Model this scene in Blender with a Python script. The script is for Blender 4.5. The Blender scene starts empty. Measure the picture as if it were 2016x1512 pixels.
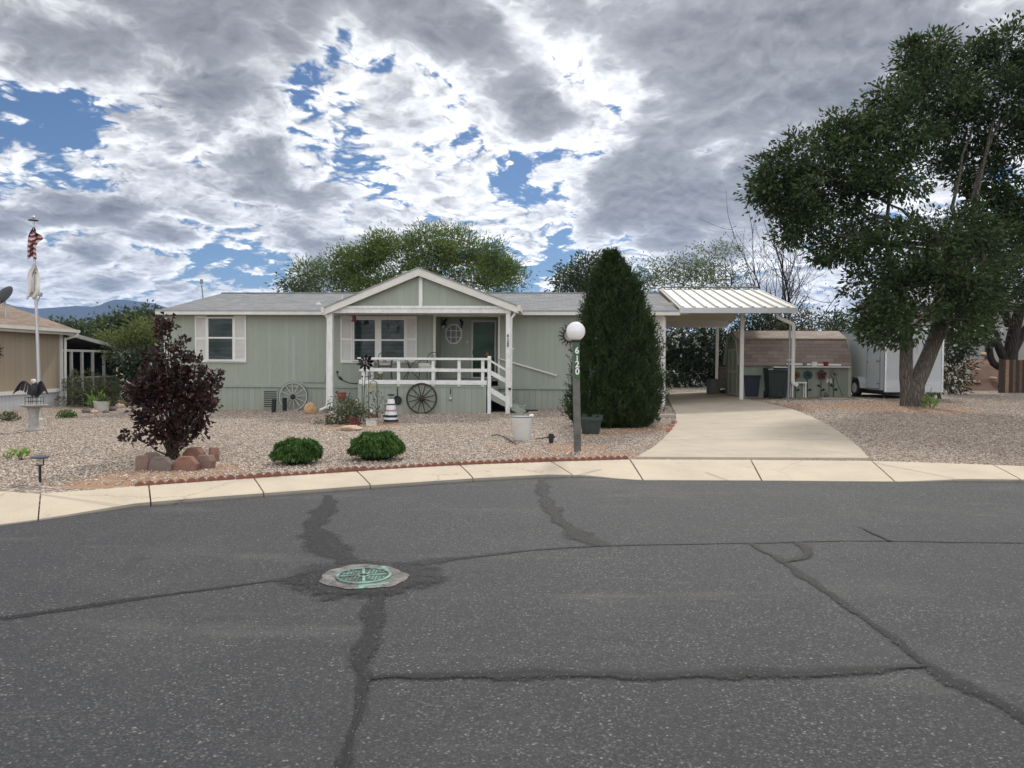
import bpy, math, random
import numpy as np
from mathutils import Vector, Matrix
PI = math.pi
R = math.radians
random.seed(11)
RNG = np.random.default_rng(7)
scene = bpy.context.scene
COL = scene.collection

# ------------------------------------------------------------------ camera
F_PX = 1480.0
CAM = Vector((0, 0, 1.7))
PITCH = math.atan(44 / F_PX)
ROLL = R(0.3)
_fw = Vector((0, math.cos(PITCH), -math.sin(PITCH)))
_r0 = Vector((1, 0, 0))
_u0 = _r0.cross(_fw)
CR = _r0 * math.cos(ROLL) + _u0 * math.sin(ROLL)
CU = -_r0 * math.sin(ROLL) + _u0 * math.cos(ROLL)
cam_data = bpy.data.cameras.new('camera')
cam = bpy.data.objects.new('camera', cam_data)
COL.objects.link(cam)
cam.matrix_world = Matrix(((CR.x, CU.x, -_fw.x, CAM.x), (CR.y, CU.y, -_fw.y, CAM.y), (CR.z, CU.z, -_fw.z, CAM.z), (0, 0, 0, 1)))
cam_data.sensor_width = 36.0
cam_data.lens = 36.0 * F_PX / 2016.0
cam_data.clip_start = 0.1
cam_data.clip_end = 20000
scene.camera = cam


def ray(px, py):
    return _fw + CR * ((px - 1008) / F_PX) - CU * ((py - 756) / F_PX)


def P(px, py, y):
    """world point at depth y that the photo shows at (px, py)"""
    d = ray(px, py)
    return CAM + d * ((y - CAM.y) / d.y)


def PZ(px, py, z):
    d = ray(px, py)
    return CAM + d * ((z - CAM.z) / d.z)


# ------------------------------------------------------------------ ground
_curb_px = [(-60, 1047), (0, 1036), (130, 1019), (265, 1000), (400, 988), (520, 979), (730, 963), (930, 949), (1080, 941), (1155, 940),
            (1260, 947), (1500, 948), (1760, 950), (1880, 949), (2016, 950), (2140, 953)]
_back_px = [(-60, 966), (0, 968), (80, 973), (208, 963), (267, 958), (500, 942), (700, 928.6), (800, 922), (930, 915), (1100, 909), (1240, 905),
            (1500, 906), (1715, 908), (1850, 912), (2016, 918), (2140, 922)]
_cw = [PZ(x, y, 0.0) for x, y in _curb_px]
_bw = [PZ(x, y, 0.13) for x, y in _back_px]
CURB_X = np.array([-40, -22, -12, -8.5] + [p.x for p in _cw] + [13, 20, 40])
CURB_Y = np.array([-22, -8, 1.5, 5.2] + [p.y for p in _cw] + [_cw[-1].y - .3, _cw[-1].y - 2.5, -4])
_bk0 = _bw[0]
BACK_X = np.array([-40, -24, -14, -10.5] + [p.x for p in _bw] + [13, 20, 40])
BACK_Y = np.array([-18, -4, 5.0, _bk0.y - 1.2] + [p.y for p in _bw] + [_bw[-1].y - .3, _bw[-1].y - 2, -1])


def curb_y(x):
    return np.interp(x, CURB_X, CURB_Y)


def back_y(x):
    return np.maximum(np.interp(x, BACK_X, BACK_Y), curb_y(x) + 1.0)


_hx = np.array([-60, -18, -12, -6, 0, 5, 8.5, 13, 25, 60])
_hz = np.array([-.10, -.08, -.09, -.04, .02, .18, .38, .45, .50, .55])


def ground_z(x, y):
    x = np.asarray(x, float); y = np.asarray(y, float)
    b = back_y(x); c = curb_y(x)
    s = np.clip((y - b) / np.maximum(25.0 - b, 3.0), 0, 1)
    z = .105 + (np.interp(x, _hx, _hz) - .105) * (s * s * (3 - 2 * s) * .5 + s * .5)
    t = np.clip((y - c - .15) / np.maximum(b - .25 - c - .15, .2), 0, 1)
    return -.08 + (z + .08) * t


def gz(x, y):
    return float(ground_z(x, y))


def G(px, py, dz=0.0):
    """point of the ground the photo shows at (px, py)"""
    z = 0.1
    for _ in range(30):
        p = PZ(px, py, z)
        z = .5 * z + .5 * gz(p.x, p.y)
    p.z = gz(p.x, p.y) + dz
    return p


def S(p):
    """photo pixels per metre at a point"""
    return F_PX / p.y


# ------------------------------------------------------------------ mesh builder
class MB:
    def __init__(self):
        self.v = []; self.f = []; self.m = []; self.mi = 0

    def add(self, vs, fs):
        o = len(self.v)
        self.v.extend([tuple(p) for p in vs])
        self.f.extend([tuple(i + o for i in f) for f in fs])
        self.m.extend([self.mi] * len(fs))
        return self

    def box(self, c, s, rz=0.0, rx=0.0, ry=0.0):
        M = Matrix.Rotation(rz, 3, 'Z') @ Matrix.Rotation(ry, 3, 'Y') @ Matrix.Rotation(rx, 3, 'X')
        c = Vector(c); vs = []
        for x in (-.5, .5):
            for y in (-.5, .5):
                for z in (-.5, .5):
                    vs.append(c + M @ Vector((x * s[0], y * s[1], z * s[2])))
        return self.add(vs, [(0, 1, 3, 2), (4, 6, 7, 5), (0, 4, 5, 1), (2, 3, 7, 6), (0, 2, 6, 4), (1, 5, 7, 3)])

    def bx(self, x0, x1, y0, y1, z0, z1):
        return self.box(((x0 + x1) / 2, (y0 + y1) / 2, (z0 + z1) / 2), (abs(x1 - x0), abs(y1 - y0), abs(z1 - z0)))

    def bar(self, a, b, w, h=None, up=(0, 0, 1)):
        """rectangular bar from a to b, w sideways, h along up"""
        h = h or w
        a = Vector(a); b = Vector(b); d = (b - a).normalized(); up = Vector(up)
        if abs(d.dot(up)) > .98: up = Vector((0, 1, 0))
        sx = d.cross(up).normalized(); uz = sx.cross(d)
        vs = [p + sx * (i * w / 2) + uz * (j * h / 2) for p in (a, b) for i, j in ((-1, -1), (1, -1), (1, 1), (-1, 1))]
        return self.add(vs, [(3, 2, 1, 0), (4, 5, 6, 7), (0, 1, 5, 4), (1, 2, 6, 5), (2, 3, 7, 6), (3, 0, 4, 7)])

    def tube(self, pts, rad, n=8, caps=True):
        pts = [Vector(p) for p in pts]
        if not hasattr(rad, '__len__'): rad = [rad] * len(pts)
        k = len(pts); rings = []
        ref = None
        for i in range(k):
            d = (pts[min(i + 1, k - 1)] - pts[max(i - 1, 0)])
            d = d.normalized() if d.length > 1e-9 else Vector((0, 0, 1))
            if ref is None:
                ref = Vector((1, 0, 0)) if abs(d.x) < .9 else Vector((0, 1, 0))
            a = (ref - d * ref.dot(d)).normalized(); ref = a
            b = d.cross(a)
            rings.append([pts[i] + (a * math.cos(t) + b * math.sin(t)) * rad[i] for t in [2 * PI * j / n for j in range(n)]])
        vs = [p for r in rings for p in r]
        fs = [(i * n + j, i * n + (j + 1) % n, (i + 1) * n + (j + 1) % n, (i + 1) * n + j) for i in range(k - 1) for j in range(n)]
        if caps:
            fs.append(tuple(reversed(range(n)))); fs.append(tuple(range((k - 1) * n, k * n)))
        return self.add(vs, fs)

    def lathe(self, prof, c=(0, 0, 0), n=24, cap=True, sx=1.0, sy=1.0):
        c = Vector(c); k = len(prof)
        vs = [c + Vector((r * sx * math.cos(2 * PI * j / n), r * sy * math.sin(2 * PI * j / n), z)) for r, z in prof for j in range(n)]
        fs = [(i * n + j, i * n + (j + 1) % n, (i + 1) * n + (j + 1) % n, (i + 1) * n + j) for i in range(k - 1) for j in range(n)]
        if cap:
            fs.append(tuple(reversed(range(n)))); fs.append(tuple(range((k - 1) * n, k * n)))
        return self.add(vs, fs)

    def ball(self, c, r, seg=16, rings=10, rot=None):
        if not hasattr(r, '__len__'): r = (r, r, r)
        c = Vector(c); vs = []
        for i in range(rings + 1):
            t = PI * i / rings
            for j in range(seg):
                a = 2 * PI * j / seg
                q = Vector((r[0] * math.sin(t) * math.cos(a), r[1] * math.sin(t) * math.sin(a), r[2] * math.cos(t)))
                if rot is not None: q = rot @ q
                vs.append(c + q)
        fs = [(i * seg + j, (i + 1) * seg + j, (i + 1) * seg + (j + 1) % seg, i * seg + (j + 1) % seg) for i in range(rings) for j in range(seg)]
        return self.add(vs, fs)

    def prism(self, poly, ext):
        """closed polygon of 3-D points extruded by vector ext"""
        poly = [Vector(p) for p in poly]; e = Vector(ext); n = len(poly)
        vs = poly + [p + e for p in poly]
        fs = [tuple(range(n)), tuple(reversed(range(n, 2 * n)))] + [(i, n + i, n + (i + 1) % n, (i + 1) % n) for i in range(n)]
        return self.add(vs, fs)

    def quad(self, a, b, c, d):
        return self.add([a, b, c, d], [(0, 1, 2, 3)])

    def build(self, name, mats, parent=None, smooth=False, bevel=0.0, fixn=True):
        me = bpy.data.meshes.new(name)
        me.from_pydata(self.v, [], self.f)
        if fixn:
            import bmesh
            bm = bmesh.new(); bm.from_mesh(me)
            bmesh.ops.recalc_face_normals(bm, faces=bm.faces)
            bm.to_mesh(me); bm.free()
        if not isinstance(mats, (list, tuple)): mats = [mats]
        for m in mats: me.materials.append(m)
        if len(mats) > 1: me.polygons.foreach_set('material_index', self.m)
        if smooth:
            me.polygons.foreach_set('use_smooth', [True] * len(me.polygons))
            try:
                me.set_sharp_from_angle(angle=R(40))
            except Exception:
                pass
        o = bpy.data.objects.new(name, me)
        COL.objects.link(o)
        if parent is not None: o.parent = parent
        if bevel:
            b = o.modifiers.new('bevel', 'BEVEL'); b.width = bevel; b.segments = 2; b.limit_method = 'ANGLE'
        return o


def np_mesh(name, verts, faces, mat, parent=None, smooth=False):
    """fast mesh from numpy arrays: verts N x 3, faces M x k"""
    verts = np.ascontiguousarray(verts, np.float32); faces = np.ascontiguousarray(faces, np.int32)
    me = bpy.data.meshes.new(name)
    me.vertices.add(len(verts)); me.vertices.foreach_set('co', verts.ravel())
    k = faces.shape[1]
    me.loops.add(faces.size); me.loops.foreach_set('vertex_index', faces.ravel())
    me.polygons.add(len(faces))
    me.polygons.foreach_set('loop_start', np.arange(0, faces.size, k, dtype=np.int32))
    me.update(calc_edges=True)
    me.materials.append(mat)
    if smooth: me.polygons.foreach_set('use_smooth', [True] * len(me.polygons))
    o = bpy.data.objects.new(name, me); COL.objects.link(o)
    if parent is not None: o.parent = parent
    return o


def tag(o, label, cat, group=None, kind=None):
    o['label'] = label
    if cat: o['category'] = cat
    if group: o['group'] = group
    if kind: o['kind'] = kind
    return o


def thing(name, label, cat, loc=(0, 0, 0), rz=0.0, group=None):
    o = bpy.data.objects.new(name, None); COL.objects.link(o)
    o.empty_display_size = .2
    o.location = loc; o.rotation_euler = (0, 0, rz)
    return tag(o, label, cat, group)


def struct(o, kind='structure'):
    o['kind'] = kind
    return o


def copy_thing(root, loc, rz, label, group=None):
    c = root.copy(); COL.objects.link(c); c.location = loc; c.rotation_euler = (0, 0, rz); c['label'] = label
    if group: c['group'] = group

    def rec(a, b):
        for ch in list(a.children):
            d = ch.copy(); COL.objects.link(d); d.parent = b
            rec(ch, d)
    rec(root, c)
    return c


def text_mesh(name, body, size, mat, parent=None, depth=.004, loc=(0, 0, 0), rot=(PI / 2, 0, 0), bold=0.0, align='CENTER', spacing=1.0, sx=1.0):
    cu = bpy.data.curves.new(name, 'FONT'); cu.body = body; cu.size = size; cu.extrude = depth; cu.align_x = align
    cu.align_y = 'CENTER'; cu.space_line = spacing; cu.offset = bold
    t = bpy.data.objects.new(name, cu); COL.objects.link(t)
    me = bpy.data.meshes.new_from_object(t.evaluated_get(bpy.context.evaluated_depsgraph_get()))
    bpy.data.objects.remove(t)
    o = bpy.data.objects.new(name, me); COL.objects.link(o)
    me.materials.clear(); me.materials.append(mat)
    o.location = loc; o.rotation_euler = rot; o.scale = (sx, 1, 1)
    if parent is not None: o.parent = parent
    return o


# ------------------------------------------------------------------ materials
class NT:
    """small node-graph helper"""
    def __init__(self, tree):
        self.t = tree; tree.nodes.clear()

    def n(self, typ, ins=None, **props):
        nd = self.t.nodes.new(typ)
        for k, v in props.items(): setattr(nd, k, v)
        for k, v in (ins or {}).items():
            s = nd.inputs[k]
            if isinstance(v, bpy.types.NodeSocket): self.t.links.new(v, s)
            elif isinstance(v, bpy.types.Node): self.t.links.new(v.outputs[0], s)
            else: s.default_value = v
        return nd

    def math(self, op, a, b=None, c=None, clamp=False):
        ins = {0: a}
        if b is not None: ins[1] = b
        if c is not None: ins[2] = c
        return self.n('ShaderNodeMath', ins, operation=op, use_clamp=clamp).outputs[0]

    def mix(self, f, a, b, mode='MIX'):
        nd = self.n('ShaderNodeMix', data_type='RGBA', blend_type=mode)
        for s, v in ((nd.inputs[0], f), (nd.inputs[6], a), (nd.inputs[7], b)):
            if isinstance(v, bpy.types.NodeSocket): self.t.links.new(v, s)
            else: s.default_value = v if not isinstance(v, tuple) or len(v) == 4 else (*v, 1)
        return nd.outputs[2]

    def ramp(self, f, stops, interp='LINEAR'):
        nd = self.n('ShaderNodeValToRGB', {0: f}); cr = nd.color_ramp; cr.interpolation = interp
        while len(cr.elements) < len(stops): cr.elements.new(.5)
        for e, (p, c) in zip(cr.elements, stops):
            e.position = p; e.color = (*c, 1) if len(c) == 3 else c
        return nd.outputs[0]

    def noise(self, vec, scale, detail=3, rough=.5, dist=0.0, out=0):
        ins = {'Scale': scale, 'Detail': detail, 'Roughness': rough, 'Distortion': dist}
        if vec is not None: ins['Vector'] = vec
        return self.n('ShaderNodeTexNoise', ins).outputs[out]

    def maprange(self, v, a, b, c=0.0, d=1.0, smooth=False):
        return self.n('ShaderNodeMapRange', {0: v, 1: a, 2: b, 3: c, 4: d}, interpolation_type='SMOOTHSTEP' if smooth else 'LINEAR').outputs[0]


def new_mat(name):
    m = bpy.data.materials.new(name); m.use_nodes = True
    g = NT(m.node_tree)
    out = g.n('ShaderNodeOutputMaterial')
    return m, g, out


def rgb(c): return (c[0], c[1], c[2], 1)


def pm(name, col, rough=.6, var=.12, scale=6.0, bump=.0, metal=0.0, spec=.4, dirt=0.0, bscale=None, trans=0.0, coat=0.0):
    """painted / plain surface: fine and broad noise in colour, small bump"""
    m, g, out = new_mat(name)
    tc = g.n('ShaderNodeTexCoord').outputs['Object']
    a = g.noise(tc, scale, 6, .6)
    b = g.noise(tc, scale * 9, 3, .6)
    f = g.math('ADD', g.math('MULTIPLY', a, .7), g.math('MULTIPLY', b, .3))
    lo = tuple(max(0, c * (1 - var * 2)) for c in col); hi = tuple(min(1, c * (1 + var * 1.6)) for c in col)
    c = g.ramp(f, [(.25, lo), (.5, col), (.75, hi)])
    if dirt:
        dn = g.noise(tc, scale * .35, 5, .65)
        c = g.mix(g.maprange(dn, .5, .75, 0, dirt), c, (col[0] * .45, col[1] * .4, col[2] * .33))
    bs = g.n('ShaderNodeBsdfPrincipled', {'Base Color': c, 'Roughness': g.maprange(a, .2, .8, max(.03, rough - .08), min(1, rough + .08)), 'Metallic': metal, 'Specular IOR Level': spec,
                                          'Coat Weight': coat})
    if bump:
        bn = g.n('ShaderNodeBump', {'Strength': bump, 'Distance': .01, 'Height': g.noise(tc, bscale or scale * 8, 4, .6)})
        g.t.links.new(bn.outputs[0], bs.inputs['Normal'])
    sh = bs.outputs[0]
    if trans:
        tr = g.n('ShaderNodeBsdfTranslucent', {'Color': c})
        sh = g.n('ShaderNodeMixShader', {0: trans, 1: sh, 2: tr.outputs[0]}).outputs[0]
    g.t.links.new(sh, out.inputs[0])
    return m


def leaf_mat(name, dark, mid, light, trans=.25, rough=.5, clump=1.2, warm=None, spec=.3):
    m, g, out = new_mat(name)
    geo = g.n('ShaderNodeNewGeometry')
    rnd = geo.outputs['Random Per Island']
    cl = g.noise(geo.outputs['Position'], clump, 2, .5)
    f = g.math('ADD', g.math('MULTIPLY', rnd, .55), g.math('MULTIPLY', cl, .5))
    c = g.ramp(f, [(.2, dark), (.5, mid), (.85, light)])
    if warm:
        w = g.noise(geo.outputs['Position'], clump * 2.3, 3, .6)
        c = g.mix(g.maprange(w, .52, .72, 0, .8), c, warm)
    bs = g.n('ShaderNodeBsdfPrincipled', {'Base Color': c, 'Roughness': rough, 'Specular IOR Level': spec})
    tr = g.n('ShaderNodeBsdfTranslucent', {'Color': g.mix(.5, c, tuple(min(1, x * 1.7) for x in mid))})
    g.t.links.new(g.n('ShaderNodeMixShader', {0: trans, 1: bs.outputs[0], 2: tr.outputs[0]}).outputs[0], out.inputs[0])
    return m
# ------------------------------------------------------------------ light and sky
SUN_EL, SUN_AZ = R(44), R(14)          # azimuth measured from +Y towards +X: ahead of the camera, a little right
SUN_DIR = Vector((math.sin(SUN_AZ) * math.cos(SUN_EL), math.cos(SUN_AZ) * math.cos(SUN_EL), math.sin(SUN_EL)))
sun = bpy.data.lights.new('sun', 'SUN'); sun.energy = 2.3; sun.angle = R(7); sun.color = (1.0, .95, .87)
so = bpy.data.objects.new('sun', sun); COL.objects.link(so)
so.rotation_euler = (-SUN_DIR).to_track_quat('-Z', 'Y').to_euler()
so.location = (0, 0, 50)

world = bpy.data.worlds.new('World'); scene.world = world; world.use_nodes = True
g = NT(world.node_tree)
wout = g.n('ShaderNodeOutputWorld')
sky = g.n('ShaderNodeTexSky', sky_type='NISHITA', sun_disc=False, sun_elevation=SUN_EL, sun_rotation=SUN_AZ, altitude=1200.0,
          air_density=1.0, dust_density=.6, ozone_density=2.5)
D = g.n('ShaderNodeTexCoord').outputs['Generated']
sep = g.n('ShaderNodeSeparateXYZ', {0: D})
dx, dy, dz = sep.outputs
zc = g.math('ADD', g.math('MAXIMUM', dz, 0.0), .30)
pv = g.n('ShaderNodeCombineXYZ', {0: g.math('DIVIDE', dx, zc), 1: g.math('DIVIDE', dy, zc), 2: 0.0}).outputs[0]


def vadd(v, o): return g.n('ShaderNodeVectorMath', {0: v, 1: o}, operation='ADD').outputs[0]


def warped(v, scale, amt):
    w = g.n('ShaderNodeVectorMath', {0: g.noise(v, scale, 5, .6, out=1), 1: (.5, .5, .5)}, operation='SUBTRACT').outputs[0]
    w = g.n('ShaderNodeVectorMath', {0: w, 3: amt}, operation='SCALE').outputs[0]
    return g.n('ShaderNodeVectorMath', {0: v, 1: w}, operation='ADD').outputs[0]


pv = vadd(pv, (3.1, 7.4, 0.0))
pw = warped(warped(pv, 2.2, .20), 7.0, .030)
sh = Vector((SUN_DIR.x, SUN_DIR.y, 0)).normalized()
n1 = g.noise(pw, 1.7, 5, .55)
n3 = g.noise(pw, 17.0, 5, .65)


def billow(v):
    a = None
    for k, (sc, am) in enumerate(((3.4, .40), (7.2, .28), (15.5, .18), (33.0, .11), (70.0, .06))):
        q = g.math('MULTIPLY', g.math('ABSOLUTE', g.math('SUBTRACT', g.noise(vadd(v, (k * 3.7, k * 1.9, 0)), sc, 0, .5), .5)), am * 4.2)
        a = q if a is None else g.math('ADD', a, q)
    return a


v1 = billow(pw); v1b = billow(vadd(pw, tuple(sh * .026)))


def bump_dir(px, py, size_px, amp):
    d = ray(px, py).normalized()
    k = 1.0 / (1 - math.cos(size_px / F_PX))
    dot = g.n('ShaderNodeVectorMath', {0: D, 1: tuple(d)}, operation='DOT_PRODUCT').outputs['Value']
    e = g.math('EXPONENT', g.math('MULTIPLY', g.math('SUBTRACT', dot, 1.0), k))
    return g.math('MULTIPLY', e, amp)


def total(lst):
    a = lst[0]
    for b in lst[1:]: a = g.math('ADD', a, b)
    return a


# where the banks of cloud and the blue gaps lie in this sky
gaps = [(40, 230, 70, -.20), (150, 250, 60, -.22), (95, 190, 45, -.16), (690, 60, 40, -.20), (640, 130, 45, -.22), (590, 165, 40, -.22), (700, 345, 55, -.24), (755, 360, 45, -.2),
        (590, 290, 40, -.16), (680, 270, 40, -.10), (1000, 350, 55, -.24), (950, 320, 45, -.14), (1080, 375, 45, -.16), (1080, 285, 35, -.12), (550, 412, 40, -.17), (430, 545, 70, -.22), (540, 560, 70, -.2), (650, 485, 45, -.16), (1460, 350, 50, -.24), (1430, 400, 45, -.16),
        (740, 120, 35, -.14), (1105, 520, 55, -.2), (1035, 545, 40, -.14), (860, 10, 40, -.10), (960, 515, 40, -.14), (1240, 520, 40, -.08)]
banks = [(880, 40, 110, .17), (560, 60, 110, .06), (230, 70, 220, .16), (470, 60, 170, .13), (1480, 110, 280, .24), (1800, 60, 300, .18), (1090, 60, 120, .08), (1050, 215, 55, .16), (1290, 370, 100, .20), (1240, 340, 70, .08), (160, 440, 170, .13), (380, 480, 120, .07), (470, 350, 90, .10), (600, 375, 80, .10), (820, 440, 110, .08), (1130, 455, 140, .15), (870, 270, 80, .09), (1340, 460, 110, .12),
         (740, 150, 150, .03), (800, 230, 60, .05), (1000, 130, 110, -.05), (1180, 230, 90, -.07), (860, 340, 60, -.03), (1390, 320, 50, -.06), (950, 200, 60, .08), (700, 410, 80, .05), (330, 280, 90, -.02), (60, 330, 60, .04), (260, 230, 120, -.04), (420, 260, 80, -.04), (600, 520, 90, .06), (930, 470, 60, -.04)]
BG = total([bump_dir(*q) for q in gaps])
BB = total([bump_dir(*q) for q in banks])
base = total([g.math('MULTIPLY', g.math('SUBTRACT', n1, .5), .95), g.math('MULTIPLY', g.math('SUBTRACT', v1, .52), .42)])
dens = total([base, g.math('MULTIPLY', g.math('SUBTRACT', n3, .5), .40), g.math('MULTIPLY', BG, .78), g.math('MULTIPLY', BB, .45), .150])
mask = g.maprange(dens, -.03, .07, 0, 1, True)
th = total([base, g.math('MULTIPLY', g.math('SUBTRACT', n3, .5), .10), g.math('MULTIPLY', BG, .45), g.math('MULTIPLY', BB, 1.15), .0])
thick = g.maprange(th, .0, .34, 0, 1, True)
lit = g.math('MULTIPLY', g.math('MULTIPLY', g.math('SUBTRACT', v1, v1b), 1.7), g.maprange(thick, .25, .9, 1.0, .6))
sdot = g.n('ShaderNodeVectorMath', {0: D, 1: tuple(ray(1180, 130).normalized())}, operation='DOT_PRODUCT').outputs['Value']
glow = g.math('EXPONENT', g.math('MULTIPLY', g.math('SUBTRACT', sdot, 1.0), 14.0))
ccol = g.ramp(thick, [(0.0, (.88, .885, .89)), (.26, (.66, .67, .69)), (.55, (.39, .40, .42)), (1.0, (.245, .25, .262))])
fine = g.math('MULTIPLY', g.math('SUBTRACT', v1, .52), .12)
bright = total([.98, lit, fine, g.math('MULTIPLY', glow, .30)])
bright = g.math('MAXIMUM', bright, .5)
# sunlit clouds behind the camera get added brightness as fill for the house front
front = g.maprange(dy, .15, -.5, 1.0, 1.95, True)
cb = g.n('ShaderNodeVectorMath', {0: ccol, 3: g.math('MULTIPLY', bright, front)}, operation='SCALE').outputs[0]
skyc = g.n('ShaderNodeVectorMath', {0: sky.outputs[0], 3: .052}, operation='SCALE').outputs[0]
skyc = g.mix(1.0, skyc, (.80, .98, 1.14, 1), 'MULTIPLY')
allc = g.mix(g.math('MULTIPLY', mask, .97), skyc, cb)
low = g.maprange(dz, -.02, .0, 0, 1)
allc = g.mix(low, (.16, .14, .12, 1), allc)
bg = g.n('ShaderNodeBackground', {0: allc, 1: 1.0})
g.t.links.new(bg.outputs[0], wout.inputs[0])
world.cycles.sample_map_resolution = 512

vs = scene.view_settings
vs.view_transform = 'Standard'; vs.look = 'None'; vs.gamma = 1.0; vs.exposure = 0.18; vs.use_curve_mapping = False
scene.cycles.max_bounces = 8
scene.cycles.transparent_max_bounces = 16
scene.cycles.use_fast_gi = False
N_STONES = 125000; HAZE_D = 0.00013
def vadd2(g, a, b, k):
    s = g.n('ShaderNodeVectorMath', {0: b, 3: k}, operation='SCALE').outputs[0]
    return g.n('ShaderNodeVectorMath', {0: a, 1: s}, operation='ADD').outputs[0]


# ------------------------------------------------------------------ ground materials
def gravel_ground():
    m, g, out = new_mat('gravel_bed')
    pos = g.n('ShaderNodeNewGeometry').outputs['Position']
    vo = g.n('ShaderNodeTexVoronoi', {'Vector': pos, 'Scale': 19.0, 'Randomness': 1.0})
    ve = g.n('ShaderNodeTexVoronoi', {'Vector': pos, 'Scale': 19.0}, feature='DISTANCE_TO_EDGE')
    r = g.n('ShaderNodeSeparateColor', {0: vo.outputs['Color']}).outputs[0]
    c = g.ramp(r, [(0, (.15, .115, .09)), (.3, (.32, .25, .20)), (.55, (.43, .35, .285)), (.8, (.58, .50, .42)), (1, (.68, .61, .54))])
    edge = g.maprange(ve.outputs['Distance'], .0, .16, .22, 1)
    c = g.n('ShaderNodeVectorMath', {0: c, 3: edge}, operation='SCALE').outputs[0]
    big = g.noise(pos, .55, 4, .6)
    soil = g.mix(g.noise(pos, 9, 4, .6), (.30, .17, .095), (.42, .25, .15))
    # bare soil shows through round the planted spots
    sepx = g.n('ShaderNodeSeparateXYZ', {0: pos})
    acc = None
    for (px, py, rad) in SOIL:
        q = G(px, py)
        d = g.n('ShaderNodeVectorMath', {0: pos, 1: (q.x, q.y, q.z)}, operation='DISTANCE').outputs['Value']
        k = g.maprange(d, rad * .35, rad, 1, 0, True)
        acc = k if acc is None else g.math('MAXIMUM', acc, k)
    sm = g.maprange(g.math('ADD', acc, g.math('MULTIPLY', g.math('SUBTRACT', g.noise(pos, 3.5, 5, .65), .5), 1.0)), .45, .75, 0, 1)
    c = g.mix(g.math('MULTIPLY', sm, .85), c, soil)
    c = g.mix(g.maprange(big, .45, .75, 0, .3), c, (.30, .22, .16))
    far = g.maprange(g.n('ShaderNodeVectorMath', {0: pos}, operation='LENGTH').outputs['Value'], 45, 90, 0, 1)
    c = g.mix(far, c, g.mix(g.noise(pos, .08, 5, .6), (.20, .14, .09), (.16, .15, .08)))
    bs = g.n('ShaderNodeBsdfPrincipled', {'Base Color': c, 'Roughness': .9, 'Specular IOR Level': .2})
    bn = g.n('ShaderNodeBump', {'Strength': .9, 'Distance': .03, 'Height': ve.outputs['Distance']})
    g.t.links.new(bn.outputs[0], bs.inputs['Normal'])
    g.t.links.new(bs.outputs[0], out.inputs[0])
    return m


def asphalt():
    m, g, out = new_mat('asphalt')
    pos = g.n('ShaderNodeNewGeometry').outputs['Position']
    vo = g.n('ShaderNodeTexVoronoi', {'Vector': pos, 'Scale': 105.0})
    vc = g.n('ShaderNodeSeparateColor', {0: vo.outputs['Color']})
    vo2 = g.n('ShaderNodeTexVoronoi', {'Vector': g.n('ShaderNodeVectorMath', {0: pos, 1: (3.3, 1.7, 0.4)}, operation='ADD').outputs[0], 'Scale': 62.0})
    v2 = g.n('ShaderNodeSeparateColor', {0: vo2.outputs['Color']})
    dens = g.noise(pos, .9, 5, .6)
    th = g.maprange(dens, .3, .7, .992, .93)
    agg = g.math('MULTIPLY', g.math('GREATER_THAN', v2.outputs[0], th), g.math('LESS_THAN', vo2.outputs['Distance'], g.math('MULTIPLY', v2.outputs[2], .55)))
    cellc = g.ramp(vc.outputs[0], [(0, (.012, .013, .014)), (.42, (.031, .032, .034)), (.78, (.066, .066, .067)), (.93, (.118, .116, .112)), (1, (.25, .245, .235))])
    base = g.mix(g.maprange(g.noise(pos, 38, 4, .7), .3, .7, 0, .45), cellc, (.045, .046, .048))
    patch = g.noise(pos, .55, 6, .62)
    base = g.mix(g.maprange(patch, .52, .78, 0, .45), base, (.125, .122, .116))
    base = g.mix(g.maprange(g.noise(pos, 1.9, 6, .65), .35, .6, .4, 0), base, (.038, .038, .04))
    base = g.mix(g.maprange(g.noise(pos, .23, 4, .6), .4, .65, .35, 0), base, (.04, .041, .044))
    base = g.mix(g.maprange(g.noise(pos, 1.35, 3, .6), .66, .76, 0, .5), base, (.022, .022, .023))
    dust = g.n('ShaderNodeMapping', {'Vector': pos, 'Scale': (.35, 1.6, 1)}).outputs[0]
    base = g.mix(g.maprange(g.noise(dust, .9, 6, .68), .57, .75, 0, .4), base, (.16, .15, .135))
    c = g.mix(g.math('MULTIPLY', agg, .45), base, g.mix(v2.outputs[1], (.20, .20, .19), (.46, .45, .42)))
    bs = g.n('ShaderNodeBsdfPrincipled', {'Base Color': c, 'Roughness': .78, 'Specular IOR Level': .35})
    bn = g.n('ShaderNodeBump', {'Strength': .75, 'Distance': .008, 'Height': g.noise(pos, 95, 5, .7)})
    g.t.links.new(bn.outputs[0], bs.inputs['Normal'])
    g.t.links.new(bs.outputs[0], out.inputs[0])
    return m


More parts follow.
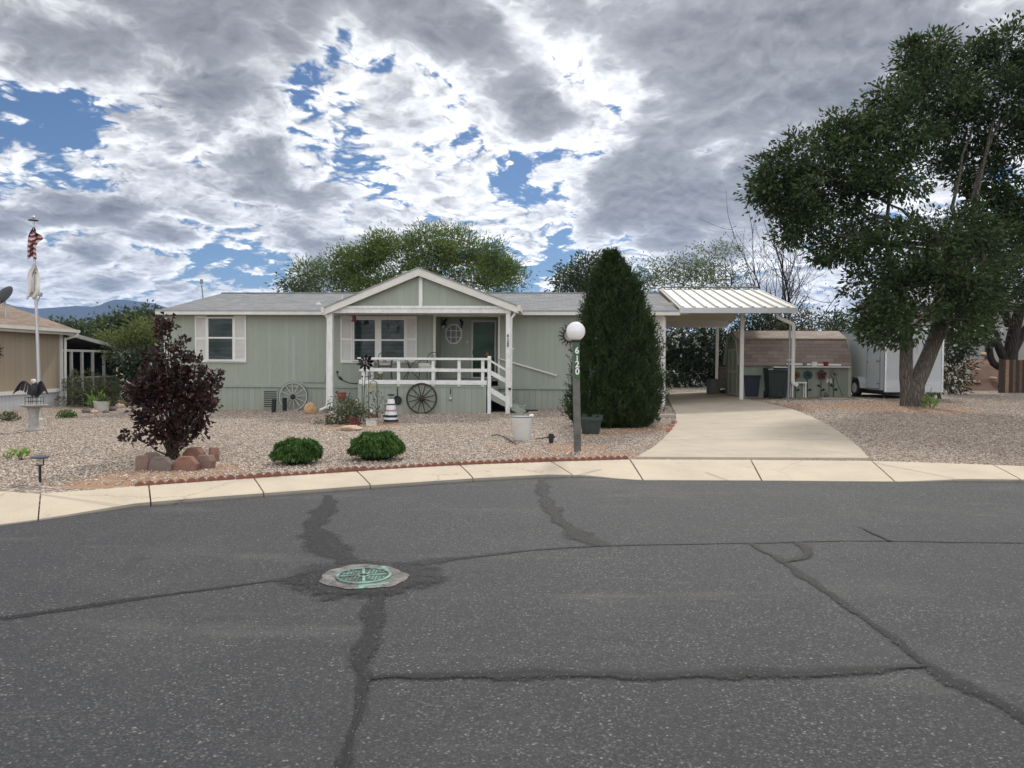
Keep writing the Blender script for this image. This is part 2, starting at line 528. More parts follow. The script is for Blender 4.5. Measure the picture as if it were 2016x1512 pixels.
def seal_mat():
    """dark crack sealer that frays at its edges; uv.y runs -1..1 across the band"""
    m, g, out = new_mat('crack_sealer')
    pos = g.n('ShaderNodeNewGeometry').outputs['Position']
    uv = g.n('ShaderNodeUVMap', uv_map='UVMap').outputs[0]
    v = g.math('ABSOLUTE', g.n('ShaderNodeSeparateXYZ', {0: uv}).outputs[1])
    wob = g.math('ADD', g.math('MULTIPLY', g.math('SUBTRACT', g.noise(pos, 9, 6, .75), .5), 1.5), g.math('MULTIPLY', g.math('SUBTRACT', g.noise(pos, 75, 3, .7), .5), 1.5))
    k = g.math('ADD', v, wob)
    a = g.maprange(k, .35, .95, .85, 0, True)
    vo = g.n('ShaderNodeTexVoronoi', {'Vector': pos, 'Scale': 85.0})
    vc = g.n('ShaderNodeSeparateColor', {0: vo.outputs['Color']})
    agg = g.math('MULTIPLY', g.math('GREATER_THAN', vc.outputs[0], .93), g.math('LESS_THAN', vo.outputs['Distance'], .4))
    c = g.ramp(g.noise(pos, 45, 5, .7), [(.3, (.008, .008, .009)), (.7, (.028, .028, .03))])
    v2 = g.math('ADD', g.n('ShaderNodeSeparateXYZ', {0: uv}).outputs[1], g.math('MULTIPLY', g.math('SUBTRACT', g.noise(pos, 9, 7, .8), .5), 2.4))
    crack = g.maprange(g.math('ABSOLUTE', v2), .05, .16, 1, 0)
    c = g.mix(g.math('MULTIPLY', agg, .7), c, (.25, .25, .24))
    c = g.mix(crack, c, (.006, .006, .006))
    a = g.math('MAXIMUM', a, g.math('MULTIPLY', crack, g.maprange(v, .6, .9, .95, 0)))
    bs = g.n('ShaderNodeBsdfPrincipled', {'Base Color': c, 'Roughness': .7, 'Specular IOR Level': .3})
    bn = g.n('ShaderNodeBump', {'Strength': .7, 'Distance': .006, 'Height': g.noise(pos, 70, 5, .7)})
    g.t.links.new(bn.outputs[0], bs.inputs['Normal'])
    tr = g.n('ShaderNodeBsdfTransparent')
    g.t.links.new(g.n('ShaderNodeMixShader', {0: a, 1: tr.outputs[0], 2: bs.outputs[0]}).outputs[0], out.inputs[0])
    return m


def concrete(name, col, stain=.25, scale=1.0):
    m, g, out = new_mat(name)
    pos = g.n('ShaderNodeNewGeometry').outputs['Position']
    a = g.noise(pos, 1.3 * scale, 7, .65); b = g.noise(pos, 70, 4, .7)
    f = g.math('ADD', g.math('MULTIPLY', a, .6), g.math('MULTIPLY', b, .4))
    c = g.ramp(f, [(.25, tuple(x * .72 for x in col)), (.5, col), (.75, tuple(min(1, x * 1.14) for x in col))])
    st = g.maprange(g.noise(pos, .6, 6, .7, .6), .52, .72, 0, stain)
    c = g.mix(st, c, tuple(x * .62 for x in col))
    sp = g.math('GREATER_THAN', g.noise(pos, 28, 2, .5), .74)
    wv = vadd2(g, pos, g.noise(pos, 1.1, 6, .7, out=1), .9)
    ck = g.n('ShaderNodeTexVoronoi', {'Vector': wv, 'Scale': .42}, feature='DISTANCE_TO_EDGE').outputs['Distance']
    ck = g.math('MULTIPLY', g.maprange(ck, .0012, .0045, 1, 0), g.maprange(g.noise(pos, .35, 3, .5), .46, .58, 0, .55))
    c = g.mix(ck, c, tuple(x * .3 for x in col))
    oil = g.maprange(g.noise(pos, 2.1, 3, .55), .67, .76, 0, stain * 1.1)
    c = g.mix(oil, c, tuple(x * .45 for x in col))
    c = g.mix(g.math('MULTIPLY', sp, .4), c, tuple(x * .5 for x in col))
    bs = g.n('ShaderNodeBsdfPrincipled', {'Base Color': c, 'Roughness': .85, 'Specular IOR Level': .25})
    bn = g.n('ShaderNodeBump', {'Strength': .35, 'Distance': .004, 'Height': b})
    g.t.links.new(bn.outputs[0], bs.inputs['Normal'])
    g.t.links.new(bs.outputs[0], out.inputs[0])
    return m


SOIL = [(320, 935, 1.5), (200, 950, .8), (690, 840, 1.4), (760, 838, .8), (1130, 880, 1.0), (1250, 845, 1.6), (1180, 855, .9), (1100, 898, 1.3), (1200, 895, 1.2), (270, 790, 1.6), (640, 826, 1.2),
        (1740, 800, 3.0), (1820, 805, 2.2), (1560, 800, 2.0), (1000, 880, .7), (420, 925, 1.0), (40, 897, .4)]
M_GRAVEL = gravel_ground()
M_ASPH = asphalt()
M_SEAL = seal_mat()
M_WALK = concrete('sidewalk_concrete', (.53, .45, .345), .25)
M_DRIVE = concrete('driveway_concrete', (.455, .39, .305), .4)
M_APRON = concrete('apron_concrete', (.44, .40, .34), .35)
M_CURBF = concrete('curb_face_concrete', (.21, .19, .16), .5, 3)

# the ground sheet: fine near the camera, out to the horizon
xs = np.unique(np.concatenate([np.array([-6000, -2500, -900, -300, -120, -70, -50, -40, -34]), np.arange(-30, 32.1, .5), np.array([36, 42, 55, 75, 120, 300, 900, 2500, 6000])]))
ys = np.unique(np.concatenate([np.array([-6000, -2500, -900, -300, -120, -60, -40]), np.arange(-30, 4, 2.0), np.arange(4, 16, .25), np.arange(16, 42, .75), np.array([44, 48, 55, 65, 80, 110, 160, 300, 900, 2500, 6000])]))
X, Y = np.meshgrid(xs, ys)
Zg = ground_z(X, Y)
vv = np.stack([X, Y, Zg], -1).reshape(-1, 3)
nx, ny = len(xs), len(ys)
ii = (np.arange(ny - 1)[:, None] * nx + np.arange(nx - 1)[None, :]).ravel()
ff = np.stack([ii, ii + 1, ii + 1 + nx, ii + nx], -1)
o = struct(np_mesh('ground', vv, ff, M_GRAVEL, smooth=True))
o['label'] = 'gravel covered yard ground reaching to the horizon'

# asphalt road sheet up to the curb
rx = np.unique(np.concatenate([np.linspace(-30, 30, 161)]))
mb = MB()
cy = curb_y(rx) + .12
vs_ = []
for x, y in zip(rx, cy):
    for t in (0, .5, .8, .93, 1.0): vs_.append((x, -30 + (y + 30) * t, 0.0))
fs_ = [(i * 5 + j, (i + 1) * 5 + j, (i + 1) * 5 + j + 1, i * 5 + j + 1) for i in range(len(rx) - 1) for j in range(4)]
mb.add(vs_, fs_)
struct(mb.build('road', M_ASPH))


def spline(pts, step=.06):
    pts = [Vector(p) for p in pts]; out = []
    q = [pts[0] * 2 - pts[1]] + pts + [pts[-1] * 2 - pts[-2]]
    for i in range(1, len(q) - 2):
        n = max(2, int((q[i + 1] - q[i]).length / step))
        for k in range(n):
            t = k / n
            out.append(.5 * ((2 * q[i]) + (q[i + 1] - q[i - 1]) * t + (2 * q[i - 1] - 5 * q[i] + 4 * q[i + 1] - q[i + 2]) * t * t + (3 * q[i] - q[i - 1] - 3 * q[i + 1] + q[i + 2]) * t ** 3))
    out.append(pts[-1])
    return out


def strip_uv(name, pxs, mat, z):
    """a band on the road along photo points with (px, py, half width in m)"""
    base = [Vector((*PZ(a, b, z).xy, w)) for a, b, w in pxs]
    sp = spline(base)
    rj = random.Random(len(pxs) * 7 + int(pxs[0][0])); ph = [rj.uniform(0, 6.3) for _ in range(6)]
    for i, p in enumerate(sp):
        w0 = max(.012, p.z); q = i * .06
        off = (math.sin(q * 3.1 + ph[0]) * .5 + math.sin(q * 7.3 + ph[1]) * .35 + math.sin(q * 17 + ph[2]) * .22) * min(w0, .06) * .8
        p.y += off * .7; p.x += off * .7
        p.z = w0 * (1 + .25 * math.sin(q * 4.3 + ph[3]) + .2 * math.sin(q * 11 + ph[4]))
    v = []; uv = []; L = 0
    for i, p in enumerate(sp):
        d = (sp[min(i + 1, len(sp) - 1)] - sp[max(i - 1, 0)]); d = Vector((d.x, d.y)).normalized()
        nrm = Vector((-d.y, d.x)); w = max(.01, p.z)
        if i: L += (sp[i].xy - sp[i - 1].xy).length
        for s in (-1, -.33, .33, 1):
            q = p.xy + nrm * (s * w); v.append((q.x, q.y, z)); uv.append((L, s))
    f = [(i * 4 + j, i * 4 + j + 1, (i + 1) * 4 + j + 1, (i + 1) * 4 + j) for i in range(len(sp) - 1) for j in range(3)]
    me = bpy.data.meshes.new(name); me.from_pydata(v, [], f)
    ul = me.uv_layers.new(name='UVMap')
    for l in me.loops: ul.data[l.index].uv = uv[l.vertex_index]
    me.materials.append(mat)
    o = bpy.data.objects.new(name, me); COL.objects.link(o)
    return struct(o)


seals = [
    [(650, 974, .10), (640, 1000, .13), (624, 1030, .17), (632, 1065, .19), (665, 1097, .2), (700, 1112, .2)],
    [(-40, 1222, .05), (120, 1200, .055), (300, 1174, .05), (440, 1156, .045), (540, 1143, .05), (610, 1136, .10), (650, 1125, .14)],
    [(770, 1112, .16), (830, 1107, .11), (900, 1098, .06), (1000, 1087, .045), (1110, 1078, .04), (1190, 1074, .04), (1300, 1071, .03), (1500, 1068, .03), (1700, 1064, .026), (1850, 1066, .024), (2060, 1070, .026)],
    [(1066, 944, .07), (1072, 975, .11), (1085, 1005, .11), (1125, 1040, .13), (1160, 1063, .14), (1190, 1074, .09)],
    [(1480, 1069, .03), (1540, 1103, .07), (1600, 1148, .05), (1650, 1180, .045), (1700, 1212, .06), (1770, 1262, .05), (1830, 1308, .05), (1900, 1350, .075), (1960, 1385, .075), (2060, 1440, .08)],
    [(1568, 1066, .05), (1586, 1078, .06), (1580, 1096, .07), (1540, 1106, .07)],
    [(722, 1334, .05), (800, 1331, .05), (950, 1327, .07), (1200, 1324, .085), (1450, 1324, .085), (1650, 1322, .075), (1760, 1316, .06), (1830, 1309, .05)],
    [(738, 1165, .12), (733, 1200, .12), (728, 1240, .10), (722, 1290, .06), (724, 1330, .05), (712, 1375, .035), (700, 1420, .035), (686, 1460, .045), (665, 1530, .05)],
    [(1150, 1290, .02), (1690, 1035, .001), (1730, 1052, .05), (1752, 1064, .04)][1:],
]
for k, sl in enumerate(seals): strip_uv('road_crack_seal', sl, M_SEAL, .0030 + .0012 * k)

# ------------------------------------------------------------------ manhole cover in its concrete collar
mc = PZ(716, 1139, 0.0)


def patch_disc(mb, r, z, jag, n=64, seed=1, sx=1.0):
    rr = random.Random(seed)
    ph = [rr.uniform(0, 6.3) for _ in range(6)]
    vs = [(0, 0, z)]
    for k in (.5, 1.0):
        for i in range(n):
            a = 2 * PI * i / n
            q = r * (1 + jag * k * (math.sin(2 * a + ph[0]) * .5 + math.sin(3 * a + ph[1]) * .4 + math.sin(7 * a + ph[2]) * .3 + math.sin(13 * a + ph[3]) * .2)) * k
            vs.append((q * math.cos(a) * sx, q * math.sin(a), z))
    fs = [(0, 1 + i, 1 + (i + 1) % n) for i in range(n)] + [(1 + i, 1 + n + i, 1 + n + (i + 1) % n, 1 + (i + 1) % n) for i in range(n)]
    return mb.add(vs, fs)


def collar_mat():
    m, g, out = new_mat('broken_collar_concrete')
    pos = g.n('ShaderNodeTexCoord').outputs['Object']
    c = g.ramp(g.noise(pos, 9, 7, .7), [(.3, (.06, .055, .05)), (.5, (.15, .14, .13)), (.7, (.27, .255, .24))])
    cr = g.n('ShaderNodeTexVoronoi', {'Vector': vadd2(g, pos, g.noise(pos, 6, 4, .6, out=1), .25), 'Scale': 5.0}, feature='DISTANCE_TO_EDGE').outputs['Distance']
    c = g.mix(g.maprange(cr, .0, .03, .85, 0), c, (.03, .03, .03))
    # sprayed green survey paint
    paint = None
    for (x, y, a, w, l) in ((.05, -.24, .3, .028, .12), (.14, -.20, 1.2, .02, .10), (.12, .24, 2.7, .018, .2), (.17, -.27, .15, .012, .10)):
        s = g.n('ShaderNodeMapping', {'Vector': pos, 'Location': (-x, -y, 0)}, vector_type='POINT').outputs[0]
        s = g.n('ShaderNodeVectorRotate', {'Vector': s, 'Angle': a}, rotation_type='Z_AXIS').outputs[0]
        sx = g.n('ShaderNodeSeparateXYZ', {0: s})
        k = g.math('MULTIPLY', g.maprange(g.math('ABSOLUTE', sx.outputs[0]), w * .4, w * 1.4, 1, 0), g.maprange(g.math('ABSOLUTE', sx.outputs[1]), l * .7, l, 1, 0))
        paint = k if paint is None else g.math('MAXIMUM', paint, k)
    paint = g.math('MULTIPLY', paint, g.maprange(g.noise(pos, 25, 4, .7), .38, .55, 0, 1))
    c = g.mix(g.math('MULTIPLY', paint, .8), c, (.22, .44, .36))
    bs = g.n('ShaderNodeBsdfPrincipled', {'Base Color': c, 'Roughness': .9})
    bn = g.n('ShaderNodeBump', {'Strength': .8, 'Distance': .01, 'Height': g.noise(pos, 22, 5, .7)})
    g.t.links.new(bn.outputs[0], bs.inputs['Normal'])
    g.t.links.new(bs.outputs[0], out.inputs[0])
    return m


mb = MB(); patch_disc(mb, .56, 0, .16, seed=4, sx=1.08)
o = mb.build('road_seal_ring', M_SEAL); o.location = (mc.x, mc.y, .0145)
ul = o.data.uv_layers.new(name='UVMap')
for l in o.data.loops:
    c_ = o.data.vertices[l.vertex_index].co; ul.data[l.index].uv = (0.0, .0 if c_.xy.length < .05 else (.1 if c_.xy.length < .36 else .85))
struct(o)
th = thing('manhole', 'cast iron manhole cover with mint green paint in a broken concrete collar', 'manhole cover', (mc.x, mc.y, 0))
mb = MB(); patch_disc(mb, .335, .019, .10, seed=9); mb.build('collar', collar_mat(), th)


def cover_mat():
    m, g, out = new_mat('painted_cast_iron')
    pos = g.n('ShaderNodeTexCoord').outputs['Object']
    k = g.maprange(g.noise(pos, 14, 5, .7), .42, .6, .15, .9)
    c = g.mix(k, (.06, .056, .052), (.19, .38, .31))
    bs = g.n('ShaderNodeBsdfPrincipled', {'Base Color': c, 'Roughness': .6, 'Metallic': .2})
    g.t.links.new(bs.outputs[0], out.inputs[0])
    return m


M_COVER = cover_mat()
M_IRON_DK = pm('dark_cast_iron', (.05, .047, .043), .65, .2, 20, .3)
mb = MB(); mb.lathe([(.215, .017), (.215, .030), (.195, .032), (.190, .026)], n=40, cap=False); mb.build('rim', M_COVER, th)
mb = MB(); mb.lathe([(.186, .012), (.186, .0225), (.0, .0225)], n=40, cap=False)
lid = mb.build('lid', M_IRON_DK, th)
mb = MB()
for a in (0, PI / 2, PI, 1.5 * PI):
    mb.box((math.cos(a + .2) * .105, math.sin(a + .2) * .105, .0265), (.15, .022, .008), rz=a + .2)
mb.lathe([(.03, .0228), (.05, .0228), (.05, .031), (.03, .031)], n=20, cap=False)
for i in range(-6, 7):
    for j in range(-6, 7):
        x, y = i * .027, j * .027
        r_ = math.hypot(x, y)
        if .055 < r_ < .175 and (math.degrees(math.atan2(y, x)) - 11.5) % 90 > 16 + 60 * .01 / r_ and (math.degrees(math.atan2(y, x)) - 11.5) % 90 < 76: mb.box((x, y, .0255), (.016, .016, .006))
mb.build('tread', M_COVER, lid)

# ------------------------------------------------------------------ sidewalk panels with open joints
_cx = [p[0] for p in _curb_px]; _cyy = [p[1] for p in _curb_px]
_bx = [p[0] for p in _back_px]; _byy = [p[1] for p in _back_px]


def curb_h(px):
    return float(np.interp(px, [-60, 75, 265, 1085, 1215, 1790, 1905, 2200], [.02, .02, .06, .06, .018, .018, .05, .05]))


joints = [(-60, -78), (75, 80), (297, 293), (520, 500), (730, 703), (932, 906), (1128, 1085), (1266, 1240), (1500, 1478), (1762, 1716), (2010, 1955), (2140, 2080)]
mb = MB()


def walk_panel(fr, bk):
    """fr: list of (x, y, curb height); bk: list of back edge points; a slab with a rolled curb face"""
    n = len(fr); vs = []
    for (fx, fy, h), b in zip(fr, bk):
        d = Vector((b.x - fx, b.y - fy)).normalized()
        rows = [(fx, fy, -.05), (fx, fy, h * .35), (fx + d.x * .025, fy + d.y * .025, h * .8), (fx + d.x * .06, fy + d.y * .06, h), (fx + (b.x - fx) * .5, fy + (b.y - fy) * .5, h * .5 + .13 * .5 + .004), (b.x, b.y, .135), (b.x, b.y, .03)]
        vs += rows
    fs = []; 
    mb.mi = 0
    base = len(mb.v)
    top = [(i * 7 + j, (i + 1) * 7 + j, (i + 1) * 7 + j + 1, i * 7 + j + 1) for i in range(n - 1) for j in (2, 3, 4, 5)]
    ends = [tuple(range(7)), tuple(reversed(range((n - 1) * 7, n * 7)))]
    mb.add(vs, top + ends)
    mb.mi = 1
    face = [(base + i * 7 + j, base + (i + 1) * 7 + j, base + (i + 1) * 7 + j + 1, base + i * 7 + j + 1) for i in range(n - 1) for j in (0, 1)]
    mb.f.extend(face); mb.m.extend([1] * len(face))


for (f0, b0), (f1, b1) in zip(joints[:-1], joints[1:]):
    fr = []; bk = []
    N = 14
    ga = 1.6 / (f1 - f0)
    for i in range(N + 1):
        t = ga + (1 - 2 * ga) * i / N
        fx = f0 + (f1 - f0) * t; bxx = b0 + (b1 - b0) * t
        p = PZ(fx, np.interp(fx, _cx, _cyy), 0.0); q = PZ(bxx, np.interp(bxx, _bx, _byy), .13)
        fr.append((p.x, p.y, curb_h(fx))); bk.append(q)
    walk_panel(fr, bk)
for X0, X1 in ((-24, -5.62), (8.2, 24)):
    xs_ = np.linspace(X0, X1, 24)
    walk_panel([(x, float(curb_y(x)), .02 if x < 0 else .05) for x in xs_], [Vector((x - .3 * (x < 0), float(back_y(x)), .13)) for x in xs_])
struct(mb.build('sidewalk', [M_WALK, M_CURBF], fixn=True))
# saw cuts where the curb ramps down
mb = MB()
M_JOINT = pm('joint_dark', (.10, .085, .07), .9, .2)
for a, b in (((80, 973.4), (262, 999)), ((1722, 912), (1900, 946.5)), ((1184, 924), (1118, 940.5)), ((1388, 930), (1436, 947))):
    def wp(q):
        # find height of the slab under this pixel by walking between its curb and back edges
        z = .1
        for _ in range(20):
            p = PZ(q[0], q[1], z)
            c0, b0 = float(curb_y(p.x)), float(back_y(p.x)); t = min(1, max(0, (p.y - c0) / (b0 - c0)))
            h = curb_h(q[0]); z = h + (.135 - h) * t + .004 * (1 - abs(2 * t - 1))
        p = PZ(q[0], q[1], z); p.z = z + .007
        return p
    pts = [wp((a[0] + (b[0] - a[0]) * t / 8, a[1] + (b[1] - a[1]) * t / 8)) for t in range(9)]
    for p, q in zip(pts[:-1], pts[1:]):
        d = (q - p).normalized(); n_ = Vector((-d.y, d.x, 0)) * .005
        mb.quad(p - n_, p + n_, q + n_, q - n_)
struct(mb.build('sidewalk_joint', M_JOINT))

# ------------------------------------------------------------------ driveway slabs
DL = [(1252, 904), (1285, 885), (1305, 868), (1321, 850), (1331, 832), (1331, 816), (1322, 800), (1316, 787), (1312, 776)]
DR = [(1711, 906.5), (1692, 885), (1672, 868), (1640, 845), (1602, 825), (1560, 808), (1520, 798), (1464, 787), (1436, 776)]
LW = [G(*p) for p in DL]; RW = [G(*p) for p in DR]
_ly = np.array([p.y for p in LW]); _lx = np.array([p.x for p in LW]); _ry = np.array([p.y for p in RW]); _rx = np.array([p.x for p in RW])


def dl(y): return float(np.interp(y, _ly, _lx))
def dr(y): return float(np.interp(y, _ry, _rx))


Y0 = min(_ly[0], _ry[0]); Y1 = max(_ly[-1], _ry[-1])
cuts = [Y0 + .02, G(1480, 870).y, G(1480, 846).y, G(1440, 812).y, Y1]
mb = MB()
for c0, c1 in zip(cuts[:-1], cuts[1:]):
    rows = np.linspace(c0 + .012, c1 - .012, 16); cols = np.linspace(0, 1, 12)
    vs = []
    for y in rows:
        a, b = dl(y), dr(y)
        for t in cols:
            x = a + (b - a) * t; vs.append((x, y, gz(x, y) + .04))
    nc = len(cols); nr = len(rows)
    top = [(i * nc + j, i * nc + j + 1, (i + 1) * nc + j + 1, (i + 1) * nc + j) for i in range(nr - 1) for j in range(nc - 1)]
    rim = [j for j in range(nc)] + [i * nc + nc - 1 for i in range(1, nr)] + [(nr - 1) * nc + j for j in range(nc - 2, -1, -1)] + [i * nc for i in range(nr - 2, 0, -1)]
    k0 = len(vs); vs += [(vs[i][0], vs[i][1], vs[i][2] - .10) for i in rim]
    side = [(rim[i], k0 + i, k0 + (i + 1) % len(rim), rim[(i + 1) % len(rim)]) for i in range(len(rim))]
    mb.add(vs, top + side)
struct(mb.build('driveway', M_DRIVE, smooth=False))

# ------------------------------------------------------------------ loose gravel: real stones, one mass nobody could count
def stones_mat():
    m, g, out = new_mat('river_gravel')
    geo = g.n('ShaderNodeNewGeometry')
    r = geo.outputs['Random Per Island']; pos = geo.outputs['Position']
    c = g.ramp(r, [(0, (.21, .155, .125)), (.18, (.33, .25, .20)), (.4, (.46, .365, .295)), (.6, (.57, .475, .39)), (.8, (.68, .60, .51)), (.93, (.76, .70, .62)), (1, (.40, .23, .14))])
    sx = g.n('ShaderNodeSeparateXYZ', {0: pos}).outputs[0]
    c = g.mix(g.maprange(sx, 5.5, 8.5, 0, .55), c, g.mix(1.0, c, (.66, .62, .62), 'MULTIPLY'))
    c = g.mix(g.maprange(g.noise(pos, .4, 3, .6), .45, .65, 0, .25), c, (.40, .33, .26))
    bs = g.n('ShaderNodeBsdfPrincipled', {'Base Color': c, 'Roughness': .85, 'Specular IOR Level': .25})
    g.t.links.new(bs.outputs[0], out.inputs[0])
    return m


SOILW = [(G(px, py), r) for px, py, r in SOIL]


def scatter_stones(n):
    rg = np.random.default_rng(3)
    # more stones where the photo shows the yard larger
    y = 9.5 + (27.0 - 9.5) * rg.random(n * 3) ** 1.25
    x = (rg.random(n * 3) * 2 - 1) * (y * .74 + 1.0)
    keep = (y > back_y(x) + .04)
    a = np.interp(y, _ly, _lx); b = np.interp(y, _ry, _rx)
    keep &= ~((x > a - .03) & (x < b + .03) & (y > Y0 - .3))
    hv = .0611; lx = (x + 12.37) * math.cos(.061) - (y - 26.8) * math.sin(.061); ly = (x + 12.37) * math.sin(.061) + (y - 26.8) * math.cos(.061)
    keep &= ~((lx > -.1) & (lx < 17.8) & (ly > -.05))
    keep &= ~((lx > 6.6) & (lx < 11.9) & (ly > -1.75))
    for q, r in SOILW[:7]:
        d = np.hypot(x - q.x, y - q.y) / r
        keep &= (d > .75) | (rg.random(len(x)) < .35 + .5 * d)
    x = x[keep][:n]; y = y[keep][:n]; n = len(x)
    r = rg.uniform(.008, .018, n) * (1 + (rg.random(n) > .96) * .5)
    base = np.array([[1, 0, 0], [-.9, .1, 0], [0, 1, 0], [.1, -1, 0], [0, 0, .75], [0, 0, -.6], [.6, .6, .45], [-.5, -.6, .45]], float)
    # octahedron with two clipped shoulders
    tri = np.array([[0, 6, 4], [6, 2, 4], [2, 1, 4], [1, 7, 4], [7, 3, 4], [3, 0, 4], [2, 6, 0], [3, 7, 1], [2, 0, 5], [1, 2, 5], [3, 1, 5], [0, 3, 5]])
    jit = 1 + rg.uniform(-.25, .25, (n, 8, 3))
    an = rg.uniform(0, 2 * PI, n); tl = rg.normal(0, .35, n)
    sc = np.stack([r * rg.uniform(.9, 1.7, n), r * rg.uniform(.7, 1.15, n), r * rg.uniform(.55, .9, n)], -1)
    v = base[None] * jit * sc[:, None, :]
    ct, st = np.cos(tl)[:, None], np.sin(tl)[:, None]
    v = np.stack([v[..., 0] * ct - v[..., 2] * st, v[..., 1], v[..., 0] * st + v[..., 2] * ct], -1)
    ca, sa = np.cos(an)[:, None], np.sin(an)[:, None]
    v = np.stack([v[..., 0] * ca - v[..., 1] * sa, v[..., 0] * sa + v[..., 1] * ca, v[..., 2]], -1)
    v[..., 0] += x[:, None]; v[..., 1] += y[:, None]; v[..., 2] += (ground_z(x, y) + sc[:, 2] * .35)[:, None]
    f = (tri[None] + (np.arange(n) * 8)[:, None, None]).reshape(-1, 3)
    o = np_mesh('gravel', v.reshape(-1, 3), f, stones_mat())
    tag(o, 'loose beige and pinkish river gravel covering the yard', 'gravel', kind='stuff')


scatter_stones(N_STONES)
# ------------------------------------------------------------------ the sage green house; local axes u (along the front), v (depth), w (up)
HA = .0611
HO = Vector((-12.37, 26.8, 0.0))
HU = Vector((math.cos(HA), -math.sin(HA), 0)); HV = Vector((math.sin(HA), math.cos(HA), 0))


def U(px, py, v=0.0):
    """(u, w) on the house plane v where the photo shows (px, py)"""
    d = ray(px, py); q = CAM - HO
    t = (v - q.dot(HV)) / d.dot(HV); p = q + d * t
    return p.dot(HU), p.z


def W(u, v, w): return HO + HU * u + HV * v + Vector((0, 0, w))


def siding(name, col, pitch, groove, depth=.5, axis=0, wear=.12):
    m, g, out = new_mat(name)
    tc = g.n('ShaderNodeTexCoord').outputs['Object']
    x = g.n('ShaderNodeSeparateXYZ', {0: tc}).outputs[axis]
    fr = g.math('FRACT', g.math('DIVIDE', x, pitch))
    gr = g.math('LESS_THAN', fr, groove / pitch)
    cell = g.n('ShaderNodeTexWhiteNoise', {'W': g.math('FLOOR', g.math('DIVIDE', x, pitch))}, noise_dimensions='1D').outputs[0]
    stretch = g.n('ShaderNodeMapping', {'Vector': tc, 'Scale': (14, 14, 1.2)}).outputs[0]
    n = g.math('ADD', g.math('MULTIPLY', g.noise(stretch, 1.6, 6, .65), .6), g.math('MULTIPLY', g.noise(tc, .7, 4, .6), .4))
    c = g.ramp(n, [(.25, tuple(k * (1 - wear) for k in col)), (.5, col), (.75, tuple(k * (1 + wear) for k in col))])
    c = g.mix(g.math('MULTIPLY', g.math('SUBTRACT', cell, .5), .10), c, (.9, .9, .9))
    z = g.n('ShaderNodeSeparateXYZ', {0: tc}).outputs[2]
    splash = g.math('MULTIPLY', g.maprange(z, .02, .35, 1, 0, True), g.maprange(g.noise(tc, 2.4, 5, .65), .35, .7, 0, .55))
    c = g.mix(splash, c, (.36, .29, .22))
    c = g.mix(g.math('MULTIPLY', gr, depth), c, tuple(k * .35 for k in col))
    bs = g.n('ShaderNodeBsdfPrincipled', {'Base Color': c, 'Roughness': .72, 'Specular IOR Level': .3})
    bn = g.n('ShaderNodeBump', {'Strength': .5, 'Distance': .006, 'Height': g.math('SUBTRACT', g.math('MULTIPLY', g.noise(stretch, 6, 4, .6), .25), gr)})
    g.t.links.new(bn.outputs[0], bs.inputs['Normal'])
    g.t.links.new(bs.outputs[0], out.inputs[0])
    return m


def shingles(name, cols, bw=.32, bh=.14, mortar=.0035, mcol=(.05, .05, .055), axes=(0, 1), rough=.9, sq=.5):
    m, g, out = new_mat(name)
    tc = g.n('ShaderNodeTexCoord').outputs['Object']
    s = g.n('ShaderNodeSeparateXYZ', {0: tc})
    v = g.n('ShaderNodeCombineXYZ', {0: s.outputs[axes[0]], 1: s.outputs[axes[1]]}).outputs[0]
    br = g.n('ShaderNodeTexBrick', {'Vector': v, 'Color1': (0, 0, 0, 1), 'Color2': (1, 1, 1, 1), 'Mortar': (.5, .5, .5, 1), 'Scale': 1.0, 'Mortar Size': mortar, 'Bias': 0.0, 'Brick Width': bw, 'Row Height': bh}, offset=sq)
    k = g.n('ShaderNodeSeparateColor', {0: br.outputs['Color']}).outputs[0]
    n = g.noise(tc, 3.2, 5, .65)
    f = g.math('ADD', g.math('MULTIPLY', k, .55), g.math('MULTIPLY', n, .5))
    c = g.ramp(f, [(.15 + .7 * i / (len(cols) - 1), q) for i, q in enumerate(cols)])
    c = g.mix(g.maprange(g.noise(tc, 220, 2, .7), .3, .7, .3, -.0), c, tuple(q * .55 for q in cols[1]))
    c = g.mix(g.math('MULTIPLY', br.outputs['Fac'], .75), c, mcol)
    bs = g.n('ShaderNodeBsdfPrincipled', {'Base Color': c, 'Roughness': rough, 'Specular IOR Level': .25})
    bn = g.n('ShaderNodeBump', {'Strength': .6, 'Distance': .01, 'Height': g.math('SUBTRACT', g.math('MULTIPLY', k, .4), br.outputs['Fac'])})
    g.t.links.new(bn.outputs[0], bs.inputs['Normal'])
    g.t.links.new(bs.outputs[0], out.inputs[0])
    return m


def glass_mat(name='window_glass', tint=(.75, .8, .8), refl=.06, fk=.18):
    m, g, out = new_mat(name)
    fr = g.n('ShaderNodeFresnel', {'IOR': 1.5}).outputs[0]
    f = g.math('ADD', g.math('MULTIPLY', fr, fk), refl * .1)
    tr = g.n('ShaderNodeBsdfTransparent', {'Color': rgb(tint)})
    gl = g.n('ShaderNodeBsdfGlossy', {'Color': (.9, .93, .95, 1), 'Roughness': .02})
    pos = g.n('ShaderNodeTexCoord').outputs['Object']
    bn = g.n('ShaderNodeBump', {'Strength': .05, 'Distance': .02, 'Height': g.noise(pos, 1.3, 2, .5)})
    g.t.links.new(bn.outputs[0], gl.inputs['Normal'])
    g.t.links.new(g.n('ShaderNodeMixShader', {0: f, 1: tr.outputs[0], 2: gl.outputs[0]}).outputs[0], out.inputs[0])
    return m


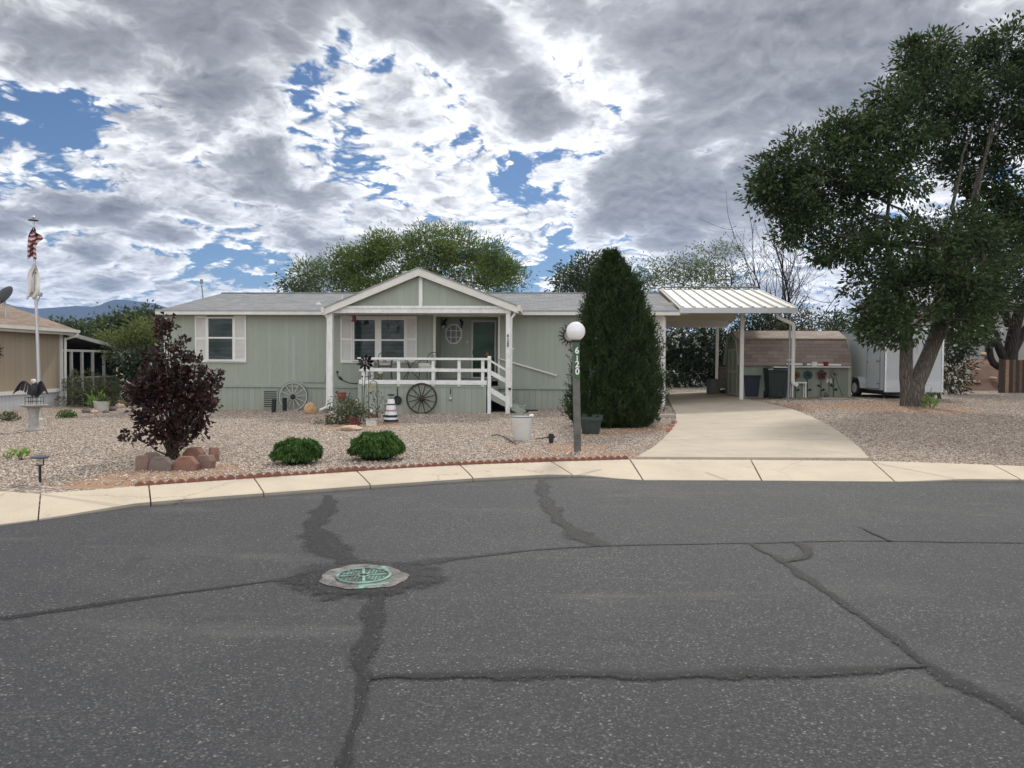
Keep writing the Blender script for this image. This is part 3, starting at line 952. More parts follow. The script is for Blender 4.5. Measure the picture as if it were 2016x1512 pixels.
SAGE = (.315, .345, .288)
M_SAGE = siding('sage_siding', SAGE, .1016, .006, .16)
M_SAGE_SK = siding('sage_skirting', (.30, .33, .277), .2032, .010, .6)
M_SAGE_PL = pm('sage_plain', (.30, .34, .285), .7, .08, 3)
M_WHITE = pm('white_trim', (.72, .71, .68), .55, .06, 5, dirt=.12)
M_WHITE2 = pm('white_paint_worn', (.74, .74, .72), .6, .08, 9, dirt=.35, bump=.15)
M_FASCIA = pm('fascia_cream', (.66, .64, .58), .55, .07, 3, dirt=.15)
M_DRIP = pm('drip_edge_grey', (.30, .32, .36), .5, .1, 3)
M_SHUT = pm('shutter_white', (.70, .685, .65), .55, .05, 5)
M_ROOF = shingles('grey_shingles', [(.20, .21, .225), (.26, .265, .28), (.32, .30, .305), (.30, .33, .31), (.39, .385, .39)], .34, .14)
M_DARK = pm('dark_interior', (.012, .013, .015), .9, .2)
M_BLIND = pm('blind_slat', (.16, .18, .17), .6, .1)
M_GLASS = glass_mat()
M_BLACK = pm('black_metal', (.018, .018, .02), .5, .2, 20)
M_BRONZE = pm('dark_bronze', (.05, .038, .032), .45, .3, 25, metal=.6)

house = thing('mobile_home', 'sage green single storey home with white trim, grey shingle roof and gabled porch', 'house', HO, -HA)
LW_ = 17.62; HD = 9.7; EAVE = 3.30
SK = .80; WT = 3.34
u_win = [U(384, 621), U(485, 712)]
# wall shell: front with the door alcove cut out, back, and the two gable ends
ua0, ua1 = U(858, 624)[0], U(981, 624)[0]
w_al = U(900, 623)[1]
AD = 1.15
FLOOR = U(940, 745, AD)[1]
mb = MB()
mb.bx(0, ua0, 0, .12, SK, WT); mb.bx(ua1, LW_, 0, .12, SK, WT); mb.bx(ua0, ua1, 0, .12, w_al, WT)
mb.bx(ua0 - .12, ua0, .12, AD + .12, SK, WT); mb.bx(ua1, ua1 + .12, .12, AD + .12, SK, WT); mb.bx(ua0, ua1, AD, AD + .12, SK, WT)
mb.bx(ua0, ua1, .12, AD, w_al + .002, w_al + .1)
mb.bx(0, LW_, HD - .12, HD, SK, WT); mb.bx(LW_ - .12, LW_, .12, HD - .12, SK, WT); mb.bx(0, .12, .12, HD - .12, SK, WT)
RV = HD / 2; RIDGE = 4.50
for u in (.0, LW_ - .12):
    mb.prism([(u, 0, WT), (u, HD, WT), (u, RV, RIDGE - .12)], (.12, 0, 0))
mb.build('wall', M_SAGE, house)
mb = MB()
mb.bx(.02, LW_ - .02, .03, .10, -.25, SK - .045); mb.bx(LW_ - .10, LW_ - .03, .10, HD, -.25, SK - .045); mb.bx(.03, .10, .10, HD, -.25, SK - .045)
mb.build('skirting', M_SAGE_SK, house)
mb = MB(); mb.bx(-.01, LW_ + .01, -.022, .02, SK - .055, SK + .055); mb.build('skirting_band', M_SAGE_PL, house, bevel=.006)
mb = MB()
mb.bx(-.025, .10, -.025, -.002, -.1, 3.28); mb.bx(-.025, -.002, -.001, .1, -.1, 3.28); mb.build('corner_trim', M_WHITE, house, bevel=.004); mb = MB()
mb.bx(LW_ - .12, LW_ + .02, -.025, -.002, SK + .09, 3.24); mb.bx(LW_ + .002, LW_ + .025, -.025, .12, SK + .09, 3.24)
mb.bx(LW_ - .16, LW_ + .03, -.045, -.004, .02, SK + .05); mb.bx(LW_ - .17, LW_ + .035, -.05, -.002, SK + .02, SK + .10)
mb.build('corner_trim', M_WHITE, house, bevel=.004)
# shallow batten on the front (a filled seam)
us = U(578, 700)[0]
mb = MB(); mb.bx(us - .05, us + .05, -.004, .01, SK + .06, U(578, 660)[1]); mb.build('seam_patch', pm('primer_patch', (.345, .385, .33), .7, .06), house)

# main roof with 0.35 m overhang; local material axes u and v
RU0, RU1 = -.10, LW_ + .42
EV = -.38; EB = HD + .38
eave_w = 3.42
mb = MB()
t_ = .05
for (v0, w0, v1, w1) in ((EV, eave_w, RV, RIDGE), (EB, eave_w, RV, RIDGE)):
    N = 24
    for i in range(N):  # courses as real low steps
        a, b = i / N, (i + 1) / N
        va, vb = v0 + (v1 - v0) * a, v0 + (v1 - v0) * b; wa, wb = w0 + (w1 - w0) * a, w0 + (w1 - w0) * b
        mb.add([(RU0, va, wa + .014), (RU1, va, wa + .014), (RU1, vb, wb + .003), (RU0, vb, wb + .003), (RU0, va, wa - .03), (RU1, va, wa - .03), (RU1, vb, wb - .03), (RU0, vb, wb - .03)],
               [(0, 1, 2, 3), (0, 4, 5, 1), (3, 2, 6, 7), (4, 7, 6, 5), (0, 3, 7, 4), (1, 5, 6, 2)])
roof = mb.build('roof', M_ROOF, house)
mb = MB(); mb.bx(RU0, RU1, RV - .14, RV + .14, RIDGE + .0, RIDGE + .03); mb.build('ridge_cap', M_ROOF, roof)
mb = MB()
mb.bx(RU0 - .02, RU1 + .02, EV - .03, EV - .004, eave_w - .135, eave_w - .02)
mb.build('fascia', M_FASCIA, house, bevel=.004)
mb = MB(); mb.bx(RU0 - .02, RU1 + .02, EV - .04, EV + .03, eave_w - .016, eave_w + .042); mb.build('drip_edge', M_DRIP, house)
mb = MB(); mb.bx(RU0, RU1, EV, .0, eave_w - .11, eave_w - .09)
for s in (RU0 - .02, RU1 - .005):
    mb.prism([(s, EV, eave_w - .13), (s, RV, RIDGE - .13), (s, EB, eave_w - .13), (s, EB, eave_w - .035), (s, RV, RIDGE - .035), (s, EV, eave_w - .035)], (.025, 0, 0))
mb.build('soffit', M_FASCIA, house)


def roof_pt(px, py):
    """point of the front roof slope under a pixel"""
    v = 1.0
    for _ in range(40):
        u, w = U(px, py, v); v = EV + (w - eave_w) / (RIDGE - eave_w) * (RV - EV)
    return u, v, w


M_VENT = pm('vent_white_metal', (.62, .62, .62), .4, .1)
a = U(674, 582, 2.2)[0]; vw = eave_w + (2.2 - EV) / (RV - EV) * (RIDGE - eave_w)
mb = MB(); mb.lathe([(.11, -.02), (.09, .03), (.03, .07), (.03, .26), (.022, .26), (.022, .0)], (a, 2.2, vw), 14); mb.build('vent_pipe', M_VENT, house, smooth=True)
a = U(627, 590, 1.3)[0]; vw = eave_w + (1.3 - EV) / (RV - EV) * (RIDGE - eave_w)
mb = MB(); mb.lathe([(.12, -.02), (.10, .03), (.05, .05), (.05, .09), (.0, .10)], (a, 1.3, vw), 14, cap=False); mb.build('roof_jack', M_VENT, house, smooth=True)
a, b = U(803, 546, RV + .5); r_ = .24
mb = MB(); mb.lathe([(r_ * .85, RIDGE - b - .3), (r_ * .85, -.02), (r_, .0), (r_, .12), (r_ * 1.04, .13), (r_ * 1.04, .20), (r_ * .98, .24), (.0, .25)], (a, RV + .5, b), 24, cap=False); mb.build('cooler_vent', pm('galvanised', (.36, .38, .39), .4, .15, metal=.5), house, smooth=True)
a, b = U(397, 562, RV - .3)
mb = MB(); mb.tube([(a + .06, RV - .3, RIDGE - .3), (a, RV - .3, b + .02)], .025, 8); mb.box((a - .005, RV - .3, b + .16), (.10, .06, .19)); mb.build('roof_mast', pm('mast_grey', (.22, .25, .22), .5, .1), house)

# ------------- windows
def window(px0, px1, py0, py1, pym, v=0.0, name='window'):
    u0, w1 = U(px0, py0, v); u1, w0 = U(px1, py1, v); wm = U(px0, pym, v)[1]
    f = .055
    mb = MB()
    mb.bx(u0, u0 + f, v - .05, v - .001, w0, w1); mb.bx(u1 - f, u1, v - .05, v - .001, w0, w1)
    mb.bx(u0 + f, u1 - f, v - .05, v - .001, w1 - f, w1); mb.bx(u0 + f, u1 - f, v - .055, v - .001, w0, w0 + f)
    mb.bx(u0 + f, u1 - f, v - .045, v - .001, wm - .028, wm + .028)
    fr = mb.build(name, M_WHITE, house, bevel=.004)
    mb = MB(); mb.bx(u0 + f - .01, u1 - f + .01, v - .008, v - .002, w0 + f - .01, w1 - f + .01); mb.build('backing', M_DARK, fr)
    mb = MB()
    n = int((w1 - w0) / .05)
    for i in range(n):
        w = w0 + f + .02 + (w1 - w0 - 2 * f - .02) * i / n
        mb.box(((u0 + u1) / 2, v - .018, w), (u1 - u0 - 2 * f, .014, .022), rx=.5)
    mb.build('blind', M_BLIND, fr)
    mb = MB(); mb.bx(u0 + f - .004, u1 - f + .004, v - .034, v - .030, wm + .02, w1 - f + .004); mb.bx(u0 + f - .004, u1 - f + .004, v - .030, v - .026, w0 + f - .004, wm - .02); mb.build('pane', M_GLASS, fr)
    mb = MB(); mb.bx(u0 + f + .012, u1 - f - .012, v - .048, v - .044, w0 + f + .01, w0 + f + .022); mb.bx(u0 + f, u0 + f + .016, v - .042, v - .038, w0 + f, wm); mb.bx(u1 - f - .016, u1 - f, v - .042, v - .038, w0 + f, wm)
    mb.build('lower_sash', pm('sash_grey', (.25, .26, .25), .5), fr)
    return fr


def shutter(px0, px1, py0, py1, v=0.0):
    u0, w1 = U(px0, py0, v); u1, w0 = U(px1, py1, v)
    mb = MB(); e = .05; wm = (w0 + w1) / 2
    mb.bx(u0, u0 + e, v - .045, v - .001, w0, w1); mb.bx(u1 - e, u1, v - .045, v - .001, w0, w1)
    for a, b in ((w0, w0 + .09), (wm - .045, wm + .045), (w1 - .09, w1)): mb.bx(u0 + e, u1 - e, v - .043, v - .001, a, b)
    mb.bx(u0 + e, u1 - e, v - .012, v - .001, w0 + .08, w1 - .08)
    for lo, hi in ((w0 + .09, wm - .045), (wm + .045, w1 - .09)):
        n = max(4, int((hi - lo) / .042))
        for i in range(n):
            mb.box(((u0 + u1) / 2, v - .024, lo + (hi - lo) * (i + .5) / n), (u1 - u0 - 2 * e, .007, .034), rx=-.85)
    return mb.build('shutter', M_SHUT, house)


window(408, 462, 624, 711, 665); shutter(384.5, 408.5, 621, 711.5); shutter(461.5, 485.5, 621, 711.5)
mbs = MB(); a = U(384, 711.5); b = U(486, 713.5); mbs.bx(a[0], b[0], -.06, -.001, b[1], a[1]); mbs.build('window_sill', M_WHITE, house)
window(695, 742, 627, 712, 669.5); window(748, 799, 627, 712, 669.5); shutter(671, 694.5, 622.5, 713); shutter(799.5, 821, 622.5, 713)
mbs = MB(); a = U(671, 622.5); b = U(821, 627); mbs.bx(U(695, 622)[0], U(799, 622)[0], -.04, -.001, b[1], a[1]); a = U(671, 713); b = U(821, 715); mbs.bx(a[0], b[0], -.06, -.001, b[1], a[1]); a = U(742, 627); b = U(748, 712); mbs.bx(a[0], b[0], -.035, -.001, b[1], a[1]); mbs.build('window_surround', M_WHITE, house)
shutter(1289, 1307, 620, 717); window(1228, 1288, 624, 717, 668)

# ------------- door alcove
mb = MB()
f0, f1 = U(853.5, 618)[0], U(985, 618)[0]; ft = U(860, 617.5)[1]
mb.bx(f0, ua0 + .004, -.05, -.002, FLOOR, ft); mb.bx(ua1 - .004, f1, -.05, -.002, FLOOR, ft); mb.bx(ua0 + .004, ua1 - .004, -.05, -.002, w_al - .01, ft)
mb.build('alcove_trim', M_FASCIA, house, bevel=.004)
mb = MB(); mb.bx(ua0, ua1, .0, (AD - -0.01), FLOOR - .06, FLOOR - .005); mb.build('door_sill', pm('sill_wood', (.24, .22, .19), .8), house)
d0, dt = U(928.5, 630.5, AD); d1, _ = U(977.5, 630.5, AD)
mb = MB(); f = .06
mb.bx(d0, d0 + f, (AD - 0.07), (AD - 0.002), FLOOR, dt); mb.bx(d1 - f, d1, (AD - 0.07), (AD - 0.002), FLOOR, dt); mb.bx(d0 + f, d1 - f, (AD - 0.07), (AD - 0.002), dt - .07, dt); mb.bx(d0 + f, d1 - f, (AD - 0.06), (AD - 0.002), FLOOR, FLOOR + .05)
door = mb.build('storm_door', pm('door_frame_white', (.52, .53, .52), .5, .06), house, bevel=.004)
mb = MB(); mb.bx(d0 + f, d1 - f, (AD - 0.025), (AD - 0.005), FLOOR + .05, dt - .07); mb.build('inner_door', pm('dark_green_door', (.012, .075, .034), .4, .15, 3), door)
mb = MB(); mb.bx(d0 + f, d1 - f, (AD - 0.05), (AD - 0.046), FLOOR + .05, dt - .07); mb.build('door_glass', glass_mat('door_glass', (.8, .85, .8), .0, .13), door)
a, b = U(931.5, 693, (AD - 0.07)); mb = MB(); mb.bx(a - .02, a + .02, (AD - 0.095), (AD - 0.07), b - .08, b + .07); mb.tube([(a, (AD - 0.11), b - .05), (a, (AD - 0.12), b), (a, (AD - 0.11), b + .05)], .012, 6); mb.build('handle', M_BLACK, door)
# octagon window
cu, cw = U(893, 657.5, AD); ru, rw = U(909, 657, AD)[0] - cu, (U(893, 638, AD)[1] - cw)
oct_ = [(1, .42), (.42, 1), (-.42, 1), (-1, .42), (-1, -.42), (-.42, -1), (.42, -1), (1, -.42)]
mb = MB()
for i in range(8):
    p, q = oct_[i], oct_[(i + 1) % 8]
    pq = lambda c, s, v: (cu + c[0] * ru * s, v, cw + c[1] * rw * s)
    mb.add([pq(p, 1, (AD - 0.03)), pq(q, 1, (AD - 0.03)), pq(q, .86, (AD - 0.03)), pq(p, .86, (AD - 0.03)), pq(p, 1, (AD - 0.001)), pq(q, 1, (AD - 0.001)), pq(q, .86, (AD - 0.001)), pq(p, .86, (AD - 0.001))], [(0, 1, 2, 3), (0, 4, 5, 1), (2, 6, 7, 3)])
for t in (-.33, .33):
    mb.bx(cu + t * ru - .012, cu + t * ru + .012, (AD - 0.028), (AD - 0.012), cw - rw * .86, cw + rw * .86); mb.bx(cu - ru * .86, cu + ru * .86, (AD - 0.0285), (AD - 0.0125), cw + t * rw - .012, cw + t * rw + .012)
ow = mb.build('octagon_window', M_WHITE, house)
mb = MB(); mb.prism([(cu + p[0] * ru * .88, (AD - 0.009), cw + p[1] * rw * .88) for p in oct_], (0, .004, 0)); mb.build('pane', pm('octagon_glass', (.05, .06, .058), .3, .3, 6, spec=.6), ow)
# lantern beside the door
a, b = U(874, 641, AD); mb = MB(); mb.bx(a - .05, a + .05, (AD - 0.03), (AD - 0.002), b - .06, b + .16); mb.tube([(a, (AD - 0.03), b + .1), (a, (AD - 0.13), b + .16), (a, (AD - 0.15), b + .06)], .015, 6); mb.lathe([(.03, .07), (.08, .05), (.085, -.0), (.075, .0)], (a, (AD - 0.15), b), 12); sc = mb.build('porch_light', M_BLACK, house)
mb = MB(); mb.ball((a, (AD - 0.15), b - .045), (.055, .055, .06), 12, 8); mb.build('glass_globe', pm('frosted_lamp_glass', (.75, .75, .72), .25), sc, smooth=True)
a, b = U(920, 673, AD); mb = MB(); mb.bx(a - .02, a + .02, (AD - 0.015), (AD - 0.002), b - .05, b + .05); mb.build('door_bell', M_WHITE, house)
# hooks and cables on the front wall
mb = MB()
a, b = U(541, 738); pts = [U(642, 736), U(641, 752), U(636, 753.5), U(597, 752.6)]
mb.tube([(p[0], -.035, p[1]) for p in pts], .012, 6); mb.build('drain_pipe', pm('pipe_green', (.2, .235, .2), .6), house)
mb = MB(); pts = [U(665, 731.5), U(663.5, 735), U(668, 743), U(673, 747), U(683, 752), U(692, 754.5), U(705, 754.8)]
mb.tube([(p[0], -.03, p[1]) for p in spline([Vector((q[0], 0, q[1])) for q in pts], .05) for p in [(p[0], p[2])]], .012, 6)
a, b = U(670.5, 744.5); mb.ball((a, -.035, b), (.10, .035, .045), 10, 8, Matrix.Rotation(.65, 3, 'Y')); a, b = U(664.5, 732); mb.ball((a, -.035, b), (.045, .03, .035), 10, 8)
mb.build('power_cord', M_BLACK, house, smooth=True)
# crawl space vent in the skirting
a = U(517, 766); b = U(547, 806); mb = MB()
mb.bx(a[0], a[0] + .04, .0, .028, b[1], a[1]); mb.bx(b[0] - .04, b[0], .0, .028, b[1], a[1]); mb.bx(a[0] + .04, b[0] - .04, .0, .028, a[1] - .04, a[1]); mb.bx(a[0] + .04, b[0] - .04, .0, .028, b[1], b[1] + .03)
for i in range(9): mb.box(((a[0] + b[0]) / 2, .012, b[1] + .06 + (a[1] - b[1] - .12) * i / 8), (b[0] - a[0] - .08, .012, .040), rx=.35)
cv = mb.build('crawl_space_vent', M_SAGE_PL, house)
mb = MB(); mb.bx(a[0] + .03, b[0] - .03, .024, .0285, b[1] + .02, a[1] - .03); mb.build('backing', M_DARK, cv)

# ------------- gabled porch roof: posts, beam, pediment, rakes
PV = -1.75
cap_u, cap_w = U(824, 527.5, PV - .2)
l_u, l_w = U(636.5, 607, PV - .2); r_u, r_w = U(1021, 603, PV - .2)
slope_l = (cap_w - l_w) / (cap_u - l_u)
mb = MB()
th_ = .23
for (eu, ew) in ((l_u, l_w), (r_u, r_w)):
    N = 1
    mb.add([(cap_u, PV - .24, cap_w), (eu, PV - .24, ew), (eu, PV - .24, ew - th_), (cap_u, PV - .24, cap_w - th_ - .02), (cap_u, PV - .20, cap_w), (eu, PV - .20, ew), (eu, PV - .20, ew - th_), (cap_u, PV - .20, cap_w - th_ - .02)],
           [(0, 1, 2, 3), (4, 7, 6, 5), (0, 4, 5, 1), (1, 5, 6, 2), (2, 6, 7, 3), (3, 7, 4, 0)])
rk = mb.build('rake_board', M_FASCIA, house)
mb = MB()
for (eu, ew) in ((l_u, l_w), (r_u, r_w)):
    mb.add([(cap_u, PV - .26, cap_w + .03), (eu, PV - .26, ew + .03), (eu, RV, ew + .03), (cap_u, RV, cap_w + .03), (cap_u, PV - .26, cap_w - .02), (eu, PV - .26, ew - .02), (eu, RV, ew - .02), (cap_u, RV, cap_w - .02)],
           [(0, 1, 2, 3), (4, 7, 6, 5), (0, 4, 5, 1), (1, 5, 6, 2), (2, 6, 7, 3)])
mb.build('porch_roof', M_ROOF, house)
for (eu, ew, sg) in ((l_u, l_w, 1), (r_u, r_w, -1)):
    mb = MB(); mb.bx(eu - .06 if sg > 0 else eu - .04, eu + .04 if sg > 0 else eu + .06, PV - .27, EV + .2, ew - .16, ew + .03); mb.build('gutter', M_FASCIA, house, bevel=.01)
b0, bt = U(655, 603.5, PV); b1, bb = U(1000, 617, PV)
mb = MB(); pu, pw = U(823, 541, PV - .02)
mb.prism([(b0 - .28, PV - .02, bt - .04), (b1 + .3, PV - .02, bt - .04), (cap_u, PV - .02, cap_w - .2)], (0, .05, 0)); mb.build('gable_wall', siding('gable_siding', SAGE, .2032, .007, .14), house)
mb = MB(); ku = U(828.5, 570, PV - .03)[0]; mb.bx(ku - .06, ku + .06, PV - .07, PV - .021, bt, U(828, 538, PV)[1]); mb.build('king_post', M_WHITE2, house, bevel=.004)
mb = MB(); mb.bx(b0 - .10, b1 + .10, PV - .10, PV + .06, bb, bt); mb.bx(b0 - .10, b1 + .10, PV - .125, PV - .102, bt - .07, bt + .015); mb.build('porch_beam', M_WHITE2, house, bevel=.006)
mb = MB(); mb.bx(b0, b1, PV + .06, -.002, bb + .10, bb + .13); mb.bx(b0 - .06, b0 + .05, PV + .06, 0, bb, bt - .02); mb.bx(b1 - .05, b1 + .06, PV + .06, 0, bb, bt - .02); mb.build('porch_ceiling', M_FASCIA, house)
pl0 = U(646.5, 700, PV)[0]; pl1 = U(656, 700, PV)[0]; pr0 = U(996, 700, PV)[0]; pr1 = U(1004.5, 700, PV)[0]
for (a, b) in ((pl0, pl1), (pr0, pr1)):
    mb = MB(); mb.bx(a, b, PV - .09, PV + .06, -.15, bb - .002); post = mb.build('porch_post', M_WHITE2, house, bevel=.006)
for ch_, py in zip('6120', (661, 667.8, 674.2, 680.5)):
    text_mesh('house_number', ch_, .125, M_BLACK, house, .006, ((pr0 + pr1) / 2, PV - .096, U(998, py, PV)[1]), bold=.004)
# downspouts with elbows
def downspout(pts, name='downspout', r=.04):
    mb = MB(); mb.tube([Vector(p) for p in spline([Vector(p) for p in pts], .08)], r, 8); return mb.build(name, M_WHITE, house, smooth=True)


e = lambda px, py, v: (U(px, py, v)[0], v, U(px, py, v)[1])
downspout([e(641, 611, PV - .1), e(640.5, 618, PV - .1), e(643.5, 624, PV - .1), e(645.5, 630, PV - .05), e(645, 680, PV - .05), e(644.5, 740, PV - .05), e(644, 795, PV - .05), e(641, 802, PV - .1), e(630, 807, PV - .3)])
downspout([e(1013, 611, PV - .05), e(1013, 619, PV - .05), e(1008, 625, PV - .05), e(1006.5, 634, PV - .05), e(1006.3, 700, PV - .05), e(1006, 760, PV - .05), e(1006, 802, PV - .05)])
a = e(1009, 690, -1.2); mb = MB(); mb.tube([e(1006, 695, -1.7), e(1008, 688, -1.6), e(1011, 686, -1.5)], .02, 6); mb.build('wall_hook', M_WHITE, house)
# security camera box on the right post, ceiling lamp
a, b = U(1003, 762, PV - .1); mb = MB(); mb.bx(a - .05, a + .06, PV - .16, PV - .091, b - .03, b + .07); cb_ = mb.build('post_lamp', M_WHITE, house, bevel=.01)
mb = MB(); mb.bx(a - .03, a + .05, PV - .155, PV - .095, b - .09, b - .032); mb.build('sensor', M_BLACK, cb_)
a, b = U(837, 619, -.9); mb = MB(); mb.lathe([(.0, -.06), (.10, -.04), (.13, .0), (.13, .04)], (a, -.9, bb + .07), 16, cap=False); mb.build('ceiling_lamp', pm('lamp_glass_white', (.7, .68, .62), .3), house, smooth=True)
# sloping handrail fixed to the front wall beside the steps
mb = MB(); mb.bar(e(980, 705, -.08), e(1096, 739, -.08), .05, .05)
mb.build('wall_handrail', M_FASCIA, house)
for q_ in ((1060, 728), (1015, 715)):
    mb = MB(); p = e(*q_, -.04); mb.box((p[0], -.03, p[2] - .02), (.04, .055, .05)); mb.build('handrail_bracket', M_WHITE, house)

# ------------------------------------------------------------------ raised porch deck with railing and steps
deck = thing('porch_deck', 'raised sage green porch deck with white railing and side steps', 'deck', HO, -HA)
q0, qt = U(706, 756, PV); q1, qb = U(957, 812, PV)
mb = MB(); mb.bx(q0, q1, PV - .02, PV + .03, -.12, qt); mb.bx(q0, q0 + .05, PV + .03, -.002, -.12, qt); mb.bx(q1 - .05, q1, PV + .03, -.002, -.12, qt); mb.build('deck_skirt', M_SAGE_SK, deck)
mb = MB(); mb.bx(q0 - .01, q0 + .10, PV - .045, PV - .022, -.12, qt); mb.bx(q0 + .1, q1, PV - .04, PV - .022, qt - .08, qt); mb.bx(q1 - .09, q1 + .005, PV - .045, PV - .022, -.12, qt - .08); mb.build('deck_trim', M_SAGE_PL, deck)
DF = qt + .06
mb = MB()
for i in range(12):
    v = PV + (0 - PV) * i / 12; mb.bx(q0, q1 + .02, v + .003, v + 1.75 / 12 - .003, qt - .005, FLOOR - .01)
mb.build('deck_floor', pm('deck_boards', (.30, .30, .27), .8, .15, 4), deck)
tr = U(712, 703.5, PV)[1]; tr2 = U(712, 708, PV)[1]; m1 = U(712, 724.5, PV)[1]; m2 = U(712, 731, PV)[1]; g1 = U(712, 747.5, PV)[1]; g2 = U(712, 756, PV)[1]
ru1 = U(965.5, 705, PV)[0]; rl0 = U(705, 705, PV)[0]
mb = MB(); mb.bx(rl0, ru1, PV - .10, PV + .05, tr2, tr); mb.build('top_rail', M_WHITE2, deck, bevel=.004)
mb = MB(); mb.bx(U(708, 730, PV)[0], U(960, 730, PV)[0], PV - .075, PV - .045, m2, m1); mb.build('middle_rail', M_WHITE2, deck, bevel=.004)
mb = MB(); mb.bx(U(708, 730, PV)[0], U(959, 730, PV)[0], PV - .075, PV - .046, g2, g1); mb.build('bottom_board', M_WHITE2, deck, bevel=.004)
for px in (715.5, 785, 853, 904, 950.5):
    a = U(px, 730, PV)[0]; mb = MB(); mb.bx(a - .05, a + .05, PV - .044, PV + .05, g2 - .05, tr2 - .001); mb.build('baluster', M_WHITE2, deck, bevel=.004)
nu = U(963.5, 730, PV)[0]
mb = MB(); mb.bx(nu - .055, nu + .055, PV - .06, PV + .05, -.1, U(963, 701, PV)[1]); mb.build('newel_post', M_WHITE2, deck, bevel=.006)
# return rail along the left end of the deck
mb = MB(); mb.bx(rl0, rl0 + .13, PV + .05, -.06, tr2, tr); mb.bx(q0 + .02, q0 + .05, PV + .05, -.06, m2, m1); mb.bx(q0 + .02, q0 + .05, PV + .05, -.06, g2, g1)
for v in (-.9, -.1): mb.bx(q0 + .01, q0 + .10, v - .05, v + .05, g2, tr2)
mb.build('return_rail', M_WHITE2, deck, bevel=.004)
# steps run down towards the right
se = pr0 + .02
mb = MB()
for (p0, p1, hh, ww) in (((966, 710.5), (997, 729), .06, .08), ((961, 731), (998, 751), .14, .03), ((964, 767), (998, 787.5), .16, .035)):
    mb.bar(e(*p0, PV), e(*p1, PV), ww, hh)
mb.build('stair_rail', M_WHITE2, deck, bevel=.004)
mb = MB(); nst = 5; run = .26; u0s = q1 + .02
rise = (FLOOR - .02 - .05) / (nst + .0)
for i in range(nst):
    z = FLOOR - .02 - rise * (i + 1); u_ = u0s + run * i
    mb.bx(u_, u_ + run + .03, PV + .07, -.25, z - .045, z); mb.bx(u_ - .02, u_ - .002, PV + .07, -.25, z, z + rise - .046)
st_ = mb.build('stair_tread', pm('tread_boards', (.33, .34, .29), .85, .2, 8, dirt=.3), deck)
mb = MB()
for v in (PV + .05, -.24):
    mb = MB(); mb.prism([(u0s, v, FLOOR - rise - .05), (u0s + run * nst, v, .10), (u0s + run * nst - .22, v, .0), (u0s, v, FLOOR - rise - .36)], (0, -.04, 0)); mb.build('stringer', M_SAGE_PL, deck)
mb = MB(); mb.bx(q1 + .02, u0s + run * 5 + .55, -1.55, -.35, .0, .05); mb.build('landing', M_DRIVE, deck)
# low sage box step beyond the post
su0 = U(1009, 795, -1.2)[0]; sb = thing('box_step', 'low sage green wooden box step at the foot of the porch stairs', 'step', W(su0, -1.2, .055), -HA)
mb = MB(); mb.bx(0, .42, -.28, .28, .0, .20); mb.build('body', M_SAGE_PL, sb, bevel=.01)
mb = MB(); mb.bx(-.02, .44, -.30, .30, .202, .235); mb.build('tread', pm('tread_pale', (.40, .41, .35), .8, .1), sb, bevel=.006)
mb = MB(); mb.bx(.20, .40, -.24, .02, .236, .242); mb.build('grip_strip', M_BLACK, sb)
# ------------------------------------------------------------------ foliage tools
def leaf_arrays(c, d, L, Wd, rg, fold=.25, nrm=None):
    """kite shaped folded leaves: c centres, d unit directions, L lengths, Wd widths"""
    n = len(c)
    if nrm is None:
        r = rg.normal(size=(n, 3))
    else:
        r = nrm + rg.normal(size=(n, 3)) * .45
    s = np.cross(d, r); s /= np.linalg.norm(s, axis=1, keepdims=True) + 1e-9
    up = np.cross(s, d)
    L = np.broadcast_to(L, (n,))[:, None]; Wd = np.broadcast_to(Wd, (n,))[:, None]
    a = c; m = c + d * L * .45; b = c + d * L - up * L * .12
    l = m + s * Wd * .5 + up * Wd * fold; r2 = m - s * Wd * .5 + up * Wd * fold
    v = np.stack([a, l, b, r2], 1).reshape(-1, 3)
    i = np.arange(n) * 4
    f = np.stack([np.stack([i, i + 1, i + 2], -1), np.stack([i, i + 2, i + 3], -1)], 1).reshape(-1, 3)
    return v, f


def join(parts):
    V = []; Fc = []; o = 0
    for v, f in parts:
        V.append(v); Fc.append(f + o); o += len(v)
    return np.concatenate(V), np.concatenate(Fc)


def unit(n, rg):
    v = rg.normal(size=(n, 3)); return v / np.linalg.norm(v, axis=1, keepdims=True)


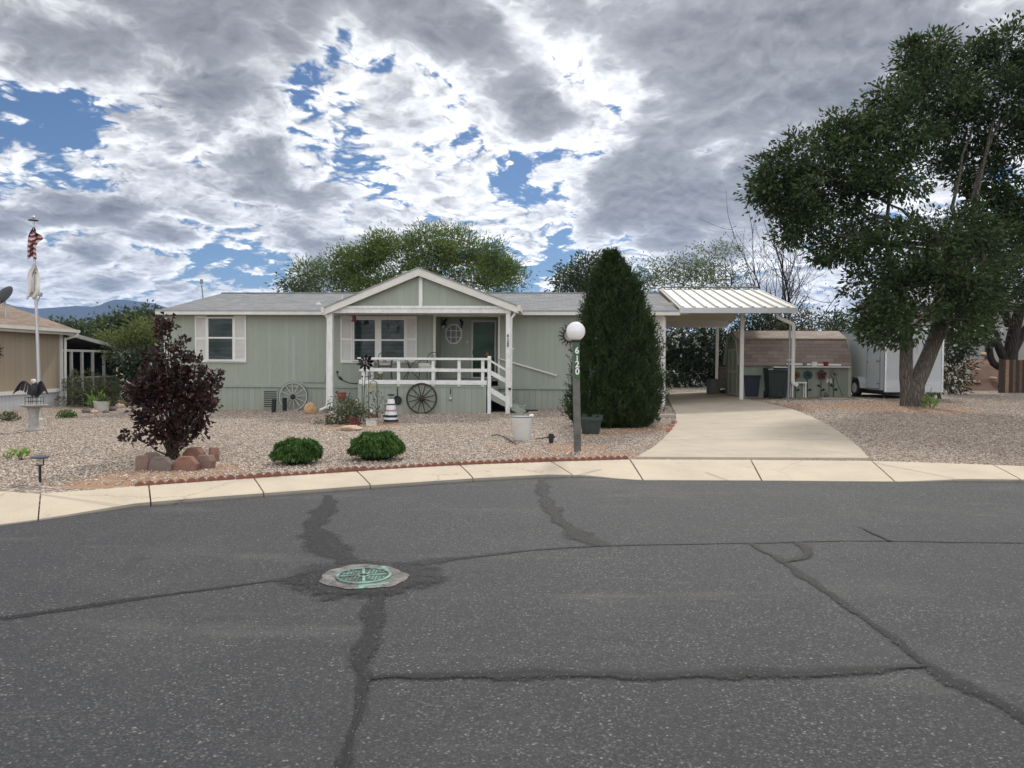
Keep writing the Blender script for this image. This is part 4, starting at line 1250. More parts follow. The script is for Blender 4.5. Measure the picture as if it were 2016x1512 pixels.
def blob_leaves(blobs, clumps_per_m2, per, cr, L, Wd, rg, droop=.0, shell=.45, outw=.6, jitter=.3, gap=None, gf=2.2, spur=.12):
    """blobs: (x, y, z, rx, ry, rz). Clumps of leaves spread through each blob, more of them near its skin"""
    C = []; Dn = []
    for b in blobs:
        b = np.array(b, float); c0, r = b[:3], b[3:6]
        n = max(3, int(clumps_per_m2 * (r[0] * r[2]) * 4))
        u = unit(n, rg); rad = shell + (1.06 - shell) * rg.random(n) ** .6
        sp_ = rg.random(n) < spur; rad[sp_] = rg.uniform(1.08, 1.34, sp_.sum())
        cc = c0 + u * r * rad[:, None]
        m = int(per)
        if gap is not None:
            x, y, z = (cc * gf).T
            w = np.sin(x + 1.4 * np.sin(.7 * z + .5)) + np.sin(1.17 * z + .8 * y + 1.1 * np.sin(.8 * x)) + np.sin(1.05 * y - .6 * x + 2.0) + rg.normal(size=n) * .35
            cc = cc[w > gap]; u = u[w > gap]; n = len(cc)
            if n == 0: continue
        k = rg.normal(size=(n, m, 3)) * cr * np.array([1, 1, .75])
        if gap is not None: spk = sp_[w > gap]
        else: spk = sp_
        k[spk] *= .6
        pts = cc[:, None] + k
        dd = u[:, None] * outw + k / (np.linalg.norm(k, axis=-1, keepdims=True) + 1e-6) * .8 + rg.normal(size=(n, m, 3)) * jitter + np.array([0, 0, -droop])
        C.append(pts.reshape(-1, 3)); Dn.append(dd.reshape(-1, 3))
    C = np.concatenate(C); Dn = np.concatenate(Dn); Dn /= np.linalg.norm(Dn, axis=1, keepdims=True) + 1e-9
    n = len(C)
    return leaf_arrays(C, Dn, L * rg.uniform(.6, 1.3, n), Wd * rg.uniform(.7, 1.25, n), rg)


def limb(mb, a, b, r0, r1, rg, n=7, bend=.12, sides=7, sag=0.0):
    a = np.array(a, float); b = np.array(b, float); L = np.linalg.norm(b - a)
    off = rg.normal(size=3) * bend * L; pts = []
    for i in range(n + 1):
        t = i / n
        p = a + (b - a) * t + off * math.sin(PI * t) * .6 + rg.normal(size=3) * L * .012 * (0 < i < n)
        p[2] += sag * L * math.sin(PI * t)
        pts.append(Vector(p))
    mb.tube(pts, [r0 + (r1 - r0) * i / n for i in range(n + 1)], sides, caps=True)
    return pts


def bark_mat(name, col, scale=9):
    m, g, out = new_mat(name)
    tc = g.n('ShaderNodeTexCoord').outputs['Object']
    st = g.n('ShaderNodeMapping', {'Vector': tc, 'Scale': (1, 1, .14)}).outputs[0]
    vo = g.n('ShaderNodeTexVoronoi', {'Vector': vadd2(g, st, g.noise(st, scale * .6, 4, .6, out=1), .08), 'Scale': scale * 1.6}, feature='DISTANCE_TO_EDGE').outputs['Distance']
    n = g.noise(st, scale * 2, 6, .7)
    f = g.math('ADD', g.math('MULTIPLY', g.maprange(vo, 0, .25, 0, 1), .5), g.math('MULTIPLY', n, .5))
    c = g.ramp(f, [(.15, tuple(k * .35 for k in col)), (.5, col), (.85, tuple(min(1, k * 1.5) for k in col))])
    bs = g.n('ShaderNodeBsdfPrincipled', {'Base Color': c, 'Roughness': .9, 'Specular IOR Level': .2})
    bn = g.n('ShaderNodeBump', {'Strength': 1.0, 'Distance': .04, 'Height': f}); g.t.links.new(bn.outputs[0], bs.inputs['Normal'])
    g.t.links.new(bs.outputs[0], out.inputs[0])
    return m


def px_h(p, py0, py1):
    """height in metres of a photo span at the depth of p"""
    return abs(py1 - py0) / S(p)


M_LEAF_SHRUB = leaf_mat('shrub_leaf', (.018, .045, .010), (.045, .105, .018), (.13, .24, .045), .22, clump=6)
M_LEAF_ROSE = leaf_mat('rose_leaf', (.035, .05, .025), (.075, .105, .05), (.17, .20, .09), .2, clump=5, warm=(.16, .075, .035))
M_LEAF_PURPLE = leaf_mat('purple_leaf', (.010, .005, .005), (.027, .012, .011), (.09, .036, .032), .2, clump=4, spec=.4)
M_LEAF_LIME = leaf_mat('lime_leaf', (.08, .16, .03), (.17, .29, .06), (.30, .42, .12), .3, clump=5)
M_LEAF_GREY = leaf_mat('grey_green_leaf', (.03, .045, .02), (.07, .09, .04), (.17, .18, .09), .2, clump=5, warm=(.26, .18, .10))
M_TWIG = bark_mat('twig_bark', (.10, .075, .055), 30)
M_TERRA = pm('terracotta', (.24, .07, .048), .75, .15, 12, .2)
M_BRICK = pm('red_edging', (.225, .095, .07), .85, .2, 14, .4, dirt=.25)
M_BLUEG = pm('blue_glaze', (.02, .11, .19), .25, .15, 8)
M_CREAM = pm('cream_ceramic', (.62, .60, .52), .4, .05, 8)
M_STONE = pm('buff_rock', (.46, .30, .16), .9, .25, 5, .6, bscale=14)
M_STONE2 = pm('pale_flat_rock', (.50, .36, .26), .9, .2, 5, .6, bscale=14)
M_WHITEG = pm('white_enamel', (.78, .78, .76), .35, .05, 8)

# ------------------------------------------------------------------ scalloped brick edging along the sidewalk
EDG_X = [265 + (1245 - 265) * i / 260 for i in range(261)]


def edge_pt(px):
    py = float(np.interp(px, _bx, _byy)) - 1.0
    p = PZ(px, py, .135); return Vector((p.x, p.y))


path = [edge_pt(x) for x in EDG_X]
cum = [0.0]
for a, b in zip(path[:-1], path[1:]): cum.append(cum[-1] + (b - a).length)


def along(s):
    i = min(len(cum) - 2, max(0, int(np.searchsorted(cum, s)) - 1)); t = (s - cum[i]) / (cum[i + 1] - cum[i])
    return path[i] + (path[i + 1] - path[i]) * t


PIECE = .60; NP = int(cum[-1] / PIECE)
proto = None
for k in range(NP):
    s0 = k * PIECE; a = along(s0); b = along(s0 + PIECE - .008); d = (b - a); ang = math.atan2(d.y, d.x)
    zz = .095 + random.uniform(-.012, .012)
    if proto is None:
        mb = MB(); Lp = PIECE - .01; n = 5; poly = [(0, 0, -.04)]
        for j in range(n):
            for i in range(9):
                t = i / 8; x = Lp * (j + .02 + .96 * t) / n
                poly.append((x, 0, .055 + .042 * math.sin(PI * t)))
        poly.append((Lp, 0, -.04))
        mb.prism(poly, (0, .055, 0))
        proto = mb.build('edging_block', M_BRICK, bevel=.006)
        o = proto
    else:
        o = proto.copy(); COL.objects.link(o)
    o.location = (a.x, a.y, zz); o.rotation_euler = (random.uniform(-.06, .06), random.uniform(-.012, .012), ang + random.uniform(-.01, .01))
    tag(o, 'red scalloped edging block in the row along the sidewalk', 'edging', 'scalloped edging blocks along the sidewalk')

# ------------------------------------------------------------------ ring of cut sandstone blocks round the purple bush
RC = G(340, 916)
sc_ = S(RC)
M_RING = [pm('ring_stone_%s' % nm, c, .88, .22, 8, .5, bscale=20) for nm, c in (('tan', (.22, .145, .115)), ('grey', (.17, .135, .12)), ('rust', (.235, .125, .09)))]
RING = [(279, 926, 25, 29, 1, 0, 'squarish tan ring stone, leftmost in front of the purple bush', 0.15), (314, 928, 46, 28, 1, 1, 'wide greyish ring stone left of centre in front of the purple bush', 0), (362, 927, 48, 28, 1, 2, 'wide rust stained ring stone right of centre below the purple bush', -.05),
        (400, 923, 34, 27, 1, 0, 'small tan ring stone at the front right of the bush', -.35), (412, 908, 30, 27, 0, 2, 'dark rust ring stone at the right back of the bush ring', -1.0), (388, 903, 44, 24, 0, 2, 'broad brown ring stone at the back right of the bush', 2.9), (300, 910, 40, 20, 0, 1, 'rounded grey ring stone at the back left of the bush', .5)]
for (px, py, wpx, hpx, front, mi, lab, rot) in RING:
    p = G(px, py); s = S(p); w = wpx / s; h = hpx / s * 1.15
    mb = MB()
    prof = [(-.5, 0), (-.48, .62), (-.25, 1.0), (.22, 1.0), (.5, .55), (.46, 0)]
    if mi == 0: prof = [(-.5, 0), (-.5, .85), (-.38, 1.0), (.30, 1.0), (.5, .62), (.40, 0)]
    mb.prism([(a * w, 0, b * h - .03) for a, b in prof], (0, .13, 0))
    o = mb.build('ring_stone', M_RING[mi], bevel=.012); o.location = p; o.rotation_euler = (-.06, 0, rot)
    tag(o, lab, 'stone', 'sandstone ring stones round the purple bush')

# ------------------------------------------------------------------ purple leaved bush
rg = np.random.default_rng(21)
bp = G(338, 905)
t = thing('purple_shrub', 'tall dark purple leaved bush inside a ring of sandstone', 'shrub', bp)
yb = bp.y
crown_px = [(338, 790, 58, 48), (302, 765, 34, 36), (370, 762, 38, 38), (342, 748, 34, 24), (326, 700, 11, 24), (364, 712, 16, 22), (361, 684, 7, 12), (348, 745, 30, 24), (392, 738, 18, 16), (416, 741, 13, 7), (324, 666, 8, 22), (322, 646, 6, 14), (323, 628, 5, 10), (323, 638, 5, 10),
            (305, 725, 15, 18), (284, 790, 24, 34), (386, 790, 30, 34), (320, 842, 34, 26), (364, 842, 34, 28), (338, 870, 24, 18), (406, 800, 14, 16), (272, 778, 11, 16), (262, 856, 12, 4), (398, 852, 16, 8), (306, 825, 26, 26), (413, 772, 12, 9), (283, 752, 13, 14), (382, 715, 11, 14), (300, 700, 8, 12), (425, 735, 6, 5)]
blobs = []; mbt = MB()
for (px, py, rx, rz) in crown_px:
    q = P(px, py, yb + rg.uniform(-.25, .25)) - bp; k = S(bp)
    blobs.append((q.x, q.y, q.z, rx / k, min(rx / k, .5) * .9, rz / k))
    limb(mbt, (rg.normal() * .05, rg.normal() * .04, 0), (q.x, q.y, q.z + .3 * rz / k), .016, .004, rg, 6, .05, 5)
v, f = blob_leaves(blobs, 62, 20, .06, .085, .066, rg, droop=.1, shell=.25, outw=.7, gap=-1.0, gf=6.0, spur=.08)
np_mesh('foliage', v, f, M_LEAF_PURPLE, t)
mbt.build('stems', M_TWIG, t, smooth=True)

# ------------------------------------------------------------------ two clipped round shrubs
def dome_shrub(px, py, wpx, hpx, label, seed):
    p = G(px, py); s = S(p); rg = np.random.default_rng(seed)
    rx, rz = wpx / 2 / s, hpx / s
    t = thing('round_shrub', label, 'shrub', p, 0, 'round clipped shrubs by the sidewalk')
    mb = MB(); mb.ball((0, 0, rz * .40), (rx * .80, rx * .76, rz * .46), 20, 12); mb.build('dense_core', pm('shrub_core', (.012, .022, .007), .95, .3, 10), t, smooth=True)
    n = 5200
    u = unit(n, rg); u[:, 2] = np.abs(u[:, 2]) * 1.0 - .28 * (rg.random(n) < .45)
    u /= np.linalg.norm(u, axis=1, keepdims=True)
    wob = 1 + .07 * np.sin(u[:, 0] * 9 + u[:, 2] * 7 + seed) + .05 * np.sin(u[:, 1] * 13 + seed * 2)
    e = rg.uniform(.86, 1.03, n) * wob
    zc_ = rz * .36
    pw = np.sign(u) * np.abs(u) ** .85
    c = np.stack([pw[:, 0] * rx * e * .97, pw[:, 1] * rx * e * .93, zc_ + np.where(u[:, 2] > 0, u[:, 2] * (rz - zc_) * e, u[:, 2] * zc_ * 1.1)], -1)
    side = np.stack([u[:, 0], u[:, 1], np.zeros(n)], -1); side /= np.linalg.norm(side, axis=1, keepdims=True) + 1e-6
    # drooping willow-like leaves that hang over each other like thatch
    d = side * .55 + np.array([0, 0, -1.0]) * (.25 + .9 * (1 - np.clip(u[:, 2:3], 0, 1))) + u * .35 + rg.normal(size=(n, 3)) * .33
    tt = rg.random(n) < .22
    d[tt] = u[tt] * .9 + np.array([0, 0, .5]) + rg.normal(size=(tt.sum(), 3)) * .4
    d /= np.linalg.norm(d, axis=1, keepdims=True)
    v, f = leaf_arrays(c - d * .03, d, rg.uniform(.055, .10, n), rg.uniform(.016, .026, n), rg, nrm=u)
    np_mesh('foliage', v, f, M_LEAF_SHRUB, t)
    mb = MB(); limb(mb, (0, 0, -.03), (.02, 0, rz * .4), .03, .02, rg, 4); mb.build('stem', M_TWIG, t)


dome_shrub(585, 913, 92, 48, 'smaller round green shrub, left of the pair behind the scalloped edging', 3)
dome_shrub(741.5, 905, 102, 53, 'larger round green shrub, right of the pair behind the scalloped edging', 5)

# ------------------------------------------------------------------ solar path light
p = G(79, 950); s = S(p); h = (950 - 896) / s
t = thing('path_light', 'black solar path light with a wide cap near the left sidewalk', 'light', p)
mb = MB(); mb.tube([(0, 0, -.05), (.0, 0, h * .62)], .017, 8); mb.build('stake', M_BLACK, t, smooth=True)
mb = MB(); mb.lathe([(.04, h * .64), (.045, h * .9)], n=14); mb.build('lens', glass_mat('light_lens', (.85, .87, .88), .2), t)
mb = MB(); mb.lathe([(.02, h * .60), (.045, h * .62), (.045, h * .64), (.02, h * .645)], n=14); mb.tube([(.03, .03, h * .64), (.03, .03, h * .91)], .008, 5); mb.build('collar', M_BLACK, t)
mb = MB(); mb.lathe([(.10, h * .90), (.115, h * .93), (.11, h * .96), (.06, h * .995), (.0, h)], n=20, cap=False); mb.build('cap', pm('solar_cap', (.05, .05, .06), .3, .1), t, smooth=True)

# ------------------------------------------------------------------ seedlings and low plants
def small_plant(name, px, py, wpx, hpx, label, mat, n, L, Wd, seed, flat=1.0, cat='plant', up=.9, group=None, stems=True):
    p = G(px, py); s = S(p); rg = np.random.default_rng(seed); w = wpx / s / 2; h = hpx / s
    t = thing(name, label, cat, p, 0, group)
    u = unit(n, rg); u[:, 2] = np.abs(u[:, 2])
    rad = rg.random(n) ** .45
    c = np.stack([u[:, 0] * w * rad, u[:, 1] * w * rad * .9, .02 + u[:, 2] ** flat * h * rad * .92], -1)
    d = u * .8 + np.array([0, 0, up]) * .5 + rg.normal(size=(n, 3)) * .4; d /= np.linalg.norm(d, axis=1, keepdims=True)
    v, f = leaf_arrays(c, d, L * rg.uniform(.7, 1.3, n), Wd * rg.uniform(.7, 1.3, n), rg)
    np_mesh('foliage', v, f, mat, t)
    if stems:
        mb = MB()
        for i in range(7):
            j = rg.integers(n); limb(mb, (rg.normal() * .01, rg.normal() * .01, -.02), c[j], .007, .003, rg, 3, .08, 5)
        mb.build('stems', M_TWIG, t)
    return t


small_plant('seedling', 20, 903, 15, 17, 'small lime green seedling in the gravel at the left edge', M_LEAF_LIME, 16, .07, .05, 1)
small_plant('seedling', 43, 906, 20, 26, 'taller lime green seedling above the black path light', M_LEAF_LIME, 22, .08, .055, 2)
small_plant('low_shrub', 131, 823, 38, 16, 'low dark green shrub in gravel right of the bird bath', M_LEAF_SHRUB, 420, .06, .03, 3)
small_plant('low_shrub', 16, 829, 42, 18, 'low brownish green shrub at the left edge behind the bird bath', M_LEAF_GREY, 420, .06, .03, 4)
small_plant('dry_plant', 262, 828, 22, 16, 'sparse dry plant in gravel behind the purple bush', M_LEAF_GREY, 30, .06, .02, 5)
small_plant('stair_shrub', 976, 810, 38, 34, 'dark leafy green shrub beside the porch stairs', leaf_mat('stair_leaf', (.015, .03, .012), (.03, .065, .022), (.07, .13, .05), .15, clump=6), 700, .09, .05, 6)
small_plant('yucca_plant', 1833, 803, 22, 30, 'small spiky yellow green plant beside the big tree trunk', M_LEAF_LIME, 70, .22, .03, 7, up=1.6)

# ------------------------------------------------------------------ bird bath, wire cage and eagle
p = G(67, 849); s = S(p); h = (849 - 796) / s
M_CONC = pm('weathered_cast_stone', (.34, .32, .30), .9, .2, 9, .5, bscale=30, dirt=.4)
t = thing('bird_bath', 'grey concrete bird bath with fluted pedestal in the gravel', 'bird bath', p)
mb = MB(); mb.lathe([(.17, -.02), (.17, .05), (.135, .075), (.115, .12), (.105, h * .5), (.115, h * .72), (.14, h * .84), (.15, h * .87)], n=10); mb.build('pedestal', M_CONC, t, smooth=True, bevel=.004)
mb = MB(); mb.lathe([(.10, h * .86), (.19, h * .90), (.285, h * .95), (.305, h * .965), (.30, h), (.265, h * .995), (.16, h * .95), (.0, h * .94)], n=28, cap=False); mb.build('basin', M_CONC, t, smooth=True)
ch = 15.5 / s
bz = gz(p.x, p.y) + h
t = thing('wire_cage', 'square black wire cage standing in the bird bath', 'wire cage', (p.x + .02, p.y, bz - .01))
mb = MB(); cw2 = .135
for x in (-1, 0, 1):
    for y in (-1, 1): mb.tube([(x * cw2, y * cw2, 0), (x * cw2, y * cw2, ch)], .006, 5); mb.tube([(y * cw2, x * cw2, 0), (y * cw2, x * cw2, ch)], .006, 5)
for z in (ch * .45, ch - .005):
    for y in (-1, 1): mb.tube([(-cw2, y * cw2, z), (cw2, y * cw2, z)], .006, 5); mb.tube([(y * cw2, -cw2, z), (y * cw2, cw2, z)], .006, 5)
mb.tube([(-cw2, 0, ch - .005), (cw2, 0, ch - .005)], .006, 5)
mb.build('wires', M_BRONZE, t)
M_FEATH = pm('dark_feathers', (.022, .021, .026), .6, .35, 18, .4, bscale=40)
eg = thing('eagle_statue', 'bald eagle statue with raised spread wings on the wire cage', 'statue', (p.x + .02, p.y, bz + ch - .012))
mb = MB()
pr = [(.0, .0), (.035, .01), (.06, .05), (.075, .11), (.08, .16), (.07, .21), (.05, .245), (.045, .265), (.052, .285), (.05, .31), (.035, .33), (.0, .338)]
mb.lathe([(r, z + .04) for r, z in pr], n=16, cap=False, sx=1.15, sy=.9)
mb.mi = 0
for sx in (-.04, .04): mb.tube([(sx, 0, -.0), (sx, -.01, .07)], .012, 6); mb.tube([(sx, 0, .005), (sx, -.06, .002)], .008, 5)
mb.tube([(0, .03, .07), (0, .12, .0)], [.05, .03], 8)
eb = mb.build('body', M_FEATH, eg, smooth=True)
mb = MB(); mb.ball((.0, -.03, .375), (.062, .066, .058), 14, 10); hd = mb.build('head', pm('white_feathers', (.62, .61, .57), .6, .1, 15), eg, smooth=True)
mb = MB(); mb.tube([(.0, -.08, .375), (.0, -.12, .368), (.0, -.13, .345)], [.02, .014, .003], 8); mb.build('beak', pm('beak_yellow', (.55, .32, .04), .4), hd, smooth=True)
for sx in (-.025, .025): mb = MB(); mb.ball((sx, -.088, .39), .008, 8, 6); mb.build('eye', M_BLACK, hd)


def wing(sg, sp):
    mb = MB()
    arm = [Vector((sg * .06, .03, .22)), Vector((sg * .15 * sp, .04, .30)), Vector((sg * .26 * sp, .04, .37)), Vector((sg * .35 * sp, .03, .33)), Vector((sg * .42 * sp, .0, .22))]
    a2 = spline(arm, .02)
    mb.tube(a2, [.035 - .024 * i / (len(a2) - 1) for i in range(len(a2))], 8)
    n = 17
    for i in range(n):
        t = i / (n - 1); q = a2[int(t * (len(a2) - 1))]
        Lf = .10 + .12 * math.sin(PI * (.25 + .6 * t))
        dd = Vector((sg * (.05 + .55 * t), .05, -1)).normalized(); w = .017
        m = q + dd * Lf; sd = Vector((1, 0, 0)) * w
        y = Vector((0, .006 * (i % 2), 0))
        mb.prism([q - sd + y, q + sd + y, m + sd * .9 + y, m + dd * .03 + y, m - sd * .9 + y], (0, .006, 0))
    return mb.build('wing', M_FEATH, eg)


wing(-1, 1.0); wing(1, .52)

# ------------------------------------------------------------------ flagpole with two flags
p = G(79, 827); s = S(p); top = P(65.5, 431, p.y)
t = thing('flagpole', 'tall slender silver flagpole behind the bird bath', 'flagpole', p)
tv = Vector(top) - Vector(p)
M_ALU = pm('brushed_aluminium', (.52, .53, .56), .35, .08, 6, metal=.5)
mb = MB(); mb.tube([(0, 0, -.1), tv * .3, tv * .6, tv], [.052, .047, .04, .03], 12); mb.build('pole', M_ALU, t, smooth=True)
mb = MB(); mb.lathe([(.07, -.1), (.07, .05), (.055, .06)], n=16); mb.build('ground_sleeve', M_WHITE, t)
mb = MB(); mb.ball(tv + Vector((0, 0, .05)), .05, 14, 10); mb.build('finial', M_ALU, t, smooth=True)
mb = MB(); mb.lathe([(.03, -.03), (.13, -.02), (.13, .0), (.03, .01)], tuple(tv + Vector((0, 0, -.03))), 18); mb.build('truck', M_BRONZE, t)
a = tv * ((827 - 590) / (827 - 431.)); mb = MB(); mb.tube([tv * ((827 - 600) / 396.), tv * ((827 - 590) / 396.) + Vector((.12, .0, .12))], .02, 6); q = tv * ((827 - 590) / 396.) + Vector((.13, 0, .16)); mb.box(q, (.08, .07, .12), ry=.3); mb.build('spotlight', M_ALU, t)


def flag_mat_us():
    m, g, out = new_mat('striped_flag_cloth')
    uv = g.n('ShaderNodeUVMap', uv_map='UVMap').outputs[0]
    s = g.n('ShaderNodeSeparateXYZ', {0: uv})
    v = g.math('ADD', s.outputs[1], g.math('MULTIPLY', g.math('SINE', g.math('MULTIPLY', s.outputs[0], 5.0)), .03))
    st = g.math('GREATER_THAN', g.math('FRACT', g.math('MULTIPLY', v, 6.5)), .5)
    c = g.mix(st, (.66, .60, .57), (.30, .045, .06))
    can = g.math('MULTIPLY', g.math('GREATER_THAN', s.outputs[1], .78), g.math('LESS_THAN', s.outputs[0], .42))
    star = g.math('LESS_THAN', g.n('ShaderNodeTexVoronoi', {'Vector': uv, 'Scale': 22.0}).outputs['Distance'], .28)
    c = g.mix(can, c, g.mix(star, (.03, .04, .11), (.6, .6, .6)))
    bs = g.n('ShaderNodeBsdfPrincipled', {'Base Color': c, 'Roughness': .8})
    tr = g.n('ShaderNodeBsdfTranslucent', {'Color': c})
    g.t.links.new(g.n('ShaderNodeMixShader', {0: .3, 1: bs.outputs[0], 2: tr.outputs[0]}).outputs[0], out.inputs[0])
    return m


def limp_flag(name, label, rows, mat, y):
    """rows: (py, x left, x right) outline in the photo; the cloth hangs in folds with real depth"""
    mb = MB(); NR = 30; NC = 22; vs = []; uvs = []
    ys_ = [r[0] for r in rows]
    for i in range(NR + 1):
        py = ys_[0] + (ys_[-1] - ys_[0]) * i / NR
        l = np.interp(py, ys_, [r[1] for r in rows]); r_ = np.interp(py, ys_, [r[2] for r in rows])
        for j in range(NC + 1):
            t = j / NC
            q = P(l + (r_ - l) * t, py + 3.0 * math.sin(t * 6 + i * .05) * (i / NR), y + .11 * math.sin(t * 9.5 + i * .13) * min(1, .25 + i / NR) + .03 * math.sin(t * 23))
            vs.append(q); uvs.append((t, 1 - i / NR))
    fs = [(i * (NC + 1) + j, i * (NC + 1) + j + 1, (i + 1) * (NC + 1) + j + 1, (i + 1) * (NC + 1) + j) for i in range(NR) for j in range(NC)]
    mb.add(vs, fs)
    o = mb.build(name, mat, smooth=True, fixn=False)
    ul = o.data.uv_layers.new(name='UVMap')
    for l in o.data.loops: ul.data[l.index].uv = uvs[l.vertex_index]
    so_ = o.modifiers.new('thick', 'SOLIDIFY'); so_.thickness = .004
    tag(o, label, 'flag')
    return o


fy = p.y - .10
limp_flag('striped_flag', 'red and white striped flag hanging limp near the pole top', [(447, 65, 69), (458, 58, 72), (465, 55.5, 84), (470, 55, 86), (476, 54.5, 76), (485, 54, 70), (495, 54.5, 71), (506, 54, 72.5), (508, 54, 70)], flag_mat_us(), fy)


def flag_mat_white():
    m, g, out = new_mat('white_flag_cloth')
    uv = g.n('ShaderNodeUVMap', uv_map='UVMap').outputs[0]
    s = g.n('ShaderNodeSeparateXYZ', {0: uv})
    x, y = s.outputs[0], s.outputs[1]
    c = g.mix(g.noise(uv, 6, 3, .5), (.80, .78, .75), (.88, .87, .85))
    d = g.n('ShaderNodeVectorMath', {0: uv, 1: (.62, .60, 0)}, operation='DISTANCE').outputs['Value']
    ring = g.math('MULTIPLY', g.math('LESS_THAN', g.math('ABSOLUTE', g.math('SUBTRACT', d, .215)), .022), g.math('GREATER_THAN', y, .62))
    ring = g.math('MULTIPLY', ring, g.math('LESS_THAN', x, .66))
    c = g.mix(ring, c, (.04, .055, .22))
    # broken strokes of blue lettering under the arc
    let = g.math('MULTIPLY', g.math('LESS_THAN', g.math('ABSOLUTE', g.math('SUBTRACT', y, .715)), .028), g.math('LESS_THAN', g.math('ABSOLUTE', g.math('SUBTRACT', x, .58)), .2))
    let = g.math('MULTIPLY', let, g.math('GREATER_THAN', g.math('FRACT', g.math('MULTIPLY', x, 8.0)), .55))
    c = g.mix(let, c, (.05, .07, .25))
    red = g.math('MULTIPLY', g.math('LESS_THAN', g.math('ABSOLUTE', g.math('SUBTRACT', g.math('SUBTRACT', y, .14), g.math('MULTIPLY', g.math('ABSOLUTE', g.math('SUBTRACT', x, .36)), -.12))), .022), g.math('LESS_THAN', g.math('ABSOLUTE', g.math('SUBTRACT', x, .36)), .14))
    c = g.mix(red, c, (.30, .03, .03))
    bs = g.n('ShaderNodeBsdfPrincipled', {'Base Color': c, 'Roughness': .8})
    tr = g.n('ShaderNodeBsdfTranslucent', {'Color': c})
    g.t.links.new(g.n('ShaderNodeMixShader', {0: .5, 1: bs.outputs[0], 2: tr.outputs[0]}).outputs[0], out.inputs[0])
    return m


limp_flag('white_flag', 'white flag with a blue arc of lettering hanging below the striped flag', [(518, 66.5, 69), (526, 62, 74), (533, 57, 76), (541, 54, 78), (552, 53.5, 79), (565, 55, 79), (576, 54.5, 78.5), (583, 51, 72), (587, 53, 66)], flag_mat_white(), fy)

# ------------------------------------------------------------------ pot, rocks and shrub by the left neighbour
p = G(200, 811); s = S(p); h = (811 - 789.5) / s
t = thing('white_planter', 'white tapered plant pot among rocks left of the purple bush', 'plant pot', p)
mb = MB(); mb.lathe([(.18, -.01), (.20, .02), (.255, h * .96), (.265, h), (.235, h), (.225, h * .85), (.0, h * .84)], n=28, cap=False); mb.build('pot', pm('pot_off_white', (.60, .59, .54), .5, .06, 6, dirt=.1), t, smooth=True)
rg = np.random.default_rng(31); n = 260
u = unit(n, rg); u[:, 2] = np.abs(u[:, 2]); c = u * np.array([.22, .2, .22]) * rg.random((n, 1)) ** .5 + np.array([.05, 0, h * .85])
v, f = leaf_arrays(c, u, .09 * rg.uniform(.6, 1.3, n), .035, rg); np_mesh('foliage', v, f, M_LEAF_GREY, t)
small_plant('broadleaf_plant', 192, 803, 46, 34, 'bright lime green broad leaved plant behind the white pot', M_LEAF_LIME, 90, .20, .075, 33, up=1.3)
for i, (px, py, w, hh, lab) in enumerate([(170, 813, 16, 9, 'brown and white bed rock left of the white pot'), (186, 814, 14, 7, 'small brown bed rock in front of the white pot'), (222, 809, 15, 9, 'grey brown bed rock right of the white pot'), (236, 803, 16, 9, 'tan bed rock furthest right behind the white pot'), (208, 813, 12, 6, 'low tan bed rock against the white pot')]):
    p = G(px, py); s = S(p); rg = np.random.default_rng(40 + i)
    mb = MB(); mb.ball((0, 0, hh / s * .4), (w / s * .55, w / s * .45, hh / s * .6), 9, 6)
    mb.v = [tuple(np.array(q) * (1 + rg.uniform(-.13, .13, 3))) for q in mb.v]
    o = mb.build('bed_rock', M_STONE2 if i % 2 else M_RING[1], bevel=.01); o.location = p; tag(o, lab, 'rock', 'rocks round the white pot')

rg = np.random.default_rng(51)
bp = G(178, 800); t = thing('flowering_shrub', 'wide grey green shrub with dry tan tips beside the tan house', 'shrub', bp); k = S(bp)
bl = []; mbt = MB()
for (px, py, rx, rz) in [(150, 765, 28, 26), (175, 757, 34, 26), (205, 765, 30, 24), (222, 772, 20, 22), (140, 780, 20, 16), (180, 782, 40, 16), (212, 787, 24, 14)]:
    q = P(px, py, bp.y + rg.uniform(-.3, .5)) - bp; bl.append((q.x, q.y, q.z, rx / k, rx / k * .9, rz / k)); limb(mbt, (0, 0, -.05), tuple(q), .02, .006, rg, 5)
v, f = blob_leaves(bl, 26, 26, .08, .10, .035, rg, shell=.4, outw=.9); np_mesh('foliage', v, f, M_LEAF_GREY, t); mbt.build('stems', M_TWIG, t)
# small green birdhouse on a post
p = P(281, 757, 24.5); gp_ = Vector((p.x, p.y, gz(p.x, p.y))); hh = p.z - gp_.z
t = thing('birdhouse', 'little mint green birdhouse on a post behind the purple bush', 'birdhouse', gp_)
mb = MB(); mb.tube([(0, 0, -.1), (0, 0, hh - .1)], .025, 8); mb.build('post', M_TWIG, t)
mb = MB(); mb.prism([(-.09, -.08, hh - .12), (.09, -.08, hh - .12), (.09, -.08, hh + .04), (0, -.08, hh + .12), (-.09, -.08, hh + .04)], (0, .16, 0)); mb.build('box', pm('mint_paint', (.30, .42, .38), .6), t)
mb = MB(); mb.bar((0, -.01, hh + .145), (.15, -.01, hh + .02), .20, .012, (0, 1, 0)) if False else None
for sg in (-1, 1): mb.add([(0, -.11, hh + .13), (sg * .15, -.11, hh + .015), (sg * .15, .11, hh + .015), (0, .11, hh + .13), (0, -.11, hh + .145), (sg * .15, -.11, hh + .03), (sg * .15, .11, hh + .03), (0, .11, hh + .145)], [(0, 1, 2, 3), (4, 7, 6, 5), (0, 4, 5, 1), (1, 5, 6, 2), (2, 6, 7, 3)])
mb.build('roof', pm('mint_roof', (.36, .50, .46), .5), t)

